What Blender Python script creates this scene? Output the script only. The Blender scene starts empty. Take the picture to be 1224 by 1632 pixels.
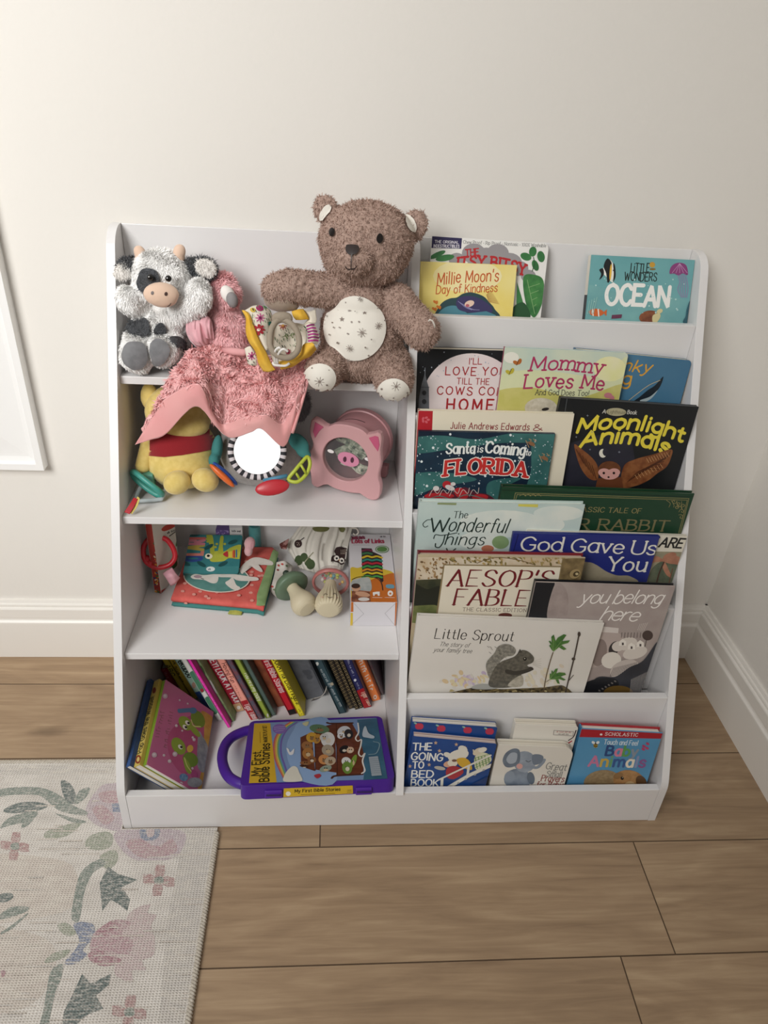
import bpy, bmesh, math, random
import numpy as np
from mathutils import Vector, Matrix, noise
from mathutils.bvhtree import BVHTree
from mathutils.geometry import tessellate_polygon
rnd = random.Random(7)
S = bpy.context.scene
COL = S.collection
# ---------------------------------------------------------------- camera
F = 1159.64
CP = Vector((0.30674, -1.10952, 1.03394))
CR = (1.012303, -0.055243, -0.055738)
cam = bpy.data.cameras.new('camera'); camo = bpy.data.objects.new('camera', cam); COL.objects.link(camo)
camo.location = CP; camo.rotation_euler = CR
cam.sensor_fit = 'VERTICAL'; cam.sensor_height = 36; cam.sensor_width = 27; cam.lens = F/1632*36
cam.clip_start = .01
S.camera = camo
# ---------------------------------------------------------------- light
wd = bpy.data.worlds.new('world'); S.world = wd; wd.use_nodes = True
wd.node_tree.nodes['Background'].inputs[0].default_value = (1, .97, .93, 1)
wd.node_tree.nodes['Background'].inputs[1].default_value = .07
def area(name, loc, target, sx, sy, power, color):
    l = bpy.data.lights.new(name, 'AREA'); l.shape = 'RECTANGLE'; l.size = sx; l.size_y = sy; l.energy = power; l.color = color
    o = bpy.data.objects.new(name, l); COL.objects.link(o); o.location = loc
    o.rotation_euler = (Vector(target)-Vector(loc)).to_track_quat('-Z', 'Y').to_euler()
    return o
area('window_daylight', (-.95, -2.05, 1.95), (-.45, 0, .95), 1.1, 1.2, 18, (1, .988, .968)).data.spread = math.radians(92)
area('ceiling_bounce', (-.5, -.9, 2.6), (-.1, -.2, .9), 1.8, 1.2, 6, (1, .98, .95))
area('mirror_front_fill', (.3, -3.3, 1.55), (.3, 0, .6), 1.0, .9, 3.2, (1, .98, .95))  # fill lamp added behind the camera, bright for the toy mirror to reflect
S.view_settings.view_transform = 'Standard'; S.view_settings.look = 'None'
S.view_settings.gamma = 1; S.view_settings.use_curve_mapping = False
S.view_settings.exposure = 0.08
# ---------------------------------------------------------------- pixel helpers (photo measurements -> points on real surfaces)
import mathutils
RM = mathutils.Euler(CR).to_matrix()
def ray(u, v): return RM @ Vector(((u-612)/F, -(v-816)/F, -1))
def ony(u, v, y): d = ray(u, v); return CP + d*((y-CP.y)/d.y)
def onx(u, v, x): d = ray(u, v); return CP + d*((x-CP.x)/d.x)
def onz(u, v, z): d = ray(u, v); return CP + d*((z-CP.z)/d.z)
def onp(u, v, p, n): d = ray(u, v); return CP + d*((p-CP).dot(n)/d.dot(n))
def w2p(p): c = RM.transposed() @ (p-CP); return (612+F*c.x/-c.z, 816-F*c.y/-c.z)
def pxm(p): return F/-((RM.transposed() @ (p-CP)).z)      # pixels per metre at p
# ---------------------------------------------------------------- materials
def lin(c):
    if isinstance(c, str):
        c = c.lstrip('#'); c = [int(c[i:i+2], 16)/255 for i in (0, 2, 4)]
    return tuple((x/12.92 if x <= .04045 else ((x+.055)/1.055)**2.4) for x in c[:3]) + (1,)
MC = {}
def mat(c, rough=.5, c2=None, scale=20, bump=0, bscale=200, metal=0, sheen=0, trans=0, coat=0, det=4, lo=.35, hi=.65, spec=.5, stretch=None, emit=0, alpha=1):
    key = (c, rough, c2, scale, bump, bscale, metal, sheen, trans, coat, det, lo, hi, spec, stretch, alpha)
    if key in MC: return MC[key]
    m = bpy.data.materials.new('surface'); m.use_nodes = True; MC[key] = m
    nt = m.node_tree; b = nt.nodes['Principled BSDF']
    b.inputs['Base Color'].default_value = lin(c); b.inputs['Roughness'].default_value = rough
    b.inputs['Metallic'].default_value = metal; b.inputs['Sheen Weight'].default_value = sheen
    b.inputs['Transmission Weight'].default_value = trans; b.inputs['Coat Weight'].default_value = coat
    b.inputs['Specular IOR Level'].default_value = spec; b.inputs['Alpha'].default_value = alpha
    m.diffuse_color = lin(c)
    if c2 or bump:
        tc = nt.nodes.new('ShaderNodeTexCoord'); mp = nt.nodes.new('ShaderNodeMapping')
        nt.links.new(tc.outputs['Object'], mp.inputs[0])
        if stretch: mp.inputs['Scale'].default_value = stretch
    if c2:
        n = nt.nodes.new('ShaderNodeTexNoise'); n.inputs['Scale'].default_value = scale; n.inputs['Detail'].default_value = det
        nt.links.new(mp.outputs[0], n.inputs['Vector'])
        r = nt.nodes.new('ShaderNodeValToRGB'); r.color_ramp.elements[0].position = lo; r.color_ramp.elements[1].position = hi
        r.color_ramp.elements[0].color = lin(c); r.color_ramp.elements[1].color = lin(c2)
        nt.links.new(n.outputs[0], r.inputs[0]); nt.links.new(r.outputs[0], b.inputs['Base Color'])
    if bump:
        n2 = nt.nodes.new('ShaderNodeTexNoise'); n2.inputs['Scale'].default_value = bscale; n2.inputs['Detail'].default_value = 3
        nt.links.new(mp.outputs[0], n2.inputs['Vector'])
        bp = nt.nodes.new('ShaderNodeBump'); bp.inputs['Strength'].default_value = bump; bp.inputs['Distance'].default_value = .002
        nt.links.new(n2.outputs[0], bp.inputs['Height']); nt.links.new(bp.outputs[0], b.inputs['Normal'])
    return m
# ---------------------------------------------------------------- objects
def props(o, label=None, cat=None, group=None, kind=None):
    if label: o['label'] = label
    if cat: o['category'] = cat
    if group: o['group'] = group
    if kind: o['kind'] = kind
    return o
def empty(name, loc, label, cat, group=None):
    o = bpy.data.objects.new(name, None); COL.objects.link(o); o.location = loc; o.empty_display_size = .02
    return props(o, label, cat, group)
class MB:
    """collects geometry and links it as one mesh object"""
    def __init__(s): s.v = []; s.f = []; s.m = []; s.mats = []
    def mi(s, m):
        if m not in s.mats: s.mats.append(m)
        return s.mats.index(m)
    def add(s, vs, fs, m):
        k = len(s.v); i = s.mi(m)
        s.v += [tuple(v) for v in vs]
        for f in fs: s.f.append(tuple(k+j for j in f)); s.m.append(i)
    def box(s, a, b, m, M=None):
        x0, y0, z0 = a; x1, y1, z1 = b
        vs = [Vector(p) for p in ((x0,y0,z0),(x1,y0,z0),(x1,y1,z0),(x0,y1,z0),(x0,y0,z1),(x1,y0,z1),(x1,y1,z1),(x0,y1,z1))]
        if M: vs = [M @ v for v in vs]
        s.add(vs, [(0,3,2,1),(4,5,6,7),(0,1,5,4),(1,2,6,5),(2,3,7,6),(3,0,4,7)], m)
    def prism(s, pts, ext, m, m2=None):
        """closed polygon pts (3D, ordered) extruded along vector ext"""
        n = len(pts); ext = Vector(ext); P = [Vector(p) for p in pts]
        tri = tessellate_polygon([P])
        nrm = Vector((0, 0, 0))
        for i in range(n): nrm += P[i].cross(P[(i+1) % n])
        out = nrm.dot(ext) < 0
        top = P if out else P[::-1]
        s.add(P + [p+ext for p in P], [], m)
        k = len(s.v) - 2*n; i0 = s.mi(m); i1 = s.mi(m2 or m)
        for t in tri:
            a, b, c = t
            tn = (P[b]-P[a]).cross(P[c]-P[a])
            if tn.dot(ext) > 0: a, c = c, a
            s.f.append((k+a, k+b, k+c)); s.m.append(i0)
            s.f.append((k+n+c, k+n+b, k+n+a)); s.m.append(i0)
        for i in range(n):
            j = (i+1) % n
            q = (k+i, k+j, k+n+j, k+n+i)
            if not out: q = q[::-1]
            s.f.append(q[::-1] if out else q[::-1]); s.m.append(i1)
    def tube(s, pts, r, m, n=10, closed=False, cap=True):
        P = [Vector(p) for p in pts]; N = len(P)
        rs = r if isinstance(r, (list, tuple)) else [r]*N
        rings = []; up = None
        for i in range(N):
            t = (P[(i+1) % N]-P[i-1]) if closed else (P[min(i+1, N-1)]-P[max(i-1, 0)])
            t.normalize()
            if up is None: up = t.orthogonal().normalized()
            else: up = (up - t*up.dot(t)).normalized()
            b = t.cross(up)
            rings.append([P[i] + (up*math.cos(a)+b*math.sin(a))*rs[i] for a in [2*math.pi*j/n for j in range(n)]])
        vs = [v for rg in rings for v in rg]; fs = []
        for i in range(N if closed else N-1):
            o1 = i*n; o2 = ((i+1) % N)*n
            sh = 0
            if closed and i == N-1:
                sh = min(range(n), key=lambda q: (rings[0][q]-rings[i][0]).length)
            for j in range(n): fs.append((o1+j, o1+(j+1) % n, o2+(j+1+sh) % n, o2+(j+sh) % n))
        if not closed and cap: fs.append(tuple(range(n))[::-1]); fs.append(tuple((N-1)*n+j for j in range(n)))
        s.add(vs, fs, m)
    def lathe(s, prof, m, M, n=40, flute=None, cap=True):
        """profile [(r, z)] turned about local z, placed by matrix M"""
        vs = []
        for r, z in prof:
            for j in range(n):
                a = 2*math.pi*j/n
                rr = r*(1+(flute(j, n, z) if flute else 0))
                vs.append(M @ Vector((rr*math.cos(a), rr*math.sin(a), z)))
        fs = []
        for i in range(len(prof)-1):
            for j in range(n): fs.append((i*n+j, i*n+(j+1) % n, (i+1)*n+(j+1) % n, (i+1)*n+j))
        if cap and prof[0][0] > 1e-6: fs.append(tuple(range(n))[::-1])
        if cap and prof[-1][0] > 1e-6: fs.append(tuple((len(prof)-1)*n+j for j in range(n)))
        s.add(vs, fs, m)
    def ball(s, c, r, m, seg=16, rings=10, M=None):
        r = r if isinstance(r, (tuple, list)) else (r, r, r)
        vs = []
        for i in range(rings+1):
            t = math.pi*i/rings
            for j in range(seg):
                a = 2*math.pi*j/seg
                p = Vector((r[0]*math.sin(t)*math.cos(a), r[1]*math.sin(t)*math.sin(a), -r[2]*math.cos(t)))
                if M: p = M @ p
                vs.append(Vector(c)+p)
        fs = [(i*seg+j, i*seg+(j+1) % seg, (i+1)*seg+(j+1) % seg, (i+1)*seg+j) for i in range(rings) for j in range(seg)]
        s.add(vs, fs, m)
    def build(s, name, parent=None, smooth=False, bevel=0, M=None, auto=None, seg=2, weld=False):
        me = bpy.data.meshes.new(name); me.from_pydata(s.v, [], s.f); me.validate(verbose=False)
        for m in s.mats: me.materials.append(m)
        if len(me.polygons) == len(s.m): me.polygons.foreach_set('material_index', s.m)
        if weld:
            bm = bmesh.new(); bm.from_mesh(me); bmesh.ops.remove_doubles(bm, verts=bm.verts, dist=1e-5)
            bmesh.ops.recalc_face_normals(bm, faces=bm.faces); bm.to_mesh(me); bm.free()
        if smooth: me.polygons.foreach_set('use_smooth', [True]*len(me.polygons))
        if smooth and auto: me.set_sharp_from_angle(angle=math.radians(auto))
        o = bpy.data.objects.new(name, me); COL.objects.link(o)
        if parent:
            o.parent = parent; pm = Matrix.Translation(parent.location) @ parent.rotation_euler.to_matrix().to_4x4()
            o.matrix_parent_inverse = pm.inverted()
        if M: o.matrix_world = M
        if bevel:
            md = o.modifiers.new('bevel', 'BEVEL'); md.width = bevel; md.segments = seg; md.limit_method = 'ANGLE'; md.angle_limit = math.radians(40)
        return o
def catmull(P, k=8, closed=False):
    P = [tuple(p) for p in P]; N = len(P); out = []
    if N < 3 and not closed: return P
    D = len(P[0])
    rng = range(N if closed else N-1)
    for i in rng:
        p1 = P[i]; p2 = P[(i+1) % N]
        p0 = P[i-1] if (closed or i > 0) else tuple(2*a-b for a, b in zip(p1, p2))
        p3 = P[(i+2) % N] if (closed or i+2 < N) else tuple(2*a-b for a, b in zip(p2, p1))
        for q in range(k):
            t = q/k
            out.append(tuple(.5*((2*p1[d])+(-p0[d]+p2[d])*t+(2*p0[d]-5*p1[d]+4*p2[d]-p3[d])*t*t+(-p0[d]+3*p1[d]-3*p2[d]+p3[d])*t**3) for d in range(D)))
    if not closed: out.append(P[-1])
    return out
# ---------------------------------------------------------------- drawn letters (strokes on a 7 unit cap height)
GL = {
'A':(5,"0,0 2.5,7 5,0;1,2.4 4,2.4"),'B':(4.2,"0,0 0,7;~0,7 1.6,7 3.1,6.6 3.5,5.4 3,4.2 1.6,3.8 0,3.8;~0,3.8 2,3.8 3.7,3.2 4.2,1.9 3.6,.6 2,0 0,0"),
'C':(4.7,"~4.6,5.7 3.6,6.8 2.4,7 .8,5.9 .1,3.5 .8,1.1 2.4,0 3.7,.2 4.7,1.4"),'D':(4.8,"0,0 0,7;~0,7 1.6,7 3.6,6.3 4.8,3.5 3.6,.7 1.6,0 0,0"),
'E':(3.9,"3.9,7 0,7 0,0 4,0;0,3.6 3.1,3.6"),'F':(3.7,"3.8,7 0,7 0,0;0,3.6 3,3.6"),
'G':(4.9,"~4.6,5.7 3.6,6.8 2.4,7 .8,5.9 .1,3.5 .8,1.1 2.4,0 3.9,.3 4.8,1.5;4.8,1.4 4.8,3.1 3,3.1"),'H':(4.4,"0,0 0,7;4.4,0 4.4,7;0,3.6 4.4,3.6"),
'I':(.6,"0.3,0 0.3,7"),'J':(2.8,"~2.6,7 2.6,4 2.5,1.4 1.6,.1 .5,.1 0,1"),'K':(4.2,"0,0 0,7;4,7 0,2.8;1.3,4.1 4.3,0"),'L':(3.7,"0,7 0,0 3.8,0"),
'M':(5.6,"0,0 .3,7 2.8,1.3 5.3,7 5.6,0"),'N':(4.5,"0,0 0,7 4.5,0 4.5,7"),'O':(5.2,"~2.6,7 .8,6 0,3.5 .8,1 2.6,0 4.4,1 5.2,3.5 4.4,6 2.6,7"),
'P':(4,"0,0 0,7;~0,7 2,7 3.5,6.5 4,5.2 3.5,3.8 2,3.3 0,3.3"),'Q':(5.2,"~2.6,7 .8,6 0,3.5 .8,1 2.6,0 4.4,1 5.2,3.5 4.4,6 2.6,7;3.2,1.8 5,-.4"),
'R':(4.3,"0,0 0,7;~0,7 2,7 3.5,6.5 4,5.2 3.5,3.8 2,3.4 0,3.4;1.9,3.4 4.3,0"),'S':(4.2,"~4,5.8 3.1,6.9 1.7,7 .5,6.1 .5,4.7 1.7,3.9 3,3.2 4.1,2.1 3.9,.8 2.6,0 1.2,.1 .1,1.3"),
'T':(4.8,"0,7 4.8,7;2.4,7 2.4,0"),'U':(4.4,"~0,7 0,4.5 0,2 .7,.5 2.2,0 3.7,.5 4.4,2 4.4,4.5 4.4,7"),'V':(4.8,"0,7 2.4,0 4.8,7"),'W':(6.8,"0,7 1.7,0 3.4,6 5.1,0 6.8,7"),
'X':(4.4,"0,7 4.4,0;4.4,7 0,0"),'Y':(4.6,"0,7 2.3,3.4 4.6,7;2.3,3.4 2.3,0"),'Z':(4.2,"0,7 4.2,7 0,0 4.2,0"),
'a':(3.4,"~3.3,4 2.3,4.8 1,4.6 .1,3.2 .1,1.6 1,.1 2.3,.1 3.3,1.4;3.3,4.8 3.3,0"),'b':(3.5,"0,7.2 0,0;~0,3.4 1,4.7 2.3,4.7 3.4,3.3 3.4,1.5 2.3,.1 1,.1 0,1.3"),
'c':(3.1,"~3,4 2,4.8 .9,4.5 .1,3.2 .1,1.6 .9,.2 2,0 3.1,.9"),'d':(3.5,"3.4,7.2 3.4,0;~3.4,3.4 2.4,4.7 1.1,4.7 0,3.3 0,1.5 1.1,.1 2.4,.1 3.4,1.3"),
'e':(3.3,"~.1,2.4 1.7,2.45 3.2,2.6 3.1,3.8 1.9,4.8 .7,4.4 .05,2.8 .3,1 1.4,.05 2.4,.1 3.2,.9"),'f':(2.2,"~2.5,6.6 1.7,7.2 1,6.6 .9,5 .9,2.5 .9,0;0,4.6 2.1,4.6"),
'g':(3.4,"~3.3,4 2.3,4.8 1,4.6 .1,3.2 .1,1.8 1,.4 2.3,.4 3.3,1.7;~3.3,4.8 3.3,2 3.3,-.6 2.6,-2 1.2,-2.2 .2,-1.5"),'h':(3.3,"0,7.2 0,0;~0,3 .8,4.4 2,4.8 3.1,4 3.3,2.6 3.3,0"),
'i':(.6,"0.3,4.7 0.3,0;.3,6.5 .3,6.7"),'j':(1.2,"~1,4.7 1,1.5 .9,-1.2 .1,-2.1 -.6,-1.8;1,6.5 1,6.7"),'k':(3.2,"0,7.2 0,0;3,4.7 0,1.8;1,2.8 3.3,0"),'l':(.6,".3,7.2 .3,0"),
'm':(5.5,"0,4.7 0,0;~0,3.2 .7,4.4 1.6,4.8 2.6,4.1 2.75,2.8 2.75,0;~2.75,3.2 3.4,4.4 4.4,4.8 5.3,4.1 5.5,2.8 5.5,0"),'n':(3.3,"0,4.7 0,0;~0,3.1 .8,4.4 2,4.8 3.1,4 3.3,2.6 3.3,0"),
'o':(3.6,"~1.8,4.8 .5,4.1 0,2.4 .5,.7 1.8,0 3.1,.7 3.6,2.4 3.1,4.1 1.8,4.8"),'p':(3.5,"0,4.7 0,-2.4;~0,3.4 1,4.7 2.3,4.7 3.4,3.3 3.4,1.5 2.3,.1 1,.1 0,1.3"),
'q':(3.5,"3.4,4.7 3.4,-2.4;~3.4,3.4 2.4,4.7 1.1,4.7 0,3.3 0,1.5 1.1,.1 2.4,.1 3.4,1.3"),'r':(2.2,"0,4.7 0,0;~0,3 .6,4.2 1.4,4.8 2.3,4.6"),
's':(2.9,"~2.8,4 2,4.8 .9,4.7 .2,3.8 .6,2.9 1.5,2.5 2.6,1.9 2.8,.9 2,.05 .9,.05 0,.9"),'t':(2.2,"~1,6.4 1,4 1,1.6 1.3,.4 2,.1 2.4,.4;0,4.6 2.2,4.6"),
'u':(3.3,"~0,4.7 0,2.8 .1,1.2 .9,.1 1.9,.1 2.8,.8 3.3,1.8;3.3,4.7 3.3,0"),'v':(3.2,"0,4.7 1.6,0 3.2,4.7"),'w':(4.8,"0,4.7 1.2,0 2.4,4.2 3.6,0 4.8,4.7"),'x':(3.1,"0,4.7 3.1,0;3.1,4.7 0,0"),
'y':(3.3,"0,4.7 1.7,.2;~3.3,4.7 2.2,1.6 1.3,-1.2 .5,-2.2 -.3,-2.1"),'z':(3,"0,4.7 3,4.7 0,0 3,0"),
'0':(4,"~2,7 .6,6 0,3.5 .6,1 2,0 3.4,1 4,3.5 3.4,6 2,7"),'1':(1.6,"0,5.6 1.3,7 1.3,0"),'2':(4,"~.2,5.4 .9,6.8 2.3,7 3.7,6 3.6,4.5 2,2.3 0,0;0,0 4,0"),
'5':(4,"3.6,7 .6,7 .3,4;~.3,4 2,4.4 3.7,3.6 4,2 3.2,.5 1.6,0 0,.9"),'!':(.6,".3,7 .3,2;.3,.3 .3,0"),"'":(.6,".4,7 .2,5.3"),'.':(.6,".3,.3 .3,0"),'*':(1,"~.5,3 .1,2.6 .5,2.2 .9,2.6 .5,3"),
'-':(2,"0,2.6 2,2.6"),'%':(5,"5,7 0,0;~1,7 .2,6 1,5 1.8,6 1,7;~4,2 3.2,1 4,0 4.8,1 4,2"),'&':(5,"~5,.2 2.4,3.4 1,5.4 1.4,6.7 2.6,6.9 3.1,5.6 2,4.2 .6,2.6 .4,1 1.6,0 3.2,.4 4.6,3"),
'?':(3.4,"~0,5.6 .8,6.9 2.2,7 3.3,5.9 2.8,4.5 1.8,3.5 1.6,2;1.6,.3 1.6,0"),'(':(1.4,"~1.2,7.4 .2,5.4 0,3.2 .4,1 1.3,-.6"),')':(1.4,"~.1,7.4 1.1,5.4 1.3,3.2 .9,1 0,-.6"),',':(.6,".4,.4 0,-1"),
}
def letters(txt, track=1.5, space=3, slant=0, serif=0, upper=1.0):
    """-> total advance, list of (char index, stroke points)"""
    x = 0; out = []
    for ci, ch in enumerate(txt):
        if ch == ' ': x += space; continue
        if ch not in GL: continue
        adv, st = GL[ch]
        top = 7 if (ch.isupper() or ch.isdigit()) else 4.7
        for s in st.split(';'):
            sm = s[0] == '~'
            P = [tuple(float(q) for q in p.split(',')) for p in s.lstrip('~').split()]
            if sm: P = catmull(P, 5)
            out.append((ci, [(x+px+slant*py, py) for px, py in P]))
            if serif and ch not in ".!'*&,-":
                for e, nb in ((P[0], P[1]), (P[-1], P[-2])):
                    if abs(e[0]-nb[0]) < .9*abs(e[1]-nb[1]) and (abs(e[1]) < .1 or abs(e[1]-top) < .15 or e[1] > 6.9):
                        a = serif
                        if e[1] > .2 and ch in 'hklbdnmrpuij': out.append((ci, [(x+e[0]-a+slant*e[1], e[1]), (x+e[0]+slant*e[1], e[1])]))
                        else: out.append((ci, [(x+e[0]-a+slant*e[1], e[1]), (x+e[0]+a+slant*e[1], e[1])]))
        x += adv+track
    return max(x-track, .1), out
def ribbon(P, w, contrast=0, n=7):
    """quads of one stroke, joined edge to edge, with round ends"""
    Q = [P[0]]
    for p in P[1:]:
        if math.hypot(p[0]-Q[-1][0], p[1]-Q[-1][1]) > w*.04: Q.append(p)
    if len(Q) < 2: return [[(P[0][0]+w/2*math.cos(2*math.pi*k/n), P[0][1]+w/2*math.sin(2*math.pi*k/n)) for k in range(n)]]
    N = len(Q); D = []
    for a, b in zip(Q, Q[1:]):
        L = math.hypot(b[0]-a[0], b[1]-a[1]); D.append(((b[0]-a[0])/L, (b[1]-a[1])/L))
    wd = lambda d: w*((1-contrast)+contrast*abs(d[1]))/2
    closed = math.hypot(P[0][0]-P[-1][0], P[0][1]-P[-1][1]) < w*.05 and N > 4
    out = []; left = []; right = []
    def flush():
        for i in range(len(left)-1): out.append([right[i], right[i+1], left[i+1], left[i]])
    for i in range(N):
        d0 = D[i-1] if i > 0 else (D[-1] if closed else None); d1 = D[i] if i < N-1 else (D[0] if closed else None)
        p = Q[i]
        if d0 is None or d1 is None:
            d = d0 or d1; h = wd(d); left.append((p[0]-d[1]*h, p[1]+d[0]*h)); right.append((p[0]+d[1]*h, p[1]-d[0]*h)); continue
        dot = d0[0]*d1[0]+d0[1]*d1[1]
        m = (d0[0]+d1[0], d0[1]+d1[1]); L = math.hypot(*m); h = (wd(d0)+wd(d1))/2
        if dot > -.2 and L > .1:
            m = (m[0]/L, m[1]/L); k = h/max(.5, math.sqrt((1+dot)/2))
            left.append((p[0]-m[1]*k, p[1]+m[0]*k)); right.append((p[0]+m[1]*k, p[1]-m[0]*k))
        else:
            h = wd(d0); e = (p[0]+d0[0]*h*.6, p[1]+d0[1]*h*.6)
            left.append((e[0]-d0[1]*h, e[1]+d0[0]*h)); right.append((e[0]+d0[1]*h, e[1]-d0[0]*h)); flush()
            left.clear(); right.clear(); h = wd(d1)
            left.append((p[0]-d1[1]*h, p[1]+d1[0]*h)); right.append((p[0]+d1[1]*h, p[1]-d1[0]*h))
            out.append(None)
    flush()
    if not closed:
        for p, d, sg in ((Q[0], D[0], -1), (Q[-1], D[-1], 1)):
            h = wd(d); dx, dy = d[0]*sg, d[1]*sg
            cap = [(p[0]+h*(math.cos(t)*-dy*-1+math.sin(t)*dx), p[1]+h*(math.cos(t)*dx*-1+math.sin(t)*dy)) for t in [math.pi*k/5 for k in range(6)]]
            out.append(cap[::-1])
    return out
class Sheet:
    """flat printed artwork: polygons in (a, b) metres on a plane, stacked in thin ink layers"""
    def __init__(s, o, ax, up, size=None, dz=.00003):
        s.o = o; s.ax = ax.normalized(); s.up = up.normalized(); s.n = s.ax.cross(s.up).normalized()
        s.size = size; s.items = []; s.k = 0; s.dz = dz; s.sub = 0
    def px(s, u, v):
        p = onp(u, v, s.o, s.n)-s.o
        return (p.dot(s.ax), p.dot(s.up))
    def scale(s, u, v):
        a = s.px(u, v); b = s.px(u+1, v); c = s.px(u, v-1)
        return math.hypot(b[0]-a[0], b[1]-a[1]), math.hypot(c[0]-a[0], c[1]-a[1])
    def clip(s, P):
        if not s.size: return P
        e = .0004
        for ax, lim, sg in ((0, e, 1), (0, s.size[0]-e, -1), (1, e, 1), (1, s.size[1]-e, -1)):
            Q = []
            for i in range(len(P)):
                a, b = P[i-1], P[i]; da = (a[ax]-lim)*sg; db = (b[ax]-lim)*sg
                if (da >= 0) != (db >= 0):
                    t = da/(da-db); Q.append(tuple(a[j]+t*(b[j]-a[j]) for j in (0, 1)))
                if db >= 0: Q.append(b)
            P = Q
            if len(P) < 3: return []
        return P
    def emit(s, polys, m, sep=False):
        s.k += 1
        for j, P in enumerate(polys):
            if P is None: s.sub = (s.sub+1) % 8; continue
            P = s.clip(P)
            if len(P) >= 3: s.items.append((s.k+s.sub/8, P, m))
            if sep: s.sub = (s.sub+1) % 8
    # every call below takes photo pixels, projected on the sheet
    def poly(s, c, pts, smooth=False, **kw):
        if smooth: pts = catmull(pts, 6, True)
        s.emit([[s.px(*p) for p in pts]], kw.get('m') or mat(c, kw.get('rough', .45), **{k: v for k, v in kw.items() if k not in ('rough', 'm')}))
    def line(s, c, w, pts, smooth=False, rough=.45, contrast=0):
        if smooth: pts = catmull(pts, 6)
        k = s.scale(*pts[0])[0]
        s.emit(ribbon([s.px(*p) for p in pts], w*k, contrast), mat(c, rough))
    def disc(s, c, u, v, ru, rv=None, rot=0, n=20, **kw):
        rv = rv or ru; cr, sr = math.cos(math.radians(rot)), math.sin(math.radians(rot))
        pts = [(ru*math.cos(2*math.pi*i/n), rv*math.sin(2*math.pi*i/n)) for i in range(n)]
        s.poly(c, [(u+a*cr-b*sr, v+a*sr+b*cr) for a, b in pts], **kw)
    def dots(s, c, n, box, r, seed=1, r2=None):
        R = random.Random(seed); L = []
        for _ in range(n):
            u = R.uniform(box[0], box[2]); v = R.uniform(box[1], box[3]); q = R.uniform(r, r2 or r)
            L.append([s.px(u+q*math.cos(2*math.pi*i/8), v+q*math.sin(2*math.pi*i/8)) for i in range(8)])
        s.emit(L, mat(c, .45), True)
    def star(s, c, u, v, r, n=5, inner=.45):
        s.poly(c, [(u+(r if i % 2 == 0 else r*inner)*math.sin(math.pi*i/n), v-(r if i % 2 == 0 else r*inner)*math.cos(math.pi*i/n)) for i in range(2*n)])
    def text(s, t, c, a, b, h, w=.9, contrast=0, slant=0, serif=0, track=1.5, space=3, arc=0, jit=0, colors=None, outline=None, seed=3, wide=None):
        """t runs along the baseline from pixel a to pixel b, capitals h pixels high"""
        adv, st = letters(t, track, space, slant, serif)
        A = s.px(*a); B = s.px(*b); L = math.hypot(B[0]-A[0], B[1]-A[1])
        ex = ((B[0]-A[0])/L, (B[1]-A[1])/L); ey = (-ex[1], ex[0])
        sx = L/adv; sy = h*s.scale(*a)[1]/7; arc = arc*s.scale(*a)[1]
        R = random.Random(seed); J = [(R.uniform(-jit, jit), R.uniform(-jit, jit)) for _ in t]
        def mp(P, ci):
            out = []
            for x, y in P:
                q = x/adv
                yy = (y + J[ci][0])*sy + arc*4*q*(1-q); xx = x*sx
                out.append((A[0]+ex[0]*xx+ey[0]*yy, A[1]+ex[1]*xx+ey[1]*yy))
            return out
        if outline: s.emit([q for ci, P in st for q in ribbon(mp(P, ci), w*1.0*sy+2*outline[1]*s.scale(*a)[1], contrast*.5)+[None]], mat(outline[0], .45))
        if colors:
            s.k += 1
            for i in range(len(t)):
                polys = [q for ci, P in st if ci == i for q in ribbon(mp(P, ci), w*sy, contrast)+[None]]
                s.k -= 1; s.emit(polys, mat(colors[i % len(colors)], .45))
        else: s.emit([q for ci, P in st for q in ribbon(mp(P, ci), w*sy, contrast)+[None]], mat(c, .45))
    def marks(s, c, a, b, h, w=.9, seed=1):
        """print too small to read in the photo: letter-sized strokes along a line, with gaps between words"""
        R = random.Random(seed); L = math.hypot(b[0]-a[0], b[1]-a[1]); d = ((b[0]-a[0])/L, (b[1]-a[1])/L); p = (d[1], -d[0]); x = 0
        polys = []
        while x < L-h*.3:
            for _ in range(R.randint(3, 6)):
                if x > L-h*.3: break
                t = R.uniform(.45, .9)*h; k = R.uniform(-.15, .15)*h
                q = [(a[0]+d[0]*x, a[1]+d[1]*x), (a[0]+d[0]*(x+k)+p[0]*t, a[1]+d[1]*(x+k)+p[1]*t)]
                if R.random() < .6: q.append((q[1][0]+d[0]*h*.28-p[0]*h*.1, q[1][1]+d[1]*h*.28-p[1]*h*.1))
                polys += ribbon([s.px(*z) for z in q], w*s.scale(*a)[0])+[None]; x += h*.55
            x += h*.5
        s.emit(polys, mat(c, .45))
    def into(s, mb, lift=.00006):
        s.dz = min(s.dz, .0011/(s.k+1))
        for k, P, m in s.items:
            P2 = []
            for p in P:
                if not P2 or math.hypot(p[0]-P2[-1][0], p[1]-P2[-1][1]) > 1e-7: P2.append(p)
            if len(P2) < 3: continue
            off = s.n*(lift+s.dz*k)
            V3 = [s.o+s.ax*p[0]+s.up*p[1]+off for p in P2]
            conv = len(P2) <= 4
            if conv: tris = [tuple(range(len(P2)))]
            else: tris = [tuple(t) for t in tessellate_polygon([[Vector((p[0], p[1], 0)) for p in P2]])]
            fs = []
            for t in tris:
                nn = (V3[t[1]]-V3[t[0]]).cross(V3[t[2]]-V3[t[0]])
                fs.append(t if nn.dot(s.n) > 0 else t[::-1])
            mb.add(V3, fs, m)
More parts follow.
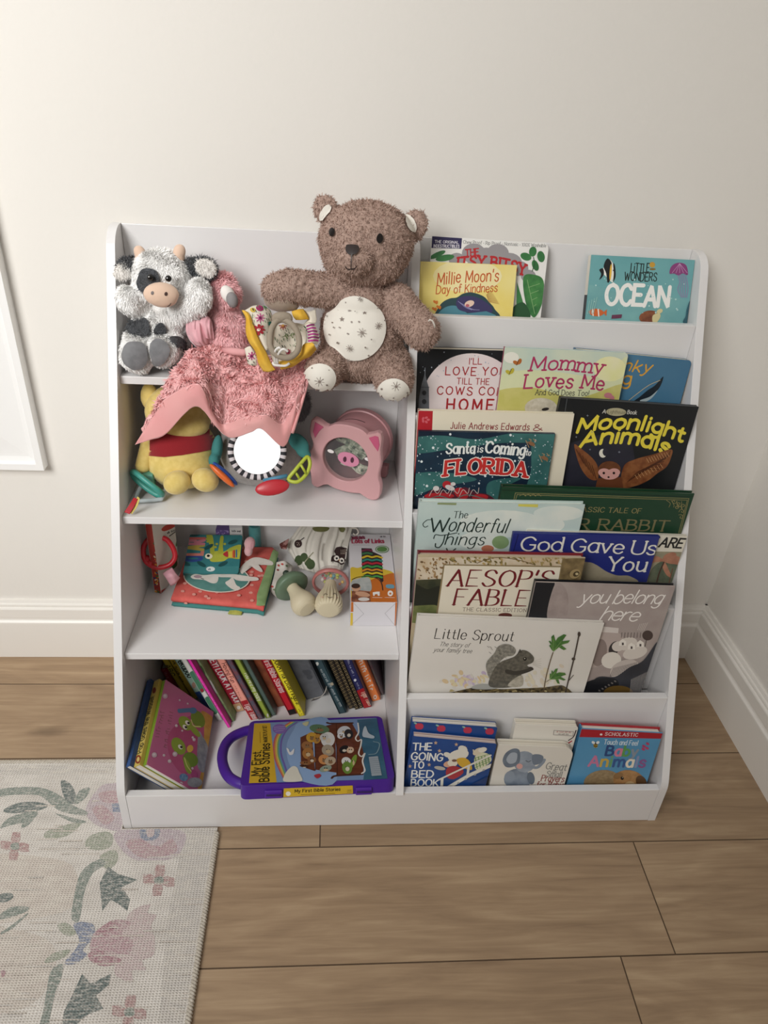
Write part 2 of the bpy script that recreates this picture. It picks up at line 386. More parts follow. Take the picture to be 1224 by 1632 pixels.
# ---------------------------------------------------------------- the room
XR = 1.0743                                    # right wall
W_PAINT = mat('#E7E3DC', .75, bump=.12, bscale=160)
W_TRIM = mat('#EDE9E2', .38)
def wall(name, a, b):
    m = MB(); m.box(a, b, W_PAINT); o = m.build(name); props(o, kind='structure'); return o
wall('wall_back', (-2.2, 0, 0), (XR+.1, .1, 2.5))
wall('wall_right', (XR, -2.6, 0), (XR+.1, 0, 2.5))
def baseboard(name, p0, p1, out, up=Vector((0, 0, 1))):
    prof = [(0,0),(.016,0),(.016,.0845),(.0155,.087),(.0125,.0905),(.0118,.0935),(.0123,.097),(.0125,.116),(.0115,.118),(.0085,.1195),(.0085,.1215),(.0095,.1235),(.0085,.126),(.006,.127),(.0055,.130),(.0045,.133),(0,.133)]
    mb = MB(); mb.prism([Vector(p0)+out*a+up*b for a, b in prof], Vector(p1)-Vector(p0), W_TRIM)
    o = mb.build(name, weld=True); return props(o, kind='structure')
baseboard('baseboard_back', (-2.2, 0, 0), (XR, 0, 0), Vector((0, -1, 0)))
baseboard('baseboard_right', (XR, -2.6, 0), (XR, 0, 0), Vector((-1, 0, 0)))
# floor: every board with its own ends
def wood():
    m = bpy.data.materials.new('floor_boards'); m.use_nodes = True; nt = m.node_tree; b = nt.nodes['Principled BSDF']
    N = nt.nodes.new; L = nt.links.new
    at = N('ShaderNodeAttribute'); at.attribute_name = 'board'
    tc = N('ShaderNodeTexCoord')
    ad = N('ShaderNodeVectorMath'); ad.operation = 'MULTIPLY_ADD'; L(at.outputs['Color'], ad.inputs[0]); ad.inputs[1].default_value = (7, 3, 0); L(tc.outputs['Object'], ad.inputs[2])
    mp = N('ShaderNodeMapping'); mp.inputs['Scale'].default_value = (2.0, 34, 1); L(ad.outputs[0], mp.inputs[0])
    n1 = N('ShaderNodeTexNoise'); n1.inputs['Scale'].default_value = 2.2; n1.inputs['Detail'].default_value = 8; n1.inputs['Roughness'].default_value = .62; n1.inputs['Distortion'].default_value = 1.2
    L(mp.outputs[0], n1.inputs['Vector'])
    mp2 = N('ShaderNodeMapping'); mp2.inputs['Scale'].default_value = (1.6, 7, 1); L(ad.outputs[0], mp2.inputs[0])
    n2 = N('ShaderNodeTexNoise'); n2.inputs['Scale'].default_value = 2; n2.inputs['Detail'].default_value = 3; n2.inputs['Distortion'].default_value = 2; L(mp2.outputs[0], n2.inputs['Vector'])
    mx = N('ShaderNodeMix'); mx.inputs[0].default_value = .45; L(n1.outputs[0], mx.inputs[2]); L(n2.outputs[0], mx.inputs[3])
    r = N('ShaderNodeValToRGB'); e = r.color_ramp.elements
    e[0].position = .3; e[0].color = lin('#866E55'); e[1].position = .68; e[1].color = lin('#B59C7D')
    k = e.new(.5); k.color = lin('#A08669')
    L(mx.outputs[0], r.inputs[0])
    # knots
    vo = N('ShaderNodeTexVoronoi'); vo.inputs['Scale'].default_value = 1; mp3 = N('ShaderNodeMapping'); mp3.inputs['Scale'].default_value = (2.6, 7.5, 1); L(ad.outputs[0], mp3.inputs[0])
    nz = N('ShaderNodeTexNoise'); nz.inputs['Scale'].default_value = 30; L(tc.outputs['Object'], nz.inputs['Vector'])
    va = N('ShaderNodeVectorMath'); va.operation = 'MULTIPLY_ADD'; L(nz.outputs['Color'], va.inputs[0]); va.inputs[1].default_value = (.1, .1, 0); L(mp3.outputs[0], va.inputs[2]); L(va.outputs[0], vo.inputs['Vector'])
    kr = N('ShaderNodeMapRange'); kr.inputs[1].default_value = .03; kr.inputs[2].default_value = .12; kr.inputs[3].default_value = .55; kr.inputs[4].default_value = 0; L(vo.outputs['Distance'], kr.inputs[0])
    m2 = N('ShaderNodeMix'); m2.data_type = 'RGBA'; L(kr.outputs[0], m2.inputs[0]); L(r.outputs[0], m2.inputs[6]); m2.inputs[7].default_value = lin('#4E3B29')
    hv = N('ShaderNodeHueSaturation'); L(m2.outputs[2], hv.inputs['Color'])
    mr = N('ShaderNodeMapRange'); L(at.outputs['Fac'], mr.inputs[0]); mr.inputs[3].default_value = .9; mr.inputs[4].default_value = 1.08; L(mr.outputs[0], hv.inputs['Value'])
    L(hv.outputs[0], b.inputs['Base Color']); b.inputs['Roughness'].default_value = .42
    bp = N('ShaderNodeBump'); bp.inputs['Strength'].default_value = .06; bp.inputs['Distance'].default_value = .002; L(n1.outputs[0], bp.inputs['Height']); L(bp.outputs[0], b.inputs['Normal'])
    return m
FLOOR = wood()
rows = {0: [.3028], 1: [.799], 2: [-.5, 1.3], -1: [-.45, .62], -2: [.2], 3: [.3], 4: [.7], 5: [-.2], 6: [.9], 7: [.1], 8: [.5]}
V = []; Fc = []; CL = []
PW = .1717; Y0 = -.2608
R2 = random.Random(3)
for r, cuts in rows.items():
    y1 = Y0 - PW*r; y0 = y1-PW
    if r == -2: y1 = min(y1, 0)
    xs = [-2.2]+sorted([c+k*1.22 for c in cuts for k in (-2, -1, 0, 1) if -2.1 < c+k*1.22 < XR-.05 and (k == 0 or (r, k) not in ((-1, -1),))])+[XR]
    if r in (0, 1, -1): xs = [-2.2]+[x for x in sorted(cuts+[cuts[0]-1.22]) if x > -2.1]+[XR]
    for a, b in zip(xs, xs[1:]):
        g = .001; c = R2.random()
        k = len(V); h = .0011
        V += [(a,y0,-h),(b,y0,-h),(b,y1,-h),(a,y1,-h),(a+g,y0+g,0),(b-g,y0+g,0),(b-g,y1-g,0),(a+g,y1-g,0)]
        Fc += [(k+4,k+5,k+6,k+7),(k,k+1,k+5,k+4),(k+1,k+2,k+6,k+5),(k+2,k+3,k+7,k+6),(k+3,k,k+4,k+7)]
        CL += [(c, R2.random(), R2.random(), 1)]*8
me = bpy.data.meshes.new('floor'); me.from_pydata(V, [], Fc); me.materials.append(FLOOR)
ca = me.color_attributes.new('board', 'FLOAT_COLOR', 'POINT'); ca.data.foreach_set('color', [x for c in CL for x in c])
me.materials.append(mat('#5A4734', .8)); me.polygons.foreach_set('material_index', [0 if i % 5 == 0 else 1 for i in range(len(me.polygons))])
fo = bpy.data.objects.new('floor', me); COL.objects.link(fo); props(fo, kind='structure')
# white moulded casing on the left of the back wall
def casing():
    prof = [(0, 0), (0, .020), (.011, .020), (.012, .0185), (.014, .0135), (.022, .012), (.060, .0155), (.066, .0145), (.072, .009), (.080, .0085), (.080, 0)]
    x1, x0, z0, z1 = -.165, -1.15, .4213, 1.75
    cor = [((x1, z0), (-1, 1)), ((x1, z1), (-1, -1)), ((x0, z1), (1, -1)), ((x0, z0), (1, 1))]
    mb = MB(); vs = []
    for (x, z), (sx, sz) in cor:
        for a, h in prof: vs.append((x+sx*a, -h, z+sz*a))
    n = len(prof); fs = []
    for c in range(4):
        d = (c+1) % 4
        for i in range(n-1): fs.append((c*n+i, c*n+i+1, d*n+i+1, d*n+i))
    mb.add(vs, fs, mat('#F4F3F1', .3))
    o = mb.build('trim_1', weld=True); props(o, kind='structure')
    mb = MB(); mb.box((x0+.079, -.0085, z0+.079), (x1-.079, -.001, z1-.079), mat('#F1F1F0', .35)); o = mb.build('window_1'); props(o, kind='structure')
casing()
# ---------------------------------------------------------------- rug
RZ = .0055
def rug():
    root = empty('area_rug', (-.4, -.7, 0), 'flat woven cream rug with faded floral border under the left end of the white bookcase', 'rug')
    def weave(c, c2, s_=150, lo=.42, hi=.8):
        m = mat(c, .95, c2=c2, scale=s_, stretch=(1, 2.6, 1), lo=lo, hi=hi, spec=.15)
        nt = m.node_tree
        if 'weave' in nt.nodes: return m
        bs = nt.nodes['Principled BSDF']; N = nt.nodes.new; L = nt.links.new
        tc = N('ShaderNodeTexCoord'); tc.name = 'weave'; ws = []
        for d, sc in (('X', 75), ('Y', 105)):
            w = N('ShaderNodeTexWave'); w.bands_direction = d; w.inputs['Scale'].default_value = sc; w.inputs['Distortion'].default_value = 1.1; w.inputs['Detail'].default_value = 2; w.inputs['Detail Scale'].default_value = 2
            L(tc.outputs['Object'], w.inputs['Vector']); ws.append(w)
        mu = N('ShaderNodeMath'); mu.operation = 'MULTIPLY'; L(ws[0].outputs['Fac'], mu.inputs[0]); L(ws[1].outputs['Fac'], mu.inputs[1])
        bp = N('ShaderNodeBump'); bp.inputs['Strength'].default_value = .8; bp.inputs['Distance'].default_value = .0018; L(mu.outputs[0], bp.inputs['Height']); L(bp.outputs[0], bs.inputs['Normal'])
        src = bs.inputs['Base Color'].links[0].from_socket; hv = N('ShaderNodeHueSaturation'); L(src, hv.inputs['Color'])
        mr = N('ShaderNodeMapRange'); L(mu.outputs[0], mr.inputs[0]); mr.inputs[2].default_value = .6; mr.inputs[3].default_value = .9; mr.inputs[4].default_value = 1.1; L(mr.outputs[0], hv.inputs['Value']); L(hv.outputs[0], bs.inputs['Base Color'])
        return m
    base = weave('#E8E2DA', '#D0C9C1', 12, .35, .75)
    x1, y1, x0, y0 = .1435, -.2715, -1.15, -1.7
    poly = [(x0, y0), (x1, y0), (x1, -.3995), (-.0015, -.3995), (-.0015, y1), (x0, y1)]
    mb = MB(); mb.prism([Vector((x, y, .0003)) for x, y in poly], (0, 0, RZ-.0003), base)
    sh = Sheet(Vector((x0, y0, RZ)), Vector((1, 0, 0)), Vector((0, 1, 0)), (x1-x0-.003, y1-y0-.003))
    sh.clip_orig = sh.clip
    def fade(c, c2='#DAD4CC', s=150): return weave(c, c2, s)
    G = fade('#939B93'); G2 = fade('#ABAF9F'); GD = fade('#76807D'); P = fade('#C3A6AA'); P2 = fade('#D2C0BE'); P3 = fade('#B58F96'); B = fade('#9299AC'); LV = fade('#C9BABE', '#DCD4D1'); RD = fade('#BE9F9C')
    S3 = lambda x, y: (x/3.4, 1190+y/3.4)
    def pl(m, pts, smooth=True): sh.poly('', [S3(*p) for p in pts], smooth, m=m)
    # worn bands
    T = fade('#D6CCC2', '#E4DDD2', 40); T2 = fade('#D3CDC6', '#E4DDD2', 60)
    pl(T, [(-400,600),(250,600),(420,700),(330,900),(-400,960)]); pl(T, [(-400,980),(200,1020),(300,1200),(120,1420),(-400,1440)])
    pl(T2, [(1000,440),(1180,440),(1090,1000),(990,1500),(860,1500),(900,1000)], False); pl(T2, [(-600,100),(620,100),(620,150),(-600,150)], False)
    pl(LV, [(470,320),(540,220),(600,200),(660,220),(680,440),(560,440),(480,390)]); pl(LV, [(640,455),(980,455),(985,560),(920,610),(760,620),(660,560)])
    pl(P, [(540,250),(640,240),(650,300),(560,300)]); pl(P, [(500,340),(560,320),(620,390),(560,420)]); pl(P, [(680,520),(760,500),(850,540),(930,500),(960,560),(900,590),(760,600)])
    pl(B, [(605,310),(650,305),(652,355),(612,355)], False); pl(B, [(765,446),(862,446),(850,500),(790,508),(762,490)]); pl(P2, [(795,450),(835,450),(830,485),(800,488)])
    # stems and leaves
    pl(G, [(-80,250),(60,222),(220,222),(320,262),(400,320),(470,352),(455,372),(330,350),(250,290),(200,262),(60,262),(-60,282)])
    pl(GD, [(20,342),(100,305),(200,300),(260,320),(200,348),(60,362)]); pl(G, [(0,440),(60,380),(200,350),(170,400),(60,425)]); pl(G, [(115,440),(140,380),(200,350),(165,415)])
    pl(GD, [(330,185),(380,200),(410,260),(400,310),(350,280)]); pl(G, [(400,300),(430,240),(485,222),(470,270),(420,310)]); pl(G2, [(240,470),(300,440),(440,410),(370,480),(260,500)])
    pl(G, [(300,362),(390,385),(470,408),(400,412)])
    pl(G2, [(465,545),(480,490),(560,460),(610,480),(600,540),(540,560)]); pl(G2, [(545,590),(620,560),(640,610),(600,660),(560,650)])
    pl(G, [(550,610),(570,640),(500,690),(455,800),(430,940),(388,930),(400,820),(430,700),(480,640)])
    pl(GD, [(585,650),(640,690),(745,722),(660,760),(705,830),(690,890),(640,850),(600,830),(555,890),(540,740)], False)
    for cx, cy, s in ((80,540,1),(860,725,1.1),(700,1440,1.2),(-190,1180,1.1)):
        for q in range(4):
            a = math.pi/2*q+.12; ca, sa = math.cos(a), math.sin(a)
            pl(RD, [(cx+s*(ca*x-sa*y), cy+s*(sa*x+ca*y)) for x, y in ((6,-14),(40,-26),(75,-20),(80,20),(42,26),(6,14))], False)
        pl(G, [(cx-20*s,cy-12*s),(cx+18*s,cy-18*s),(cx+22*s,cy+14*s),(cx-16*s,cy+18*s)])
    pl(GD, [(0,800),(60,795),(70,820),(20,845),(-30,830)]); pl(G, [(0,910),(60,870),(150,868),(140,895),(40,930),(-10,935)])
    pl(G, [(0,1010),(60,970),(150,900),(155,906),(70,985),(5,1020)], False)
    pl(G2, [(310,970),(360,955),(410,1000),(400,1022),(350,1020)]); pl(G2, [(240,1165),(290,1120),(380,1100),(350,1140),(270,1170)])
    pl(B, [(400,960),(500,960),(510,1030),(450,1100),(470,1130),(400,1180),(350,1170),(400,1110),(430,1050)])
    # tulip
    pl(P2, [(690,920),(810,855),(800,900),(848,915),(820,970),(840,1050),(830,1130),(770,1160),(790,1210),(720,1215),(715,1275),(660,1260),(620,1200)])
    pl(P, [(520,1000),(620,940),(710,955),(660,1010),(720,1050),(700,1120),(600,1140),(500,1120),(490,1060)]); pl(P3, [(480,1120),(560,1105),(600,1130),(660,1160),(580,1190),(500,1170)]); pl(P3, [(520,1010),(600,945),(640,960),(560,1030)])
    pl(G, [(275,1220),(340,1180),(330,1260),(300,1330),(270,1480),(255,1600),(200,1600),(240,1400)])
    pl(GD, [(445,1232),(490,1285),(600,1232),(590,1290),(520,1350),(560,1420),(480,1450),(420,1500),(380,1620),(330,1620),(345,1440),(400,1330)], False)
    pl(P3, [(5,1220),(20,1210),(30,1225),(14,1250)])
    # faint weave threads
    rr = random.Random(5)
    for q in range(90):
        u = rr.uniform(-380, 1040); v = rr.uniform(120, 1480); l = rr.uniform(40, 220)
        pl(T if q % 3 else T2, [(u, v), (u+l, v-2), (u+l, v+5), (u, v+6)], False)
    def cut(P, a0, a1, b0, b1):
        for ax_, lim, sg in ((0, a0, 1), (0, a1, -1), (1, b0, 1), (1, b1, -1)):
            Q = []
            for i in range(len(P)):
                a, b = P[i-1], P[i]; da = (a[ax_]-lim)*sg; db = (b[ax_]-lim)*sg
                if (da >= 0) != (db >= 0): t = da/(da-db); Q.append(tuple(a[j]+t*(b[j]-a[j]) for j in (0, 1)))
                if db >= 0: Q.append(b)
            P = Q
        return P
    keep = []; xs_, ys_ = -.003-x0, -.401-y0        # nothing printed where the bookcase stands
    for k, Pp, m in sh.items:
        for q in (cut(Pp, 0, xs_, 0, 9), cut(Pp, xs_, 9, 0, ys_)):
            if len(q) >= 3: keep.append((k, q, m))
    sh.items = keep; sh.dz = .000004
    sh.into(mb, .00005)
    mb.build('woven_field', root)
    # stitched edging along the back and right edges
    E = mat('#CFC7BA', .95, c2='#B9B0A2', scale=300, bump=.6, bscale=500)
    def edge(a, b, step=.0042):
        bm = MB()
        a = Vector(a); b = Vector(b); d = (b-a); L = d.length; d.normalize(); sd = Vector((-d.y, d.x, 0))
        n = int(L/step)
        for i in range(n):
            c = a+d*(i+.5)*step
            ax = (d*.55+sd*.8).normalized()
            bm.tube([c-ax*.0048+Vector((0,0,-.001)), c-ax*.002+Vector((0,0,.0016)), c+ax*.002+Vector((0,0,.0016)), c+ax*.0048+Vector((0,0,-.001))], [.0014,.0021,.0021,.0014], E, n=6)
        bm.build('stitched_edging', root, smooth=True)
    edge((x1, -1.15, .0042), (x1, -.404, .0042)); edge((-.002, y1, .0042), (-.62, y1, .0042))
rug()
# ---------------------------------------------------------------- bookcase
SW, ST, XD = .8489, .0119, .4173               # width, board thickness, left face of the divider
YB, YT, ZK, SH, YTOP = -.0201, -.3955, .086, .8189, -.0519
def ys(z): return -.3952+(.3433)*(z-.0896)/(.8189-.0896)
WHITE = mat('#E5E3E2', .32, bump=.02, bscale=900)
case = empty('bookcase', (SW/2, -.2, 0), 'white two-column kids bookcase with toy shelves on left and sloped book tiers right', 'bookcase')
def fil(P, q, r, n=6):
    """round the corner q of polygon P"""
    a, b, c = Vector(P[q-1]), Vector(P[q]), Vector(P[(q+1) % len(P)])
    A = b+(a-b).normalized()*r; C = b+(c-b).normalized()*r
    arc = [tuple((1-t)**2*A+2*t*(1-t)*b+t*t*C) for t in [i/n for i in range(n+1)]]
    return P[:q]+arc+P[q+1:]
prof = [(YB+.0031, 0), (YT, 0), (YT, ZK), (ys(SH), SH), (YB+.0031, SH)]
prof = fil(prof, 3, .028, 8); prof = fil(prof, 2, .012, 4)
def side(name, x):
    mb = MB(); mb.prism([Vector((x, y, z)) for y, z in prof], (ST, 0, 0), WHITE); mb.build(name, case, bevel=.0009, weld=True)
side('side_panel', 0); side('side_panel', SW-ST)
prof = [(YB+.0031, .0005), (YT+ST+.0004, .0005), (YT+ST+.0004, .0779), (ys(.0785)+.0005, .0779), (ys(.09), .09), (ys(SH), SH), (YB+.0031, SH)]
prof = fil(prof, 5, .028, 8)
side('divider', XD)
def board(name, a, b, bv=.0008):
    mb = MB(); mb.box(a, b, WHITE); mb.build(name, case, bevel=bv)
G_ = .0002
board('back_panel', (ST+G_, YB, .012), (XD-G_, YB+.003, SH-.0005)); board('back_panel', (XD+ST+G_, YB, .012), (SW-ST-G_, YB+.003, SH-.0005))
Z1, Z2, Z3, ZF, TH = .6352, .4551, .2722, .035, .0116
for z in (Z1, Z2, Z3): board('shelf', (ST+G_, ys(z)+.0123, z-TH), (XD-G_, YB-.0002, z))
board('bottom_shelf', (ST+G_, YT+ST+.0004, ZF-TH), (XD-G_, YB-.0002, ZF))
board('toe_board', (ST+G_, YT+.0002, 0.0005), (SW-ST-G_, YT+ST, .0776))
LT = [.7275, .600, .4725, .345, .2175, .0776]; LF = [.685, .5575, .43, .3025, .175, .035]
LY = [ys(z)+.0008 for z in LT[:5]]+[YT]
xa, xb = XD+ST+G_, SW-ST-G_
for i in range(5):
    board('tier_board', (xa, LY[i], LF[i+1]+.0003), (xb, LY[i]+ST, LT[i]))
    back = (YB-.0003) if i == 0 else LY[i-1]-.0003
    board('tier_floor', (xa, LY[i]+ST+.0003, LF[i]-.009), (xb, back, LF[i]))
board('tier_floor', (xa, LY[5]+ST+.0003, LF[5]-.009), (xb, LY[4]-.0003, LF[5]))
# ---------------------------------------------------------------- books
def pages_mat(c='#E9E2D2', c2='#CFC7B5', dirn='y', sc=900):
    key = ('pages', c, c2, sc, dirn)
    if key in MC: return MC[key]
    m = bpy.data.materials.new('page_edges'); m.use_nodes = True; MC[key] = m
    nt = m.node_tree; b = nt.nodes['Principled BSDF']; b.inputs['Roughness'].default_value = .7
    tc = nt.nodes.new('ShaderNodeTexCoord'); mp = nt.nodes.new('ShaderNodeMapping')
    mp.inputs['Scale'].default_value = {'x': (1, 0, 0), 'y': (0, 1, 0), 'z': (0, 0, 1)}[dirn]
    nt.links.new(tc.outputs['Object'], mp.inputs[0])
    n = nt.nodes.new('ShaderNodeTexNoise'); n.inputs['Scale'].default_value = sc; n.inputs['Detail'].default_value = 2; nt.links.new(mp.outputs[0], n.inputs['Vector'])
    r = nt.nodes.new('ShaderNodeValToRGB'); r.color_ramp.elements[0].position = .4; r.color_ramp.elements[1].position = .6
    r.color_ramp.elements[0].color = lin(c2); r.color_ramp.elements[1].color = lin(c)
    nt.links.new(n.outputs[0], r.inputs[0]); nt.links.new(r.outputs[0], b.inputs['Base Color'])
    return m
def rr2(w, h, rad, corners=(1, 1, 1, 1), n=5):
    """rounded rectangle 0..w, 0..h; corners BL BR TR TL"""
    out = []
    for k, (cx, cy, a0) in enumerate(((0, 0, 180), (w, 0, 270), (w, h, 0), (0, h, 90))):
        r = rad*corners[k]
        if r <= 0: out.append((cx, cy)); continue
        ox = cx+(r if cx == 0 else -r); oy = cy+(r if cy == 0 else -r)
        out += [(ox+r*math.cos(math.radians(a0+90*i/n)), oy+r*math.sin(math.radians(a0+90*i/n))) for i in range(n+1)]
    return out
def make_book(name, label, cat, o, ax, up, w, h, t, cover, spine=None, pages=None, kind='hard', rad=0, art=None, back=None, group=None, sart=None, spine_bulge=0):
    """o: lower left corner of the front face; ax across the cover, up along it; thickness goes behind"""
    ax = ax.normalized(); up = up.normalized(); n = ax.cross(up).normalized()
    B = o - n*t
    root = empty(name, (o+ax*w/2-n*t/2), label, cat, group)
    M = Matrix((ax, up, n)).transposed().to_4x4()      # local (across, up, toward the reader)
    M.translation = o
    spine = spine or cover; back = back or cover; pages = pages or pages_mat(dirn='z')
    mb = MB(); P3 = lambda pts, z: [M @ Vector((a, b, z)) for a, b in pts]
    tc = {'hard': .0022, 'board': .0011, 'paper': .0005}[kind]
    cs = (0, 1, 1, 0)
    out = rr2(w, h, rad, cs)
    mb.prism(P3(out, -tc), n*tc, cover)
    mb.prism(P3(out, -t), n*tc, back)
    sw = .0022 if kind == 'hard' else (.0012 if kind == 'board' else .0006)
    # spine: slightly rounded strip on the left
    bl = spine_bulge
    sp = [(0, -tc*.5), (0, -t+tc*.5), (sw, -t+tc*.5), (sw, -tc*.5)] if not bl else [(0, -tc*.3)]+[(-bl*math.sin(math.pi*i/6), -tc*.3-(t-tc*.6)*i/6) for i in range(1, 6)]+[(0, -t+tc*.3), (sw, -t+tc*.5), (sw, -tc*.5)]
    mb.prism([M @ Vector((a, 0, z)) for a, z in sp], up*h, spine)
    sh = Sheet(o, ax, up, (w, h))
    if art: art(sh); sh.into(mb)
    if sart:
        s2 = Sheet(B, n, up, (t, h)); sart(s2); s2.into(mb)
    c = mb.build('cover', root)
    ins = .003 if kind == 'hard' else (.0006 if kind == 'board' else .0004)
    if ins > min(w, t)/2: ins = .001
    pb = MB()
    pb.prism(P3([(a+sw, b+ins) for a, b in rr2(w-ins-sw, h-2*ins, max(rad-ins, 0), cs)], -t+tc+.00004), n*(t-2*tc-.00008), pages)
    po = pb.build('pages', root)
    mw = Matrix.Translation(-root.location)
    # page lines run with the sheets: give the block its own axes
    me = po.data; me.transform(M.inverted()); po.matrix_parent_inverse = mw; po.matrix_basis = M
    return root
PT = {1: .685, 2: .5575, 3: .43, 4: .3025, 5: .175, 6: .035}
def tier_book(name, label, tier, TL, TR, yb, lean, t, cover, art=None, cat='book', h=None, **kw):
    a = math.radians(lean); n = Vector((0, -math.cos(a), math.sin(a))); fl = PT[tier]+.0006
    p = Vector((0, yb, fl))
    A = onp(*TL, p, n); B = onp(*TR, p, n)
    if tier == 6:                                   # thick board books stand turned a little on their spines
        C = onz(*TR, A.z); B = A.lerp(C, 1); B = (onp(*TR, p, n)+C)/2
        nn = (B-A).cross(Vector((0, math.sin(a), math.cos(a)))); n = nn.normalized()
        if n.y > 0: n = -n
    ax = (B-A).normalized(); up = n.cross(ax).normalized(); w = (B-A).length
    if up.z < 0: up = -up
    drop = max(0, t*n.z)                            # a leaning book rests on its back edge
    h = h or (min(A.z, B.z)-fl-drop)/up.z
    for _ in range(3):                              # keep inside the compartment
        o = A-up*h; xl = min(o.x, A.x); x0 = XD+ST+.0008
        if xl < x0: A = A+ax*(x0-xl); w -= x0-xl
        o = A-up*h; pts = [o+ax*w+up*h*q/12-n*d for q in range(13) for d in (0, t)]
        xr = max([q.x for q in pts if q.y > ys(q.z)-.0015]+[0])
        if xr > SW-ST-.0008: w -= xr-(SW-ST-.0008)
    return make_book(name, label, cat, A-up*h, ax, up, w, h, t, cover, art=art, **kw)
BP = lambda c, **k: mat(c, k.pop('rough', .38), **k)
WP = pages_mat('#EFEBE2', '#CFC9BE', 'z', 700)
def star_field(s, n, box, c='#C9D2DA', r=.5, r2=1.1, seed=1): s.dots(c, n, box, r, seed, r2)

# ---- top tier
def a_indes(s):
    s.poly('#2C2550', [(684,370),(736.5,378),(735,396.5),(680,395)]); s.text('THE ORIGINAL', '#E8E4EC', (693,387),(731,388.5), 4.2, w=1.2)
    s.text('INDESTRUCTIBLES', '#E8E4EC', (691,394.2),(732,395), 4.6, w=1.2)
    s.text('Chew Proof * Rip Proof * Nontoxic * 100% Washable', '#3A3A3A', (738,388),(870,394), 5, w=.7, serif=.5)
    for u, v, r in ((755,404,19),(793,404,18),(728,414,13),(828,428,14),(842,440,12),(775,420,30),(812,420,20)): s.disc('#9A9698', u, v, r, r*.85)
    s.text('THE', '#B5262C', (742,408.5),(763,406.5), 10.5, w=1.3, serif=.7); s.text('ITSY BITSY', '#B5262C', (728,428),(836,439), 17, w=1.5, serif=.7, arc=7)
    for u, v, a, b, r in ((838,409,9,6,20),(849,401,6,8,10),(862,409,6,9,-10),(853,423,5,9,-20),(697,406,14,4,-25),(709,411,15,5,-10)): s.disc('#2F6B3A', u, v, a, b, r, c2='#3F8448', scale=60)
    s.poly('#2E6A38', [(834,442),(852,438),(866,448),(864,482),(851,506),(838,484)], True, c2='#4C8E4A', scale=50); s.line('#8FB57A', .8, [(840,446),(852,500)])
    s.poly('#3F7F45', [(824,450),(830,470),(840,505),(822,505)]); s.poly('#24522F', [(818,490),(834,482),(845,500),(840,512),(818,512)], True)
    for i in range(4): s.line('#8FB57A', .7, [(842+i*3, 458+i*10), (860-i*2, 452+i*11)])
    s.line('#24522F', 1.2, [(850,410),(852,420),(848,432)])
tier_book('picture_book', 'white leaf-patterned paperback behind the small yellow book on the top tier', 1, (688.5,376), (875,388), -.0705, 15, .004, BP('#EDEBE6'), a_indes, kind='paper', rad=.009)
def a_millie(s):
    s.disc('#F2E6B4', 745, 440, 55, 26, c2='#F0E09A', scale=30)
    s.text("Millie Moon's", '#C4581F', (697,453),(794,447.5), 18, w=.75, slant=.12, jit=.5); s.text('Day of Kindness', '#C4581F', (695,468),(792,465), 13, w=.8, slant=.1, jit=.4)
    s.poly('#28454A', [(691,504),(703,484),(716,476),(728,474),(738,468),(752,466),(770,472),(780,482),(788,492),(790,508),(691,508)], True)
    s.poly('#4E8796', [(698,508),(706,492),(724,487),(740,496),(750,508)], True); s.poly('#3B3560', [(732,494),(728,478),(742,472),(760,474),(780,486),(784,498),(765,500)], True)
    for i in range(4): s.line('#8E8BB5', .7, [(730+i*3, 480+i*2),(742+i*4, 490+i),(752+i*4,494)], True)
    s.disc('#E8C9B5', 748, 484, 8, 5, -20); s.disc('#B8606A', 745, 487, 3, 2.5); s.poly('#4E8796', [(740,500),(775,496),(790,502),(790,510),(740,510)])
    for u, v in ((693,481),(698,489),(691,492)): s.disc('#D67A2A', u, v, 3.2, 2, 40); s.disc('#D67A2A', u+3, v+1, 2, 3, 10)
    for i in range(12): s.line('#B98A4A', .5, [(775+i*.3,470+i),(782+i*1.2,462+i*2)])
tier_book('picture_book', 'small yellow hardback with orange handwritten title about kindness on the top tier', 1, (670.5,416.5), (824,422.5), -.0795, 13, .0055, BP('#EBD572', c2='#F0E092', scale=14), a_millie, kind='hard', pages=WP)
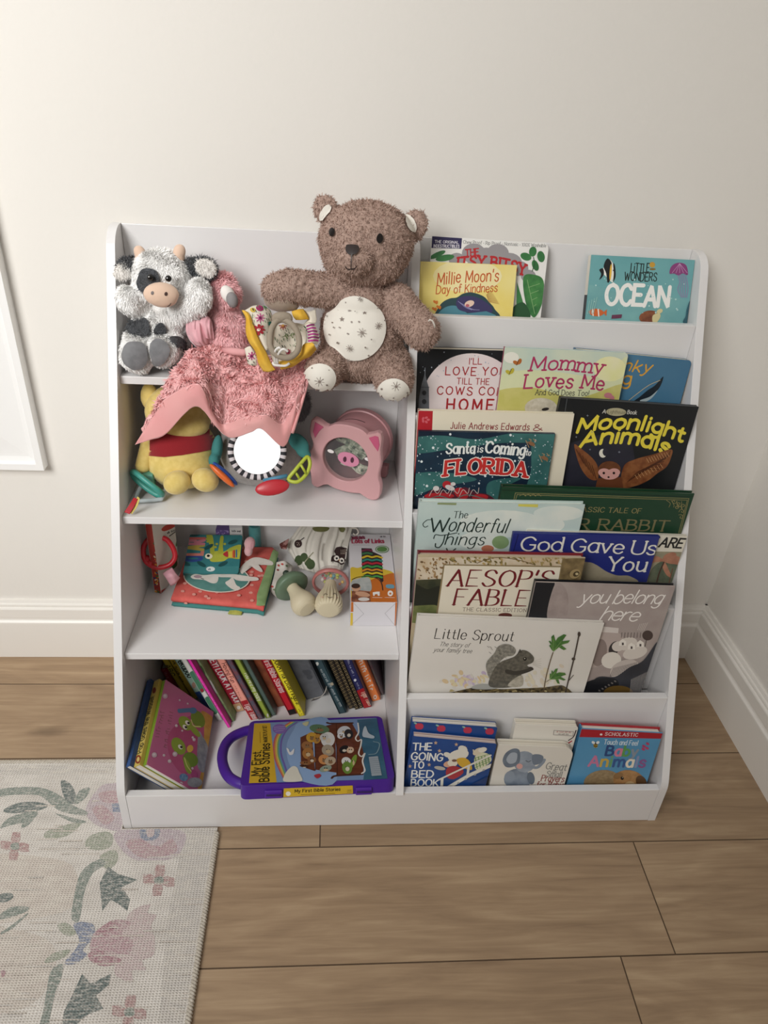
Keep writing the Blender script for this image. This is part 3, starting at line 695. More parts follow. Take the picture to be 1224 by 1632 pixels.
def a_ocean(s):
    s.poly('#6FA6A8', [(925,455),(1000,470),(1100,480),(1100,520),(925,520)], True, c2='#7FB4B2', scale=25)
    s.text('LiTTLE', '#18231F', (1005,433),(1034,434), 13.5, w=.85, jit=.3); s.disc('#C99A3A', 1039.5,422,4.5,4.5); s.disc('#8A6A2A', 1040,429,5,1.6)
    s.text('WONDERS', '#18231F', (995,446.5),(1046,448.5), 13, w=.85, jit=.3)
    s.text('OCEAN', '#F4F2EC', (965,484),(1064,488), 31, w=1.45, jit=.25, track=1.2)
    s.poly('#F0EDE4', [(958,432),(965,424),(972,414),(980,428),(979,440),(976,450),(966,441)], True)
    for pts in ([(962,424),(968,412),(975,421),(972,446),(968,450),(966,436)], [(955,430),(961,428),(962,438),(955,446),(958,437)], [(977,420),(980,424),(981,440),(977,449),(978,436)]): s.poly('#15191C', pts, True)
    s.disc('#E6B840', 973, 434, 1.6, 13, 4); s.disc('#15191C', 977.5, 431, 1, 1)
    s.poly('#8A3F78', [(1067,436),(1069,426),(1076,420),(1086,419),(1094,424),(1096,438),(1088,436),(1081,439),(1074,436)], True)
    for i in range(5): s.line('#C79AC0', .7, [(1083,420),(1071+i*6,435)])
    for i in range(5): s.line('#A578B0', .8, [(1080+i*3,438),(1083+i*3,450),(1080+i*4,462),(1086+i*2,474)], True)
    s.disc('#D2662E', 950, 498, 12, 6, 4); s.line('#F2EEE6', 1.8, [(944,493),(945,503)]); s.line('#F2EEE6', 1.8, [(953,493),(954,504)]); s.poly('#D2662E', [(961,498),(967,493),(966,504)])
    s.disc('#6E3B28', 1034, 505, 16, 10, -10, c2='#8E5436', scale=120); s.disc('#D9CC9A', 1051, 496, 5, 3.5, -25); s.poly('#D9CC9A', [(1040,503),(1050,499),(1052,505),(1046,514),(1040,514)], True)
    s.poly('#6B3550', [(975,502),(991,501),(990,507),(974,508)])
    for i in range(5): s.line('#9CC7BE', 1, [(933+i*3,500),(935+i*4,482-i*2)])
    s.poly('#2E5A66', [(1094,492),(1100,480),(1100,520),(1088,514),(1092,504)], True)
    s.dots('#B9DAD6', 26, (940,440,1090,505), .6, 4, 1.6)
def sp_ocean(s):
    s.poly('#E6E0D2', [(925,405),(946,405),(943,470),(922,470)]); s.poly('#1B2228', [(922,470),(942,470),(938,515),(918,515)])
tier_book('board_book', 'teal board book with white sea-life title, alone at top right of the tiers', 1, (942.5,406), (1108,414.5), -.0795, 19, .013, BP('#63A0A4', c2='#74AEB0', scale=12), a_ocean, kind='board', sart=sp_ocean, spine=BP('#E6E0D2'))
# ---- second tier
def a_love(s):
    s.disc('#E9DEDC', 752, 643.5, 80.5, 80.5, n=60, c2='#E3D3D2', scale=18)
    K = '#A32127'
    s.text("I'LL", K, (747.5,580.5),(767.5,580.5), 9.5, w=1); s.text('LOVE YOU', K, (710,597),(805,599), 12.5, w=1, track=2.6, jit=.3)
    s.text('TILL THE', K, (728,612),(779,613), 9.5, w=.95, track=2.2); s.text('COWS COME', K, (696.5,628),(815,631), 12.5, w=1, track=2.6, jit=.3); s.text('HOME', K, (712,653),(785,654), 17, w=1.2, track=3.4)
    s.poly('#5E6268', [(677.3,594),(680,606),(683.5,618),(684,656),(666,656),(668,632),(672,612)], False, c2='#767B82', scale=60); s.line('#8A9098', 1, [(677.4,586),(677.4,598)])
    s.disc('#23262B', 676, 626, 3.4, 3.8); s.disc('#23262B', 676, 640, 3.6, 4); s.line('#3A3E44', .8, [(671,617),(684,617)])
    s.dots('#AEB6C2', 26, (668,560,800,600), .5, 3, 1.1)
tier_book('board_book', 'black board book with large pale moon and red hand-lettered title on the second tier', 2, (665,555.5), (842,560), -.1315, 6, .013, BP('#17191C'), a_love, kind='board', pages=pages_mat('#E8DFCB', '#BDB49F', 'z', 500))
def a_mommy(s):
    s.poly('#D7DDB0', [(795,600),(860,590),(960,600),(1000,570),(1000,660),(780,660)], True, c2='#E3E3B8', scale=20); s.poly('#C6C169', [(788,626),(850,618),(920,634),(1000,612),(995,670),(780,670)], True, c2='#D3CB7E', scale=40)
    s.disc('#E9E7A6', 972, 588, 26, 20, c2='#EFEAC4', scale=25); s.disc('#ECEADC', 815, 570, 12, 9)
    K = '#B03260'
    s.text('Mommy', K, (845,590),(959,595), 21, w=.95, serif=.8, jit=.4, slant=.05, arc=3); s.text('Loves Me', K, (835,618),(960,622.5), 21, w=.95, serif=.8, jit=.5, slant=.04, arc=3)
    s.text('And God Does Too!', '#3C3A3A', (853,629),(938,631), 8.5, w=.75, serif=.5, jit=.3)
    for u, v, c in ((825,578,'#B4682C'),(813,593,'#BFB03A')):
        s.disc(c, u-3, v, 5, 3, 30); s.disc(c, u+3, v-2, 3, 5, 25); s.line('#3A2A1A', .9, [(u-2,v+4),(u+2,v-5)])
    s.disc('#D8D0BE', 862, 650, 26, 16, c2='#C3B9A4', scale=160); s.disc('#2C2624', 869, 652, 6, 2.5, -10); s.disc('#C77E86', 969, 630, 6.5, 4.5); s.disc('#C77E86', 975, 634, 4, 4)
tier_book('board_book', 'pale green and yellow book with pink serif title about mommy, middle of the second tier', 2, (804.5,553.5), (1002,562.5), -.1415, 6, .007, BP('#C3D3C4', c2='#D6DCC4', scale=16), a_mommy, kind='board', rad=.006, spine=BP('#A52A58'), pages=pages_mat('#B9C7D6', '#8FA2B8', 'z', 500))
def a_pinky(s):
    s.text('Pinky', '#DDA436', (966,588),(1035,593), 17, w=1, slant=.2, jit=.4); s.text('g', '#DDA436', (991,612),(1004,613), 19, w=1)
    s.poly('#15212B', [(1010,640),(1020,632),(1032,622),(1044,614),(1057,600),(1052,616),(1040,630),(1026,640)], True); s.poly('#A8B8BC', [(1020,638),(1036,632),(1048,622),(1038,635),(1026,641)], True)
    s.line('#D8C088', .8, [(1002,638),(1016,627),(1034,614),(1052,606)], True)
tier_book('board_book', 'blue board book with dark whale tail at right end of the second tier', 2, (918,556), (1110.5,575.5), -.130, 8, .012, BP('#3F6E8E', c2='#4A7A98', scale=10), a_pinky, kind='board', rad=.006, pages=pages_mat('#EEE6D0', '#CBBF9F', 'z', 420))
# ---- third tier
def a_julie(s):
    s.poly('#B3202B', [(640,640),(690.5,640),(684,800),(630,800)]); 
    for q in range(5): s.disc('#D0606A', 678+4.5*math.cos(q*1.256), 669+3.6*math.sin(q*1.256), 2.6, 1.8, q*40)
    s.text('Julie Andrews Edwards', '#8E2B30', (718,683),(843,685.5), 10, w=.8, track=1.9); s.text('&', '#8E2B30', (849,686.5),(864,686), 9.5, w=.8)
tier_book('picture_book', 'cream hardback with red cloth spine and small red author line, behind the starry night book', 3, (664,654), (915.5,659.5), -.1925, 5, .008, BP('#E9E0C9'), a_julie, pages=WP, spine=BP('#A81E2A'))
def a_santa(s):
    for pts in ([(655,700),(700,694),(760,700),(820,690),(880,690),(880,705),(800,706),(720,716),(660,722)], [(650,760),(700,752),(760,764),(700,776),(650,792)], [(850,700),(886,694),(876,800),(835,800),(846,750)], [(780,768),(830,762),(800,780),(815,795),(780,795)]): s.poly('#2E5E5C', pts, True, c2='#3F7470', scale=30)
    star_field(s, 210, (660,692,880,795), '#C6D4DA', .4, 1.2, 4); star_field(s, 26, (660,692,880,795), '#E4ECEC', 1.3, 2.3, 6)
    for u, v in ((847,707),(868,730)):
        for i in range(7): s.line('#B89468', .9, [(u-9+i*2.5, v-5+3*math.sin(i*2.1)), (u-4+i*2, v+6*math.cos(i*1.7))]); 
        s.disc('#8A6242', u, v, 6, 3, 25)
    s.text('Santa', '#EDEFEA', (711,722.5),(756,722), 15.5, w=1.35, serif=.5, contrast=.3); s.text('is', '#EDEFEA', (761,720),(769,720.5), 10, w=1, serif=.5); s.text('Coming', '#EDEFEA', (773,720.5),(835,725.5), 17, w=1.35, serif=.5, contrast=.3); s.text('to', '#EDEFEA', (837.5,725),(845,726), 9, w=1, serif=.4)
    s.text('FLORIDA', '#C6302C', (709,757.5),(837,759.5), 22, w=1.6, serif=1.1, contrast=.25, arc=5, outline=('#EFE6DC', 1.3))
    for pts in ([(673,795),(690,780),(720,784),(740,776),(756,784),(778,788),(780,800),(673,800)],): s.poly('#5A2230', pts, True)
    for u, v, a, b, r in ((700,790,24,5,0),(735,786,12,8,30),(765,792,13,5,0),(712,772,7,6,0)): s.disc('#B5282F', u, v, a, b, r)
    for u, v, a, b, r in ((717,777,8,4,20),(695,778,5,4,0),(722,771,4,3,0)): s.disc('#D9D4D0', u, v, a, b, r)
    for i in range(5): s.line('#C9B9B0', 1, [(684+i*16,790),(690+i*16,780),(697+i*16,786),(703+i*15,777)], True)
    s.line('#5B7F78', 1.4, [(676,798),(700,790),(722,796),(744,788),(780,797)], True)
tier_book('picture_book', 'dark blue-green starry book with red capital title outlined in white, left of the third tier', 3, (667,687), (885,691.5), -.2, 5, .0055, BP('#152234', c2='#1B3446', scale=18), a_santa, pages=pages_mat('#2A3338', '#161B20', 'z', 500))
def a_moon(s):
    s.poly('#2B2A36', [(896,720),(930,700),(990,690),(1010,720),(1000,780),(890,790)], True, c2='#22242E', scale=20)
    s.line('#5A5D60', .9, [(904,634),(890,720)])
    s.text('A', '#D8D6CC', (960,658.5),(965,658.8), 5.8, w=1.1); s.disc('#AFA888', 982,656.5,16,6.4,2); s.text('Lighthouse', '#6D6A52', (969,658.5),(996,659.5), 5, w=.8); s.text('Book', '#D8D6CC', (999.5,659.5),(1014,660.5), 5.8, w=1)
    s.text('Moonlight', '#E9D645', (920,689),(1086,704), 21, w=1.6, arc=13, track=1.35, slant=.03); s.text('Animals', '#E9D645', (924,713),(1063,725), 22, w=1.6, arc=13, track=1.35)
    for pts, c in (([(915,709),(926,715),(944,730),(953,745),(952,764),(938,762),(924,742)], '#7A4526'), ([(994,743),(1012,732),(1041,724),(1070,716),(1069,730),(1062,744),(1048,754),(1034,765),(1014,774),(990,776)], '#6F3C20')): s.poly(c, pts, True, c2='#8F5A34', scale=90)
    for i in range(8): s.line('#4A2614', 1.1, [(1000+i*3,768-i*2),(1020+i*6,750-i*3),(1050+i*2.6,748-i*4.2)], True)
    for i in range(9): s.line('#C79A6A', .7, [(1030+i*4,730-i*1.2),(1034+i*4,737-i*1.2)]); s.line('#C79A6A', .7, [(1012+i*5,757-i*2.2),(1016+i*5,763-i*2.2)])
    for i in range(6): s.line('#4A2614', 1, [(918+i*5,716+i*5),(930+i*4,738+i*5)])
    s.poly('#6A3B22', [(948,780),(952,762),(990,760),(994,785)]); s.disc('#7A4A2C', 971, 748, 18, 13.5, c2='#5E351E', scale=80)
    for u in (962.5, 978.5): s.disc('#D9A39A', u, 752.5, 9.5, 6.5, 0)
    s.poly('#D9A39A', [(956,756),(971,748),(986,756),(978,763),(964,763)], True)
    for u in (962, 978): s.disc('#20140F', u, 753.5, 2, 2)
    s.disc('#20140F', 969.5, 760, 1.8, 1.4)
    s.disc('#E9E6D6', 960.5, 722, 6, 7); s.disc('#2B2A36', 965, 720, 5, 6.4)
    for u, v, r in ((986.5,720,2.4),(936,662,2.2),(918,696,2),(940,716,2),(943,688,1.6)): s.star('#8D93A0', u, v, r, 4, .3)
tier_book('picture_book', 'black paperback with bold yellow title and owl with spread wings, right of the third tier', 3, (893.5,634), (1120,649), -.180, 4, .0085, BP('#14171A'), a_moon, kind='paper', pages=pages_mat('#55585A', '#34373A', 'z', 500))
# ---- fourth tier
def a_rabbit(s):
    g = '#9A8D5C'
    s.line('#0F2A1C', 1.4, [(800,781),(1107,792)])
    for d in (0, 2.6): s.line(g, .8, [(818+d,800),(821.5+d,785.5+d),(1098-d,794.5+d),(1084-d,850)])
    s.text('THE CLASSIC TALE OF', g, (881,814),(1021,818), 7.4, w=.95, serif=.5, contrast=.4); s.text('PETER RABBIT', '#7C7350', (838,841.5),(1063,846.5), 16.5, w=1.15, serif=.6, contrast=.4)
    for k, (u, v) in enumerate(((1074,799),(1082,803),(1089,806),(1087,815),(1085,824),(1078,808))):
        s.line(g, .8, [(u+5.2*math.exp(-q*.22)*math.cos(q*.9+k), v+4.8*math.exp(-q*.22)*math.sin(q*.9+k)) for q in range(9)], True)
    for k in range(4): s.line(g, .7, [(1062+k*8,797+k*.6),(1068+k*6,802+k*3),(1066+k*7,808)], True); s.line(g, .7, [(828+k*8,790),(834+k*8,787.5),(838+k*8,790.5)], True)
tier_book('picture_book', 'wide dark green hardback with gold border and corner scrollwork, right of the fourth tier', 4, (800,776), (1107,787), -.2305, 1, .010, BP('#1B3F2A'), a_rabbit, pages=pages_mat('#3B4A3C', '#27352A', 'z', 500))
def a_wonder(s):
    for u, v, a, b in ((800,835,70,22),(890,818,40,12),(870,836,30,14),(770,862,40,16)): s.disc('#E4E9DF', u, v, a, b, c2='#D6E1DA', scale=30)
    s.poly('#8E9A70', [(698,798),(728,799),(727,805),(697,804)]); s.poly('#D6CE62', [(826,799),(858,801),(857,808.5),(826,807)])
    K = '#22352F'
    s.text('The', K, (722,825.5),(744.5,825.5), 10.5, w=.7, slant=.1, contrast=.3)
    s.text('onderful', K, (714,846),(806,849), 21, w=.62, slant=.22, contrast=.35); s.text('W', K, (684,847.5),(712,847), 21, w=.75, slant=.1, contrast=.5); s.line(K, 1.2, [(687,828),(680,829),(674,835),(677,840),(682,838)], True)
    s.text('hings', K, (709,867.5),(770,868.5), 18, w=.65, slant=.18, contrast=.35); s.line(K, 1.5, [(691,858),(694,852),(703,853),(718,851),(728,849)], True); s.line(K, 1.8, [(709,853),(706,864),(700,872),(694,871),(694,866)], True)
    s.text('You', K, (706,889),(752,890), 15, w=.7, slant=.15)
    s.disc('#7E9A68', 797.5, 864, 13.5, 10.5, 0, c2='#8CA877', scale=50); s.disc('#C07A5E', 777, 874, 10, 5.5)
tier_book('picture_book', 'pale aqua hardback with dark script title, left of the fourth tier', 4, (668.5,800), (932.5,804.5), -.2432, 1, .011, BP('#BDD0CB', c2='#CBDAD4', scale=12), a_wonder, pages=WP)
def a_wild(s):
    s.poly('#8F8C74', [(1000,878),(1104,880),(1090,950),(990,950)], False, c2='#A59A7E', scale=60); s.poly('#4E5A48', [(1040,905),(1070,890),(1096,900),(1085,940),(1035,940)], True, c2='#6A705A', scale=70)
    for pts in ([(1058,894),(1046,886),(1036,892),(1030,902),(1044,896)], [(1058,893),(1072,884),(1088,892),(1094,906),(1080,900),(1066,898)], [(1058,894),(1064,904),(1070,920),(1062,916),(1056,904)], [(1056,892),(1060,884),(1072,880),(1078,884),(1066,890)]): s.poly('#A56E58', pts, True, c2='#B98468', scale=80)
    s.line('#4A3026', 2.4, [(1058,896),(1050,915),(1044,940)], True); s.line('#6E4A38', 1.6, [(1072,906),(1066,930)])
    s.text('ARE', '#1C1B1A', (1050,871),(1085,873), 14, w=1.25, slant=.16, serif=.25); s.text('S', '#1C1B1A', (1035,868),(1045,868.5), 14, w=1.25, slant=.16)
tier_book('picture_book', 'cream paperback ending in the word ARE over palm leaves, fourth tier', 4, (840.5,845), (1110,855), -.2495, 2, .0055, BP('#E2DCCB'), a_wild, kind='paper', pages=pages_mat('#DAD4C6', '#B5AFA0', 'z', 500))
def a_god(s):
    s.poly('#A79D86', [(922,899),(938,896),(950,900),(967,911),(984,917),(1003,918),(1012,930),(915,935)], True, c2='#958B74', scale=40)
    s.text('God Gave Us', '#EAE6DA', (829,876.5),(1043,884.5), 21, w=.95, contrast=.35, serif=.45, jit=.35, track=1.1, space=2); s.text('You', '#EAE6DA', (967,908.5),(1027,911), 21, w=1, contrast=.35, serif=.4, jit=.4)
    s.line('#161C4E', 1.2, [(826,852),(812,900)])
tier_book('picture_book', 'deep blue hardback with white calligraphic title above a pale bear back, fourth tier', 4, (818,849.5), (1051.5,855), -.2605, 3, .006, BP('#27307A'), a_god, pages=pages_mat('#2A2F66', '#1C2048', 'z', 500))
# ---- fifth tier
def a_aesop(s):
    s.poly('#D9CDB8', [(664,888),(932,890),(932,930),(660,928)], False, c2='#C4AE8E', scale=40)
    R = random.Random(2)
    for i in range(70): u = R.uniform(666,725); v = R.uniform(889,922); s.disc(R.choice(['#8A6B48','#A5855C','#6E5638']), u, v, R.uniform(1,3), R.uniform(.8,2), R.uniform(0,90), n=7)
    for i in range(90): u = R.uniform(715,900); v = R.uniform(886,900); s.disc(R.choice(['#8A7A48','#A5905C','#6E6238','#B59A64']), u, v, R.uniform(1.5,4), R.uniform(.8,2), R.uniform(0,90), n=7)
    s.line('#6E5638', 1.1, [(760,897),(778,890),(800,888),(830,893),(850,899)], True)
    s.poly('#4A4A34', [(655,924),(704,922),(700,990),(650,990)], False, c2='#2E3426', scale=45); s.poly('#25281F', [(656,928),(680,938),(702,934),(700,962),(672,966),(656,958)], True); s.poly('#7C8050', [(656,968),(676,964),(698,966),(698,990),(650,990)], True, c2='#5E683C', scale=60)
    s.poly('#5E4E34', [(896,890),(935,888),(930,935),(888,935)], False, c2='#8A7650', scale=70); s.disc('#A08A60', 916, 914, 9, 7, -30); s.disc('#4A3C26', 918, 914, 5.5, 4, -30); s.disc('#C2B086', 919, 914, 2.5, 2)
    s.poly('#8C7A58', [(706.5,898.5),(895,901.5),(880,990),(693,990)]); s.poly('#E5DCC8', [(708.5,900.5),(893,903.5),(878,992),(695.5,992)])
    K = '#701A22'
    s.text("AESOP'S", K, (713,933),(876,934.5), 25, w=1.0, serif=.6, contrast=.65, slant=.12); s.text('FABLES', K, (723,963),(862,965.5), 24.5, w=1.0, serif=.6, contrast=.65, slant=.08)
    s.text('THE CLASSIC EDITION', '#7A6A60', (737,973),(838,974.5), 5.2, w=.9, serif=.5, track=2.2); s.disc('#6A3A34', 805, 980, 11, 4)
tier_book('picture_book', 'hardback of old fables with cream title panel, red serif capitals and dark red spine', 5, (666.5,884), (933,889), -.2985, 3, .013, BP('#BFAF90'), a_aesop, spine=BP('#6E1B25'), back=BP('#7A1E28'), pages=pages_mat('#8A3A40', '#C9B9A6', 'z', 300))
tier_book('picture_book', 'thin plain light grey hardback showing only its right edge beside the grey book', 5, (935,968), (1066,976), -.2975, 3, .003, BP('#AEB2B4'), None, kind='paper', pages=WP)
def a_belong(s):
    s.poly('#1B1D22', [(830,915),(884,925),(884,931),(850,1115),(790,1115)])
    s.poly('#978984', [(884,932),(900,936),(906,960),(900,985),(872,985)], True, c2='#A89A95', scale=60)
    s.text('you belong', '#F0EAE4', (924,961),(1052,962.5), 20, w=.62, slant=.25, track=.7, space=2.2, jit=.25); s.line('#F0EAE4', 1.5, [(1049,963),(1056,955)]); s.text('here', '#F0EAE4', (956,987.5),(1014,990), 20, w=.62, slant=.25, track=.6)
    s.poly('#B9AAA3', [(960,1005),(988,1010),(1000,1040),(960,1060),(930,1060)], True); s.poly('#D8CFC8', [(958,998),(986,1001),(985,1009),(955,1007)])
    s.disc('#8E7F79', 955, 1040, 12, 22, 10); s.disc('#3A3536', 979, 1033, 8, 12, 30)
    for u, v, a, b in ((1000,1026,16,10),(1012,1040,20,10),(985,1030,10,8)): s.disc('#D9D0C6', u, v, a, b, -15)
    for u, v in ((992,1024),(1006,1030),(1020,1026)): s.poly('#EDE6DC', [(u-6,v+5),(u-5,v-2),(u,v-6),(u+6,v-2),(u+6,v+5)]); s.poly('#4A4040', [(u-1,v+4),(u-1,v),(u+2,v),(u+2,v+4)])
    s.disc('#4B3E3A', 1032, 1012.5, 8.5, 8); s.line('#4B3E3A', 1, [(1030,1020),(1028,1030)])
    for i in range(7): s.line('#6E625E', 1, [(990+i*5,1016),(991+i*5,1008)])
    for i in range(5): s.line('#D4CAC2', .8, [(1016+i*2.5,1004),(1020+i*3,994-i*.5)])
    s.disc('#E4DDD2', 974, 1052, 16, 13, -12)
    s.disc('#C7BCB4', 995, 1066, 24, 14, -20)
    for i in range(16): s.line('#4A4546', .7, [(978+i*2.4,1064-i*.6),(972+i*2.6,1078-i*.5)])
    s.poly('#2A2C33', [(930,1112),(950,1080),(980,1078),(1003,1063),(1025,1052),(1048,1022),(1040,1060),(1024,1112)], True, c2='#383A42', scale=30); s.poly('#1C1D22', [(930,1090),(960,1080),(985,1085),(975,1112),(920,1115)], True)
    s.disc('#6B5224', 985, 1104, 24, 12); 
    for i in range(14): s.line('#B0AAA6', .6, [(1003+i*1.9,1112),(1006+i*1.9,1082-i*.9)])
    for i in range(6): s.disc('#77716E', 955+i*5, 1100-i*3, 2, 1.2, 30)
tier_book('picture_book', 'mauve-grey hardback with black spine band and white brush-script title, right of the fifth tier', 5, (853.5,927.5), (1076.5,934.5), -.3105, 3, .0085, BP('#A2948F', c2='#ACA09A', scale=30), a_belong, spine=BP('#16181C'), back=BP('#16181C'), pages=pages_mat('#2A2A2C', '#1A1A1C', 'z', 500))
def a_sprout(s):
    Sx = lambda x, y: (640+x/3.6, 860+y/3.6)
    s.text('Little Sprout', '#2B2622', (692.5,1017.5),(816.5,1022), 15.5, w=.62, contrast=.45, slant=.06, serif=.25); s.text('The story of', '#4A4540', (700,1029.5),(747,1031.8), 6.6, w=.6, slant=.3); s.text('your family tree', '#4A4540', (691,1038.5),(751,1041), 6.6, w=.6, slant=.3)
    R = random.Random(9)
    for i in range(60):
        u = R.gauss(370,60); v = R.gauss(805,26)
        s.disc(R.choice(['#CFC2CC','#C3B2C8','#DCCFA8','#D9C098','#D8D2C8']), *Sx(u,v), R.uniform(2,6), R.uniform(1.5,4), R.uniform(0,90), n=9)
    for i in range(24):
        u = R.gauss(790,60); v = R.gauss(800,25); s.disc(R.choice(['#DCD4BE','#E0D6BC','#D9CDB8']), *Sx(u,v), R.uniform(3,7), R.uniform(2,4), R.uniform(0,90), n=9)
    s.poly('#7A6A48', [Sx(*p) for p in ((250,885),(300,872),(400,850),(480,840),(560,856),(700,852),(820,846),(930,838),(930,915),(250,915))], True, c2='#3A3226', scale=120, lo=.4, hi=.6)
    for i in range(40): u = R.uniform(280,930); v = R.uniform(858,890); s.disc(R.choice(['#B8A878','#2E281E','#8E7E54','#C2B488']), *Sx(u,v), R.uniform(2,5), R.uniform(.6,1.5), R.uniform(-20,20), n=7)
    s.poly('#A6A6A0', [Sx(*p) for p in ((400,850),(440,828),(520,830),(550,850),(480,858))], True)
    s.poly('#77746C', [Sx(*p) for p in ((487,750),(488,700),(530,650),(552,612),(590,597),(630,605),(655,632),(640,662),(596,672),(560,704),(536,760),(512,806))], True, c2='#9A968A', scale=220, lo=.4, hi=.62)
    s.poly('#56534B', [Sx(*p) for p in ((508,842),(515,770),(560,705),(640,672),(668,648),(690,632),(725,640),(757,672),(752,702),(720,720),(748,738),(735,752),(690,768),(655,838))], True, c2='#6E6A5E', scale=200, lo=.4, hi=.62)
    s.poly('#BDB6A6', [Sx(*p) for p in ((610,838),(640,800),(690,778),(690,838))], True, c2='#A59E8E', scale=200)
    s.poly('#4A463F', [Sx(*p) for p in ((665,650),(678,625),(692,646))]); s.disc('#1C1A17', *Sx(707,682), 3, 3); s.disc('#D8D2C0', *Sx(706,680), .9, .9); s.disc('#3A302A', *Sx(742,738), 4, 2.6, 20)
    s.poly('#3F3C36', [Sx(*p) for p in ((600,742),(660,752),(735,735),(745,750),(665,775),(600,765))], True)
    for i in range(5): s.line('#B5AE9E', .4, [Sx(752,700+i*4), Sx(800,680+i*14)])
    for i in range(26): u = R.uniform(495,640); v = R.uniform(610,760); s.line('#5A574F', .5, [Sx(u,v), Sx(u-12,v-9)]) if (u-490)/160+(760-v)/150 > .55 and (u-490)/160+(760-v)/150 < 1.3 else None
    s.line('#6B5A44', 1.6, [Sx(812,892), Sx(825,800), Sx(850,700), Sx(868,645)], True); s.line('#6B5A44', 1, [Sx(828,815), Sx(850,800), Sx(870,795)], True)
    for base, scl, ang in (((870,640), 1, 0), ((850,800), .8, 35)):
        L = [(0,0),(-10,-10),(-25,-35),(-15,-40),(-28,-60),(-18,-62),(-10,-50),(-12,-85),(2,-98),(12,-60),(25,-80),(60,-100),(75,-95),(50,-60),(95,-65),(85,-50),(45,-38),(75,-15),(60,-8),(30,-25)]
        ca, sa = math.cos(math.radians(ang)), math.sin(math.radians(ang))
        s.poly('#3F6B34', [Sx(base[0]+scl*(x*ca-y*sa), base[1]+scl*(x*sa+y*ca)) for x, y in L], False, c2='#58833F', scale=120)
        for q in ((0,-85),(60,-80),(70,-55),(-15,-55)): s.line('#8FB06A', .5, [Sx(*base), Sx(base[0]+scl*(q[0]*ca-q[1]*sa)*.8, base[1]+scl*(q[0]*sa+q[1]*ca)*.8)])
    s.line('#4A4038', 2.2, [Sx(935,892), Sx(955,810), Sx(970,750), Sx(990,670), Sx(1005,600), Sx(1017,540)], True); s.line('#4A4038', 1.3, [Sx(955,810), Sx(985,775)]); s.disc('#4A4038', *Sx(1017,540), 2.4, 4); s.disc('#4A4038', *Sx(985,682), 3, 2.4)
tier_book('picture_book', 'wide white hardback with grey squirrel and oak sprigs, front of the fifth tier', 5, (664,981.5), (963,993.5), -.3190, 3, .0075, BP('#DED9D0', c2='#E4DFD7', scale=8), a_sprout, pages=WP)
# ---- bottom tier
BL = BP('#1D427F', c2='#234B8C', scale=20)
def a_apple(s):
    for u, v in ((668,1157.5),(703,1161),(745,1163.5),(780,1165.5)): s.disc('#BE3A52', u-1.5, v, 5, 5); s.disc('#BE3A52', u+2, v, 5, 5); s.disc('#8FB8A8', u-6, v-5, 2.6, 1.4, 20)
tier_book('board_book', 'blue board book with a row of red apples, behind the blue bedtime board book', 6, (649.5,1150), (793,1159.5), -.3630, 3, .0120, BL, a_apple, kind='board', rad=.003, pages=pages_mat('#E4DFD6', '#A9A39A', 'z', 330))
def a_bed(s):
    Q = lambda x, y: (620+x/5.4375, 980+y/5.4375)
    for t, a, b, h in (('THE',(205,1170),(365,1172),11),('GOING',(190,1252),(460,1264),11.5),('TO',(205,1327),(298,1327),10.5),('BED',(195,1407),(380,1410),11),('BOOK',(190,1482),(425,1484),11)): s.text(t, '#EDEDE8', Q(*a), Q(*b), h, w=1.05, jit=.35, slant=.04)
    for x, y in ((405,1108),(583,1122),(437,1177),(348,1297),(182,1310),(660,1150)): s.star('#C9A98C', *Q(x,y), 3.4)
    W_ = '#E2DED2'
    s.line(W_, 7, [Q(520,1490), Q(700,1385), Q(890,1300)]); 
    for x, y in ((600,1455),(665,1420),(745,1382),(820,1342)): s.disc('#A9A9A4', *Q(x,y), 2.2, 1.4, -25)
    s.disc(W_, *Q(600,1215), 17, 9, -15); s.disc(W_, *Q(640,1165), 8, 6, 30); s.disc(W_, *Q(505,1210), 6, 4, 20); s.poly(W_, [Q(*p) for p in ((590,1180),(620,1145),(650,1150),(640,1190))], True)
    s.disc('#D8A98E', *Q(520,1290), 9, 5, -10); s.disc('#B9B4AA', *Q(440,1325), 9, 3, 10); s.disc('#E4DCCB', *Q(550,1280), 8, 6)
    s.poly('#D3A93A', [Q(*p) for p in ((585,1250),(650,1235),(700,1270),(715,1340),(620,1310))], True); s.poly('#A8343C', [Q(*p) for p in ((500,1330),(560,1305),(630,1330),(640,1370),(560,1420),(500,1400))], True)
    s.poly('#D8D8B8', [Q(*p) for p in ((740,1235),(800,1190),(870,1210),(880,1270),(760,1340))], True)
    for i in range(5): s.line('#5E8A4A', 1.3, [Q(745+i*28,1230-i*4), Q(765+i*26,1330-i*12)]); s.line('#5E8A4A', 1, [Q(742,1240+i*20), Q(875,1200+i*16)])
    s.disc('#D9CDB4', *Q(770,1180), 9, 5, -30); s.disc('#E4DED0', *Q(810,1165), 7, 4, -15); s.line('#D9CDB4', 2, [Q(730,1165), Q(735,1195)]); s.disc('#7A5A4A', *Q(565,1258), 4, 2)
    s.line(W_, 3.4, [Q(430,1424), Q(880,1212)]); s.line(W_, 4.4, [Q(460,1415), Q(455,1500)]); s.line(W_, 4, [Q(690,1305), Q(680,1385)])
    s.poly('#163468', [Q(640,1500), Q(900,1370), Q(900,1500)])
tier_book('board_book', 'blue board book with white hand-lettered bedtime title, front left of the bottom tier', 6, (650,1173), (792,1186), -.3760, 3, .0115, BL, a_bed, kind='board', rad=.003, pages=pages_mat('#DDD2C8', '#A58A80', 'z', 330))
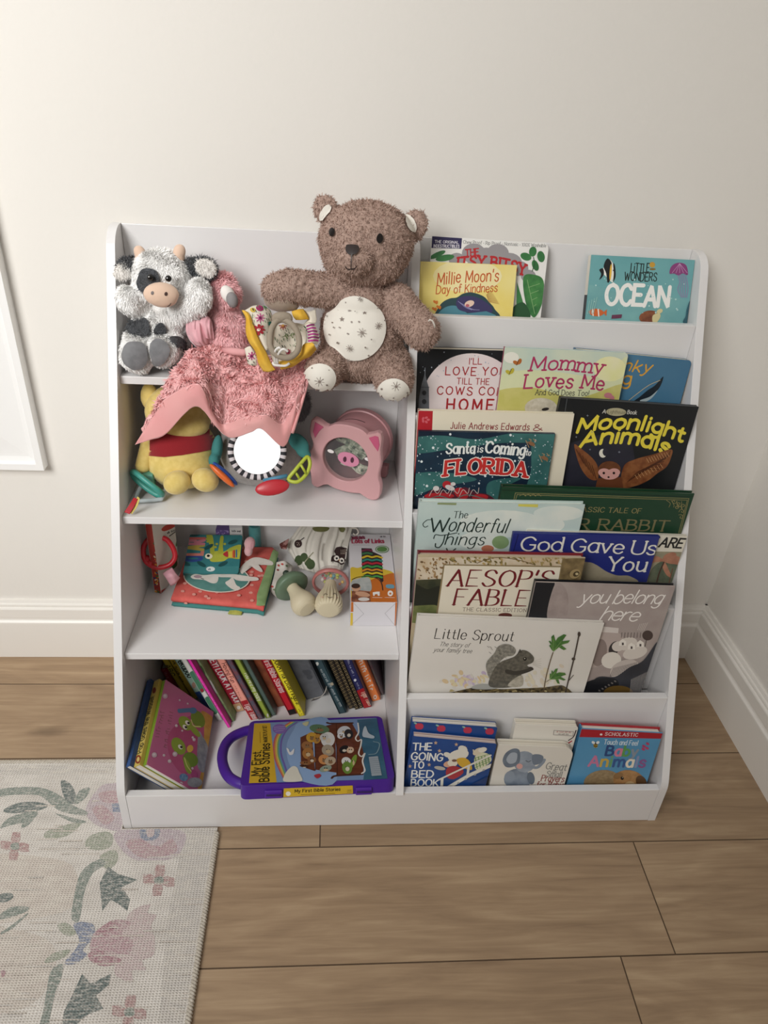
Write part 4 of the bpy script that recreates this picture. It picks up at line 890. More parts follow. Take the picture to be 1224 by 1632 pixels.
def a_doc(s):
    s.line('#6A5A58', .8, [(883,1164),(914,1166),(913,1173),(882,1171),(883,1164)]); s.marks('#B0605C', (887,1167),(911,1168), 2.2, .6, 2); s.marks('#5A4A48', (890,1170.5),(907,1171), 1.8, .5, 3)
    s.line('#3A2A2C', 1.8, [(906,1180),(914,1174),(918,1164)], True); s.line('#B5303A', 2.4, [(898,1196),(904,1186),(911,1181)], True); s.line('#B5303A', 2, [(904,1192),(911,1200)]); s.disc('#D9C24A', 903,1202,3,3)
tier_book('board_book', 'white board book with small red mark, behind the elephant prayer book', 6, (821.5,1154.5), (922,1158), -.3655, 4, .0135, BP('#E6E1D6'), a_doc, kind='board', rad=.004, pages=pages_mat('#EDE6D8', '#C4BBA8', 'z', 330))
def a_eleph(s):
    G1 = '#8E99A6'; G2 = '#75818F'
    s.disc(G2, 825, 1242, 22, 17, 0, c2=G1, scale=60); s.disc(G1, 836, 1214, 18, 17, 0, c2='#A3ADB8', scale=60); s.poly(G2, [(828,1196),(818,1193),(806,1200),(801,1212),(806,1222),(818,1222),(828,1214)], True, c2='#66727F', scale=60)
    s.poly('#A9B2BC', [(824,1201),(814,1200),(807,1210),(812,1217),(822,1214)], True)
    s.line(G1, 6, [(846,1222),(856,1223),(864,1216),(867,1211)], True); s.poly(G2, [(848,1204),(858,1202),(866,1206),(862,1216),(850,1218)], True); s.disc('#D9A7A0', 828, 1221, 5, 4.4); s.line('#3A3F46', 1, [(838,1212),(842,1214),(846,1212)], True)
    s.disc(G1, 812, 1238, 8, 10, 25); s.disc('#66727F', 846, 1240, 6, 10, -10)
    s.text('Great', '#8A8A86', (869,1225),(901,1228), 10, w=.7, serif=.4); s.text('&', '#8A8A86', (880,1231),(887,1231), 5, w=.8); s.text('Small', '#8A8A86', (870,1237),(894,1238.5), 8.5, w=.7, serif=.4); s.text('Prayers', '#8E4A44', (862,1244),(898,1246), 9, w=.75, serif=.4); s.text('for Babies', '#8E4A44', (855,1254),(903,1255), 8.5, w=.75, serif=.4)
tier_book('board_book', 'cream board book with rounded corners and baby elephant, middle of the bottom tier', 6, (794,1187), (916,1191.5), -.3805, 4, .0130, BP('#E2DDD2'), a_eleph, kind='board', rad=.017, pages=pages_mat('#E4DED0', '#C2BAAA', 'z', 300))
def a_baby(s):
    s.poly('#A81F2C', [(920,1155),(1060,1160),(1060,1177.5),(918,1174.5)]); s.text('SCHOLASTIC', '#E9DEDC', (964,1172),(1016,1173.6), 4.8, w=1, serif=.4, track=2); s.disc('#E9DEDC', 958,1170.5,2.2,1.6)
    s.text('Touch and Feel', '#D3DFE6', (962,1186),(1015.5,1188), 7.4, w=.85)
    s.text('Baby', '', (965,1203.5),(1014,1205), 14.5, w=1.5, colors=['#2C4A7C','#D2809A','#5E9A56','#8A94A0']); s.text('Animals', '', (938,1220.5),(1026.5,1222.5), 15.5, w=1.4, colors=['#C77A9C','#C9A94E','#6AA06A','#3A5A90','#EADFCB','#8A94B8','#8A5A90'])
    s.disc('#8A7454', 960, 1246, 30, 19, -6, c2='#A08A66', scale=160); s.disc('#A07648', 1002, 1244, 25, 17, 6, c2='#B58A5A', scale=120); s.disc('#5E4228', 1022, 1246, 8, 11, -30); s.disc('#C9AE82', 1004, 1252, 9, 7); s.disc('#8E6A40', 985, 1236, 8, 5, -20); s.disc('#17110C', 991.5, 1240, 2.6, 2.8); s.disc('#D9CDB4', 992.2, 1239, .7, .7)
    s.disc('#2A241C', 949, 1187, 3.4, 4.6); s.line('#D9B23A', 1.4, [(946,1187),(952,1187.5)]); s.line('#D9B23A', 1.2, [(946.5,1190),(951.5,1190.3)]); s.disc('#DFE4E4', 945.5, 1183, 3, 2.2, 30); s.disc('#DFE4E4', 952.5, 1183, 3, 2.2, -30)
    for u, v in ((1026,1189),(1032,1185),(1031,1192),(1025,1193.5)): s.disc('#B5406A', u, v, 3, 2, 30)
tier_book('board_book', 'light blue book with red top band and brown rabbit, right end of bottom tier', 6, (926.5,1161.5), (1056.5,1168.5), -.3790, 7, .0140, BP('#4F8DB6', c2='#5A98BE', scale=8), a_baby, kind='hard', spine=BP('#3F7EA8'), back=BP('#A81F2C'), pages=WP)
# ---------------------------------------------------------------- soft shapes
def fibre(c, c2=None, tr=.06):
    key = ('fibre', c, c2)
    if key in MC: return MC[key]
    m = bpy.data.materials.new('fibre'); m.use_nodes = True; MC[key] = m; nt = m.node_tree; b = nt.nodes['Principled BSDF']
    b.inputs['Roughness'].default_value = .95; b.inputs['Specular IOR Level'].default_value = .1; b.inputs['Base Color'].default_value = lin(c)
    t = nt.nodes.new('ShaderNodeBsdfTranslucent'); t.inputs[0].default_value = lin(c)
    if c2:
        tc = nt.nodes.new('ShaderNodeTexCoord'); n = nt.nodes.new('ShaderNodeTexNoise'); n.inputs['Scale'].default_value = 220; nt.links.new(tc.outputs['Object'], n.inputs[0])
        r = nt.nodes.new('ShaderNodeMix'); r.data_type = 'RGBA'; r.inputs[6].default_value = lin(c); r.inputs[7].default_value = lin(c2); nt.links.new(n.outputs[0], r.inputs[0])
        nt.links.new(r.outputs[2], b.inputs['Base Color']); nt.links.new(r.outputs[2], t.inputs[0])
    x = nt.nodes.new('ShaderNodeMixShader'); x.inputs[0].default_value = tr
    nt.links.new(b.outputs[0], x.inputs[1]); nt.links.new(t.outputs[0], x.inputs[2]); nt.links.new(x.outputs[0], nt.nodes['Material Output'].inputs[0])
    return m
def E(u, v, y, ru, rv=None, rd=None, rot=0):
    """ellipsoid: centre on the sight line of a pixel at depth y, radii in pixels (across, up, deep)"""
    rv = rv or ru; rd = rd or (ru+rv)/2
    c = ony(u, v, y); k = 1/pxm(c)
    d = (c-CP).normalized(); r = RM @ Vector((1, 0, 0)); r = (r-d*r.dot(d)).normalized(); up = r.cross(d)
    a = math.radians(rot); r2 = r*math.cos(a)-up*math.sin(a); u2 = up*math.cos(a)+r*math.sin(a)
    return (c, Matrix((r2*ru*k, u2*rv*k, -d*rd*k)).transposed())
def limb(a, b, n=6):
    """row of balls between (u, v, y, r) and (u, v, y, r)"""
    return [E(*[a[i]+(b[i]-a[i])*t/n for i in range(4)]) for t in range(n+1)]
def blob_mesh(ells, voxel=.003, smooth=6, disp=None):
    mb = MB()
    for c, M in ells: mb.ball(c, 1, None, 20, 12, M)
    me = bpy.data.meshes.new('tmp'); me.from_pydata(mb.v, [], mb.f)
    bm = bmesh.new(); bm.from_mesh(me); bmesh.ops.remove_doubles(bm, verts=bm.verts, dist=1e-6); bmesh.ops.recalc_face_normals(bm, faces=bm.faces); bm.to_mesh(me); bm.free()
    o = bpy.data.objects.new('tmp', me); COL.objects.link(o)
    m = o.modifiers.new('r', 'REMESH'); m.mode = 'VOXEL'; m.voxel_size = voxel
    if smooth: m = o.modifiers.new('s', 'SMOOTH'); m.iterations = smooth; m.factor = .5
    dg = bpy.context.evaluated_depsgraph_get(); dg.update()
    out = bpy.data.meshes.new_from_object(o.evaluated_get(dg))
    bpy.data.objects.remove(o); bpy.data.meshes.remove(me)
    out.materials.clear()
    if disp:
        nv = [v.normal.copy() for v in out.vertices]
        for v, n in zip(out.vertices, nv): v.co += n*disp(v.co)
    out.polygons.foreach_set('use_smooth', [True]*len(out.polygons))
    return out
def sit(me, z, yfront=None):
    """soft things flatten where they rest on a shelf and end at its front edge"""
    for v in me.vertices:
        if v.co.z < z+.0006 and (yfront is None or v.co.y > yfront-.0005):
            if yfront is not None and v.co.y < yfront+.006 and z-v.co.z > .006: v.co.y = yfront-.0006
            else: v.co.z = z+.0006
    return me
def between(me, x0, x1):
    """soft things press flat against the boards beside them"""
    for v in me.vertices:
        if v.co.y > ys(v.co.z)-.003: v.co.x = min(max(v.co.x, x0), x1)
    return me
def bvh_of(me): return BVHTree.FromPolygons([v.co.copy() for v in me.vertices], [tuple(p.vertices) for p in me.polygons])
def fur(me, n, L, W, comb=(0, 0, -1), lean=.8, jit=.5, seed=1, skip=None, curl=.6, vary=.35, floor=None):
    """new mesh = me + n tapered strands rooted on it"""
    rs = np.random.RandomState(seed); me.calc_loop_triangles()
    nv = len(me.vertices); co = np.empty(nv*3); me.vertices.foreach_get('co', co); co = co.reshape(-1, 3)
    no = np.empty(nv*3); me.vertices.foreach_get('normal', no); no = no.reshape(-1, 3)
    nt = len(me.loop_triangles); tv = np.empty(nt*3, int); me.loop_triangles.foreach_get('vertices', tv); tv = tv.reshape(-1, 3)
    pi = np.empty(nt, int); me.loop_triangles.foreach_get('polygon_index', pi)
    mi = np.empty(len(me.polygons), int); me.polygons.foreach_get('material_index', mi)
    A, B, C = co[tv[:, 0]], co[tv[:, 1]], co[tv[:, 2]]
    ar = np.linalg.norm(np.cross(B-A, C-A), axis=1); t = rs.choice(nt, n, p=ar/ar.sum())
    r1 = np.sqrt(rs.rand(n, 1)); r2 = rs.rand(n, 1)
    w = (1-r1, r1*(1-r2), r1*r2)
    P = w[0]*A[t]+w[1]*B[t]+w[2]*C[t]; N = w[0]*no[tv[t, 0]]+w[1]*no[tv[t, 1]]+w[2]*no[tv[t, 2]]
    N /= np.linalg.norm(N, axis=1, keepdims=True)+1e-9; M = mi[pi[t]]
    if skip is not None:
        k = ~skip(P, N); P, N, M = P[k], N[k], M[k]; n = len(P)
    g = np.array(comb, float)[None]; T = g-N*(N*g).sum(1, keepdims=True)
    # slow swirl so the pile lies in locks
    sw = np.stack([np.sin(P[:, 1]*160+P[:, 2]*210), np.sin(P[:, 2]*190+P[:, 0]*170), np.sin(P[:, 0]*180+P[:, 1]*150)], 1)
    T = T+.5*(sw-N*(N*sw).sum(1, keepdims=True)); J = rs.randn(n, 3)*jit
    d1 = N+lean*T+J; d1 /= np.linalg.norm(d1, axis=1, keepdims=True)+1e-9
    d2 = d1+curl*T-curl*.6*N+J*.5; d2 /= np.linalg.norm(d2, axis=1, keepdims=True)+1e-9
    l = L*(1+vary*rs.randn(n, 1)).clip(.3, 1.8)
    s = np.cross(d1, N+rs.randn(n, 3)*.25); s /= np.linalg.norm(s, axis=1, keepdims=True)+1e-9; s *= W/2
    P0 = P-N*L*.1; P1 = P+d1*l*.5; P2 = P1+d2*l*.5
    vs = np.stack([P0-s, P0+s, P1+s*.8, P1-s*.8, P2], 1).reshape(-1, 3)
    if floor: vs[:, 2] = vs[:, 2].clip(floor)
    base = np.arange(n)[:, None]*5+nv
    quads = base+np.array([0, 1, 2, 3]); tris = base+np.array([3, 2, 4])
    pv = [tuple(p.vertices) for p in me.polygons]
    out = bpy.data.meshes.new('fur')
    nl0 = sum(len(p) for p in pv)
    out.vertices.add(nv+n*5); out.vertices.foreach_set('co', np.concatenate([co, vs]).ravel())
    loops = np.concatenate([np.array([i for p in pv for i in p], int), quads.ravel(), tris.ravel()])
    out.loops.add(len(loops)); out.loops.foreach_set('vertex_index', loops)
    sizes = np.array([len(p) for p in pv]+[4]*n+[3]*n); st = np.concatenate([[0], np.cumsum(sizes)[:-1]])
    out.polygons.add(len(sizes)); out.polygons.foreach_set('loop_start', st)
    out.polygons.foreach_set('material_index', np.concatenate([mi, M, M])); out.polygons.foreach_set('use_smooth', np.ones(len(sizes), bool))
    out.update(calc_edges=True); out.validate()
    for m in me.materials: out.materials.append(m)
    bn = np.cross(s, d1); bn /= np.linalg.norm(bn, axis=1, keepdims=True)+1e-9
    nn = np.concatenate([no, np.repeat(N*.45+bn*.7, 5, 0)]); nn /= np.linalg.norm(nn, axis=1, keepdims=True)+1e-9
    pass
    return out
def sk_px(zones):
    """strand roots inside these photo ellipses (u, v, ru, rv) are left bare"""
    Rn = np.array(RM); C = np.array(CP)
    def f(P, N):
        c = (P-C) @ Rn; u = 612+F*c[:, 0]/-c[:, 2]; v = 816-F*c[:, 1]/-c[:, 2]; front = ((P-C)*N).sum(1) < 0
        k = np.zeros(len(P), bool)
        for a, b, r, q in zones: k |= ((u-a)/r)**2+((v-b)/q)**2 < 1
        return k & front
    return f
def put(name, me, parent, mats=None):
    for m in (mats or []): me.materials.append(m)
    o = bpy.data.objects.new(name, me); COL.objects.link(o); me.name = name
    if parent: o.parent = parent; o.matrix_parent_inverse = Matrix.Translation(-parent.location)
    return o
class Decals(Sheet):
    """artwork printed on a curved surface: every outline point is carried onto the surface"""
    def __init__(s, bvhs, off=.0008, dz=.00008):
        s.b = bvhs if isinstance(bvhs, list) else [bvhs]; s.off = off; s.dz = dz; s.mb = MB(); s.k = 0; s.sub = 0; s.size = None
    def px(s, u, v): return (u, -v)
    def scale(s, u, v): return 1, 1
    def cast(s, p):
        d = ray(p[0], -p[1]).normalized(); best = None
        for b in s.b:
            h = b.ray_cast(CP, d)
            if h[0] is not None and (best is None or h[3] < best[3]): best = h
        if best is None: return None
        n = best[1] if best[1].dot(d) < 0 else -best[1]
        return best[0]+n*(s.off+s.dz*s.k)
    def emit(s, polys, m, sep=False):
        s.k += 1
        for P in polys:
            if P is None: continue
            cx = sum(p[0] for p in P)/len(P); cy = sum(p[1] for p in P)/len(P)
            R = max(math.hypot(p[0]-cx, p[1]-cy) for p in P); K = 1 if R < 2.5 else min(12, 2+int(R/4))
            if K == 1:
                V = [s.cast(p) for p in P]
                if all(v is not None for v in V): s.mb.add(V, [tuple(range(len(V)))], m)
                continue
            D = []
            for i in range(len(P)):
                a, b = P[i], P[(i+1) % len(P)]; q = max(1, int(math.hypot(b[0]-a[0], b[1]-a[1])/4))
                D += [(a[0]+(b[0]-a[0])*j/q, a[1]+(b[1]-a[1])*j/q) for j in range(q)]
            n = len(D); c0 = s.cast((cx, cy))
            rings = [[s.cast((cx+(p[0]-cx)*r/K, cy+(p[1]-cy)*r/K)) for p in D] for r in range(1, K+1)]
            vs = [c0]+[v for r in rings for v in r]; fs = [(0, 1+i, 1+(i+1) % n) for i in range(n)]
            for r in range(K-1):
                for i in range(n): fs.append((1+r*n+i, 1+(r+1)*n+i, 1+(r+1)*n+(i+1) % n, 1+r*n+(i+1) % n))
            fs = [f for f in fs if all(vs[i] is not None for i in f)]
            s.mb.add([v if v is not None else Vector((0, 0, 0)) for v in vs], fs, m)
    def done(s, name, parent):
        used = sorted({i for f in s.mb.f for i in f}); mp = {j: i for i, j in enumerate(used)}
        s.mb.v = [s.mb.v[j] for j in used]; s.mb.f = [tuple(mp[i] for i in f) for f in s.mb.f]
        return s.mb.build(name, parent, smooth=True)
def cloth(name, rows, m, parent, nu=40, nv=30, thick=.003, fold=0, seed=1, furargs=None, close=False):
    """smooth sheet through rows of (u, v, y) photo points with depth"""
    G3 = [[ony(*p) for p in r] for r in rows]
    ru = []
    for r in G3:
        C = catmull(r, 10); L = len(C)-1; ru.append([C[int(round(i*L/nu))] for i in range(nu+1)])
    cols = [catmull([ru[j][i] for j in range(len(ru))], 10) for i in range(nu+1)]
    L = len(cols[0])-1; g = [[Vector(cols[i][int(round(j*L/nv))]) for i in range(nu+1)] for j in range(nv+1)]
    if fold:
        for j in range(nv+1):
            for i in range(nu+1):
                p = g[j][i]; p += (CP-p).normalized()*fold*noise.noise(Vector((i*.22+seed*9, j*.07, seed)))
    vs = [p for r in g for p in r]; n = len(vs)
    fr = [(j*(nu+1)+i, (j+1)*(nu+1)+i, (j+1)*(nu+1)+i+1, j*(nu+1)+i+1) for j in range(nv) for i in range(nu)]
    me = bpy.data.meshes.new(name); me.from_pydata(vs, [], fr); me.update()
    a = sum(((CP-p.center).dot(p.normal) > 0) for p in me.polygons)
    if a < len(fr)/2: me.flip_normals()
    nrm = [v.normal.copy() for v in me.vertices]
    f2 = [tuple(p.vertices) for p in me.polygons]
    vs2 = [v-q*thick for v, q in zip(vs, nrm)]
    bd = [j*(nu+1) for j in range(nv+1)]+[nv*(nu+1)+i for i in range(1, nu+1)]+[j*(nu+1)+nu for j in range(nv-1, -1, -1)]+[i for i in range(nu-1, 0, -1)]
    sides = [(bd[i], bd[(i+1) % len(bd)], bd[(i+1) % len(bd)]+n, bd[i]+n) for i in range(len(bd))]
    me2 = bpy.data.meshes.new(name); me2.from_pydata(vs+vs2, [], f2+[tuple(i+n for i in f[::-1]) for f in f2]+sides)
    bm = bmesh.new(); bm.from_mesh(me2); bmesh.ops.recalc_face_normals(bm, faces=bm.faces); bm.to_mesh(me2); bm.free()
    me2.polygons.foreach_set('use_smooth', [True]*len(me2.polygons)); me2.materials.append(m)
    if furargs:
        me2 = fur(me2, **furargs)
    o = put(name, me2, parent)
    return o
def strip(name, Lp, Rp, m, parent, **k): 
    return cloth(name, [[a, tuple((x+y)/2 for x, y in zip(a, b))[:2]+((a[2]+b[2])/2-.004,), b] for a, b in zip(Lp, Rp)], m, parent, **k)
# ---------------------------------------------------------------- plush toys on the top shelf
def sherpa(p):
    d = noise.voronoi(p*150)[0][0]
    return .0034*(.5-d)+.0006*noise.noise(p*420)
def teddy():
    root = empty('teddy_bear', (.345, -.11, Z1), 'brown curly teddy bear with white starry tummy sitting on the top shelf', 'teddy bear')
    B = fibre('#A48A7E', '#C1A698')
    ells = [E(577, 532, -.108, 66, 74, 62), E(577, 565, -.108, 66, 44, 62), E(577, 480, -.104, 50, 34, 50)]
    ells += [E(584, 386, -.104, 76, 62, 64), E(582, 404, -.106, 70, 54, 60), E(566, 414, -.152, 30, 25, 26)]
    ells += [E(520, 335, -.088, 20, 23, 11, -18), E(660, 360, -.088, 21, 25, 11, 22)]
    ells += limb((545, 466, -.112, 27), (462, 457, -.128, 27))+limb((462, 457, -.128, 27), (441, 461, -.131, 24), 3)
    ells += limb((632, 478, -.118, 26), (672, 528, -.162, 29), 6)
    ells += limb((535, 570, -.125, 30), (516, 592, -.166, 29), 3)+limb((622, 580, -.125, 33), (628, 606, -.17, 31), 3)
    me = between(sit(blob_mesh(ells, .0019, 5, sherpa), Z1, ys(Z1)+.0123), 0, XD-.0035); me.materials.append(B)
    bv = bvh_of(between(sit(blob_mesh(ells, .003, 5), Z1, ys(Z1)+.0123), 0, XD-.0035))
    body = put('body', fur(me, 42000, .0042, .0011, lean=.5, jit=.8, curl=1.1, seed=3, skip=sk_px([(532,371,5,7),(604,380.5,6,8),(562,400,9,7),(561,416,2,8),(561,425,8,2.5),(519,339,7,12),(653.5,357,8,13),(566,523,46,49),(510,602,22,20),(627,623,22,18.5)])), root)
    WH = '#E9E4D9'
    def patch(name, u, v, ru, rv, rot, stars, off=.0036):
        d = Decals(bv, off); d.disc(WH, u, v, ru, rv, rot, n=40, rough=.85)
        for x, y, r, n in stars:
            c = '#8A7D74'
            if n == 0: d.disc(c, x, y, r, r, n=8)
            elif n == 5: d.star(c, x, y, r, 5, .42)
            else:
                for q in range(n):
                    a = 2*math.pi*q/n+.2; d.line(c, .75, [(x+r*.35*math.cos(a), y+r*.35*math.sin(a)), (x+r*math.cos(a), y+r*math.sin(a))])
                d.disc(c, x, y, r*.3, r*.3, n=8)
        return d.done(name, root)
    K = lambda x, y: (370+x/3.497, 300+y/3.497)
    st = []
    for x, y, r, n in ((640,636,1.6,5),(600,680,1.7,0),(660,683,2.6,8),(737,697,4.2,5),(802,663,1.3,5),(620,735,3.8,5),(670,750,1.4,0),(708,748,1.3,0),(570,752,1.1,0),(808,770,5.4,9),(722,805,6.6,8),(610,778,1.5,5),(652,810,1.2,0),(582,778,1.8,5),(560,815,1.4,5),(602,857,1.6,0),(662,885,5.4,9),(740,880,1.2,0),(757,922,1.5,0),(545,720,2,5),(655,945,3,6),(835,745,1.4,0),(712,620,3,6),(690,690,1,0),(770,840,1,0)): st.append((*K(x, y), r, n))
    patch('tummy_patch', 566, 523, 47, 50, 0, st)
    patch('foot_pad', 510, 602, 23, 21, 0, [(*K(490,1070),6.5,8),(*K(455,1005),1.4,5),(*K(535,1015),1.3,5),(*K(440,1060),1.6,5),(*K(525,1085),1.3,0),(*K(470,1110),1,0)])
    patch('foot_pad', 627, 623, 23, 19.5, 0, [(*K(912,1100),6.5,8),(*K(843,1112),1.5,0),(*K(900,1155),1.1,0),(*K(965,1130),2,5),(*K(880,1185),1.6,0)])
    for u, v, a, b, r in ((519, 339, 7, 13.5, 28), (653.5, 357, 8.5, 14.5, -24)):
        d = Decals(bv, .003); d.disc(WH, u, v, a, b, r, n=24, rough=.85); d.done('inner_ear', root)
    d = Decals(bv, .0042); d.disc('#1B1513', 532, 371, 4, 6.3, 8, n=16, rough=.3); d.done('eye', root)
    d = Decals(bv, .0042); d.disc('#1B1513', 604, 380.5, 4.8, 7.3, 5, n=16, rough=.3); d.done('eye', root)
    d = Decals(bv, .0046); d.poly('#2A1F1D', [(553,398),(556,394.5),(567,394.5),(571,398),(570,404),(565,407),(558,407),(554,404)], True, rough=.6); d.done('nose', root)
    d = Decals(bv, .0046); d.line('#2A1F1D', 1.6, [(561.5,406),(560.8,416),(560.5,425)]); d.line('#2A1F1D', 1.6, [(553,423),(555.5,425.5),(560,426),(565,425.5),(568,422.5)], True); d.done('mouth', root)
    # smooth underside of the raised paw, stitched loop on the other, cloth label at the hip
    put('paw_pad', blob_mesh([E(447, 480, -.131, 27, 17, 22, 5), E(430, 466, -.127, 12, 14, 14), E(465, 486, -.13, 12, 10, 14)], .0025, 5), root, [mat('#A08E7E', .9, sheen=.3)])
    mb = MB(); mb.tube([ony(u, v, -.188) for u, v in ((683,512),(685,509.5),(689,511),(692,517),(693,522))], .0011, mat('#D8D2C8', .8)); mb.build('wrist_loop', root, smooth=True)
    cloth('care_tag', [[(648,566,-.128),(653,572,-.128)], [(650,580,-.133),(658,590,-.133)], [(654,600,-.137),(660,602,-.137)]], mat('#E4E0DA', .7), root, 6, 10, .0006)
teddy()
def cow():
    root = empty('cow_plush', (.06, -.08, Z1), 'fluffy white and grey cow plush with peach muzzle, left end of the top shelf', 'stuffed animal')
    Wm = fibre('#FEFDFB'); 
    ells = [E(258, 440, -.085, 45, 40, 38), E(258, 456, -.085, 46, 30, 36)]
    body = [E(257, 518, -.078, 45, 38, 40), E(257, 545, -.08, 46, 26, 40)]
    arms = limb((225, 490, -.09, 20), (207, 478, -.105, 21), 3)+limb((293, 492, -.09, 22), (315, 478, -.102, 22), 3)+[E(317, 468, -.104, 20, 22)]
    legs = limb((228, 535, -.09, 24), (219, 566, -.115, 27.5), 3)+limb((270, 535, -.09, 22), (261, 558, -.113, 25.5), 3)
    me = between(sit(blob_mesh(ells+body+arms+legs, .0028, 6), Z1), ST+.004, 1); me.materials.append(Wm)
    bv = bvh_of(me)
    def skip(P, N):
        return sk_px([(257,470,26,19),(239.5,442,4,4),(268.5,444,4,4),(216,567,14,15),(256,560,10,14)])(P, N)
    put('body', fur(me, 80000, .0045, .0015, lean=1.6, jit=.22, curl=.4, floor=Z1+.0005, seed=5, skip=skip), root)
    G = mat('#45474A', .95, c2='#54565A', scale=160, sheen=.3); PE = mat('#E2C3AC', .9, sheen=.3)
    def dec(name, pts, c, off=.0065, smooth=True, fl=0):
        d = Decals(bv, off); d.poly('', pts, smooth, m=c); mb = d.mb
        o = d.done(name, root)
        if fl: o.data = fur(o.data, fl, .006, .0009, lean=.5, jit=.4, seed=2)
        return o
    dec('eye_patch', [(226,438),(231,431),(243,430),(252,436),(254,447),(246,454),(234,461),(226,460),(223,450)], G, fl=900)
    mz = blob_mesh([E(257, 469, -.128, 28, 19, 14), E(260, 478, -.128, 22, 12, 13)], .002, 5); put('muzzle', mz, root, [PE]); bm_ = bvh_of(mz)
    d = Decals(bm_, .0004); d.disc('#4A3630', 243, 467, 2.4, 3, 10, n=12); d.disc('#4A3630', 264.5, 468.5, 2.6, 3.2, 10, n=12); d.line('#3A2A26', 1, [(240,484),(252,490),(262,491),(270,486),(272,483)], True); d.done('face_stitching', root)
    for u, v in ((239.5, 442), (268.5, 444)):
        mb = MB(); c = ony(u, v, -.128 if u < 250 else -.129); mb.ball(c, .0042, mat('#0D0C0C', .08)); mb.ball(c+Vector((-.001, -.0036, .0015)), .0008, mat('#F0F0F0', .2)); mb.build('eye', root, smooth=True)
    for u, v, a, b, r, y in ((223, 403, 9.5, 12, -18, -.082), (286, 401, 10, 12, 18, -.082)): put('horn', blob_mesh([E(u, v, y, a, b, a, r), E(u+(2 if u < 250 else -2), v+10, y, a*1.1, b*.8, a, r)], .002, 4), root, [PE])
    # ears: dark back, white lining
    for pts, inn, y in (([(202,425,15,13,-12),(212,421,10,10,0)], (197,433,17,12,-28), -.082), ([(326,428,20,17,20),(308,424,14,13,0)], (328,427,17,14,24), -.082)):
        o = put('ear', fur((lambda m: (m.materials.append(G), m)[1])(blob_mesh([E(u, v, y, a, b, 8, r) for u, v, a, b, r in pts], .002, 4)), 2600, .005, .0009, lean=.5, seed=4), root)
        q = blob_mesh([E(inn[0], inn[1], y-.008, inn[2], inn[3], 4, inn[4])], .0016, 3); put('inner_ear', fur((lambda m: (m.materials.append(mat('#EFEBE6', .9)), m)[1])(q), 900, .0035, .0008, lean=.6, seed=4), o)
    dec('leg_patch', [(208,512),(222,504),(234,508),(241,518),(238,530),(224,538),(211,534),(206,524)], G, fl=1200)
    dec('tummy_patch', [(249,520),(257,515),(264,522),(263,533),(254,536),(247,530)], G, fl=400); dec('side_patch', [(268,542),(280,539),(291,546),(290,556),(283,554),(274,550)], G, fl=400)
    SOLE = mat('#6E6E70', .9, c2='#7E7E80', scale=90)
    dec('foot_pad', [(200,562),(205,552),(216,549),(227,552),(232,562),(231,574),(225,582),(214,584),(205,579),(200,571)], SOLE, .007); dec('foot_pad', [(245,550),(252,544),(260,546),(267,553),(268,562),(263,571),(256,577),(249,577),(246,570),(244,560)], SOLE, .007)
cow()
def flamingo():
    root = empty('flamingo_plush', (.16, -.07, Z1), 'pink furry flamingo plush with white and grey beak beside the cow plush', 'stuffed animal')
    Pk = fibre('#F4B8BC', '#F9CCCC')
    me = blob_mesh([E(352, 464, -.068, 26, 27), E(360, 470, -.075, 22, 22)]+limb((350, 478, -.066, 21), (356, 512, -.07, 27), 4)+[E(361, 535, -.075, 37, 34, 32), E(358, 560, -.078, 36, 24, 30)], .0028, 5); sit(me, Z1); me.materials.append(Pk)
    put('body', fur(me, 36000, .0055, .0018, lean=1.8, jit=.22, seed=8, curl=.3, floor=Z1+.0005), root)
    put('beak', blob_mesh([E(363, 469, -.1, 11, 15, 10, -28), E(368, 476, -.103, 8, 9, 8)], .0018, 4), root, [mat('#EDE8E2', .85)])
    put('beak_tip', blob_mesh([E(370, 478, -.108, 9.5, 13, 9, -12)], .0018, 4), root, [mat('#8C8888', .85)])
    T = mat('#E8B4BA', .7, c2='#DDA0A8', scale=60, sheen=.5)
    cloth('wing', [[(297,512,-.1),(315,510,-.106),(334,513,-.1)], [(296,527,-.104),(316,528,-.115),(337,530,-.1)], [(302,542,-.106),(320,543,-.118),(338,545,-.102)], [(312,553,-.1),(326,551,-.11),(336,549,-.1)]], T, root, 24, 20, .002, .006, 4)
    cloth('wing', [[(325,502,-.098),(333,505,-.104),(338,512,-.1)], [(318,515,-.108),(330,520,-.115),(340,525,-.105)], [(326,538,-.108),(332,540,-.113),(342,541,-.105)]], T, root, 20, 20, .002, .005, 6)
    mb = MB(); mb.tube([ony(u, v, y) for u, v, y in ((356,558,-.112),(372,560,-.122),(388,562,-.124),(396,560,-.124))], [.004,.0055,.005,.003], mat('#E2A6A6', .9), 12); mb.build('leg', root, smooth=True)
flamingo()
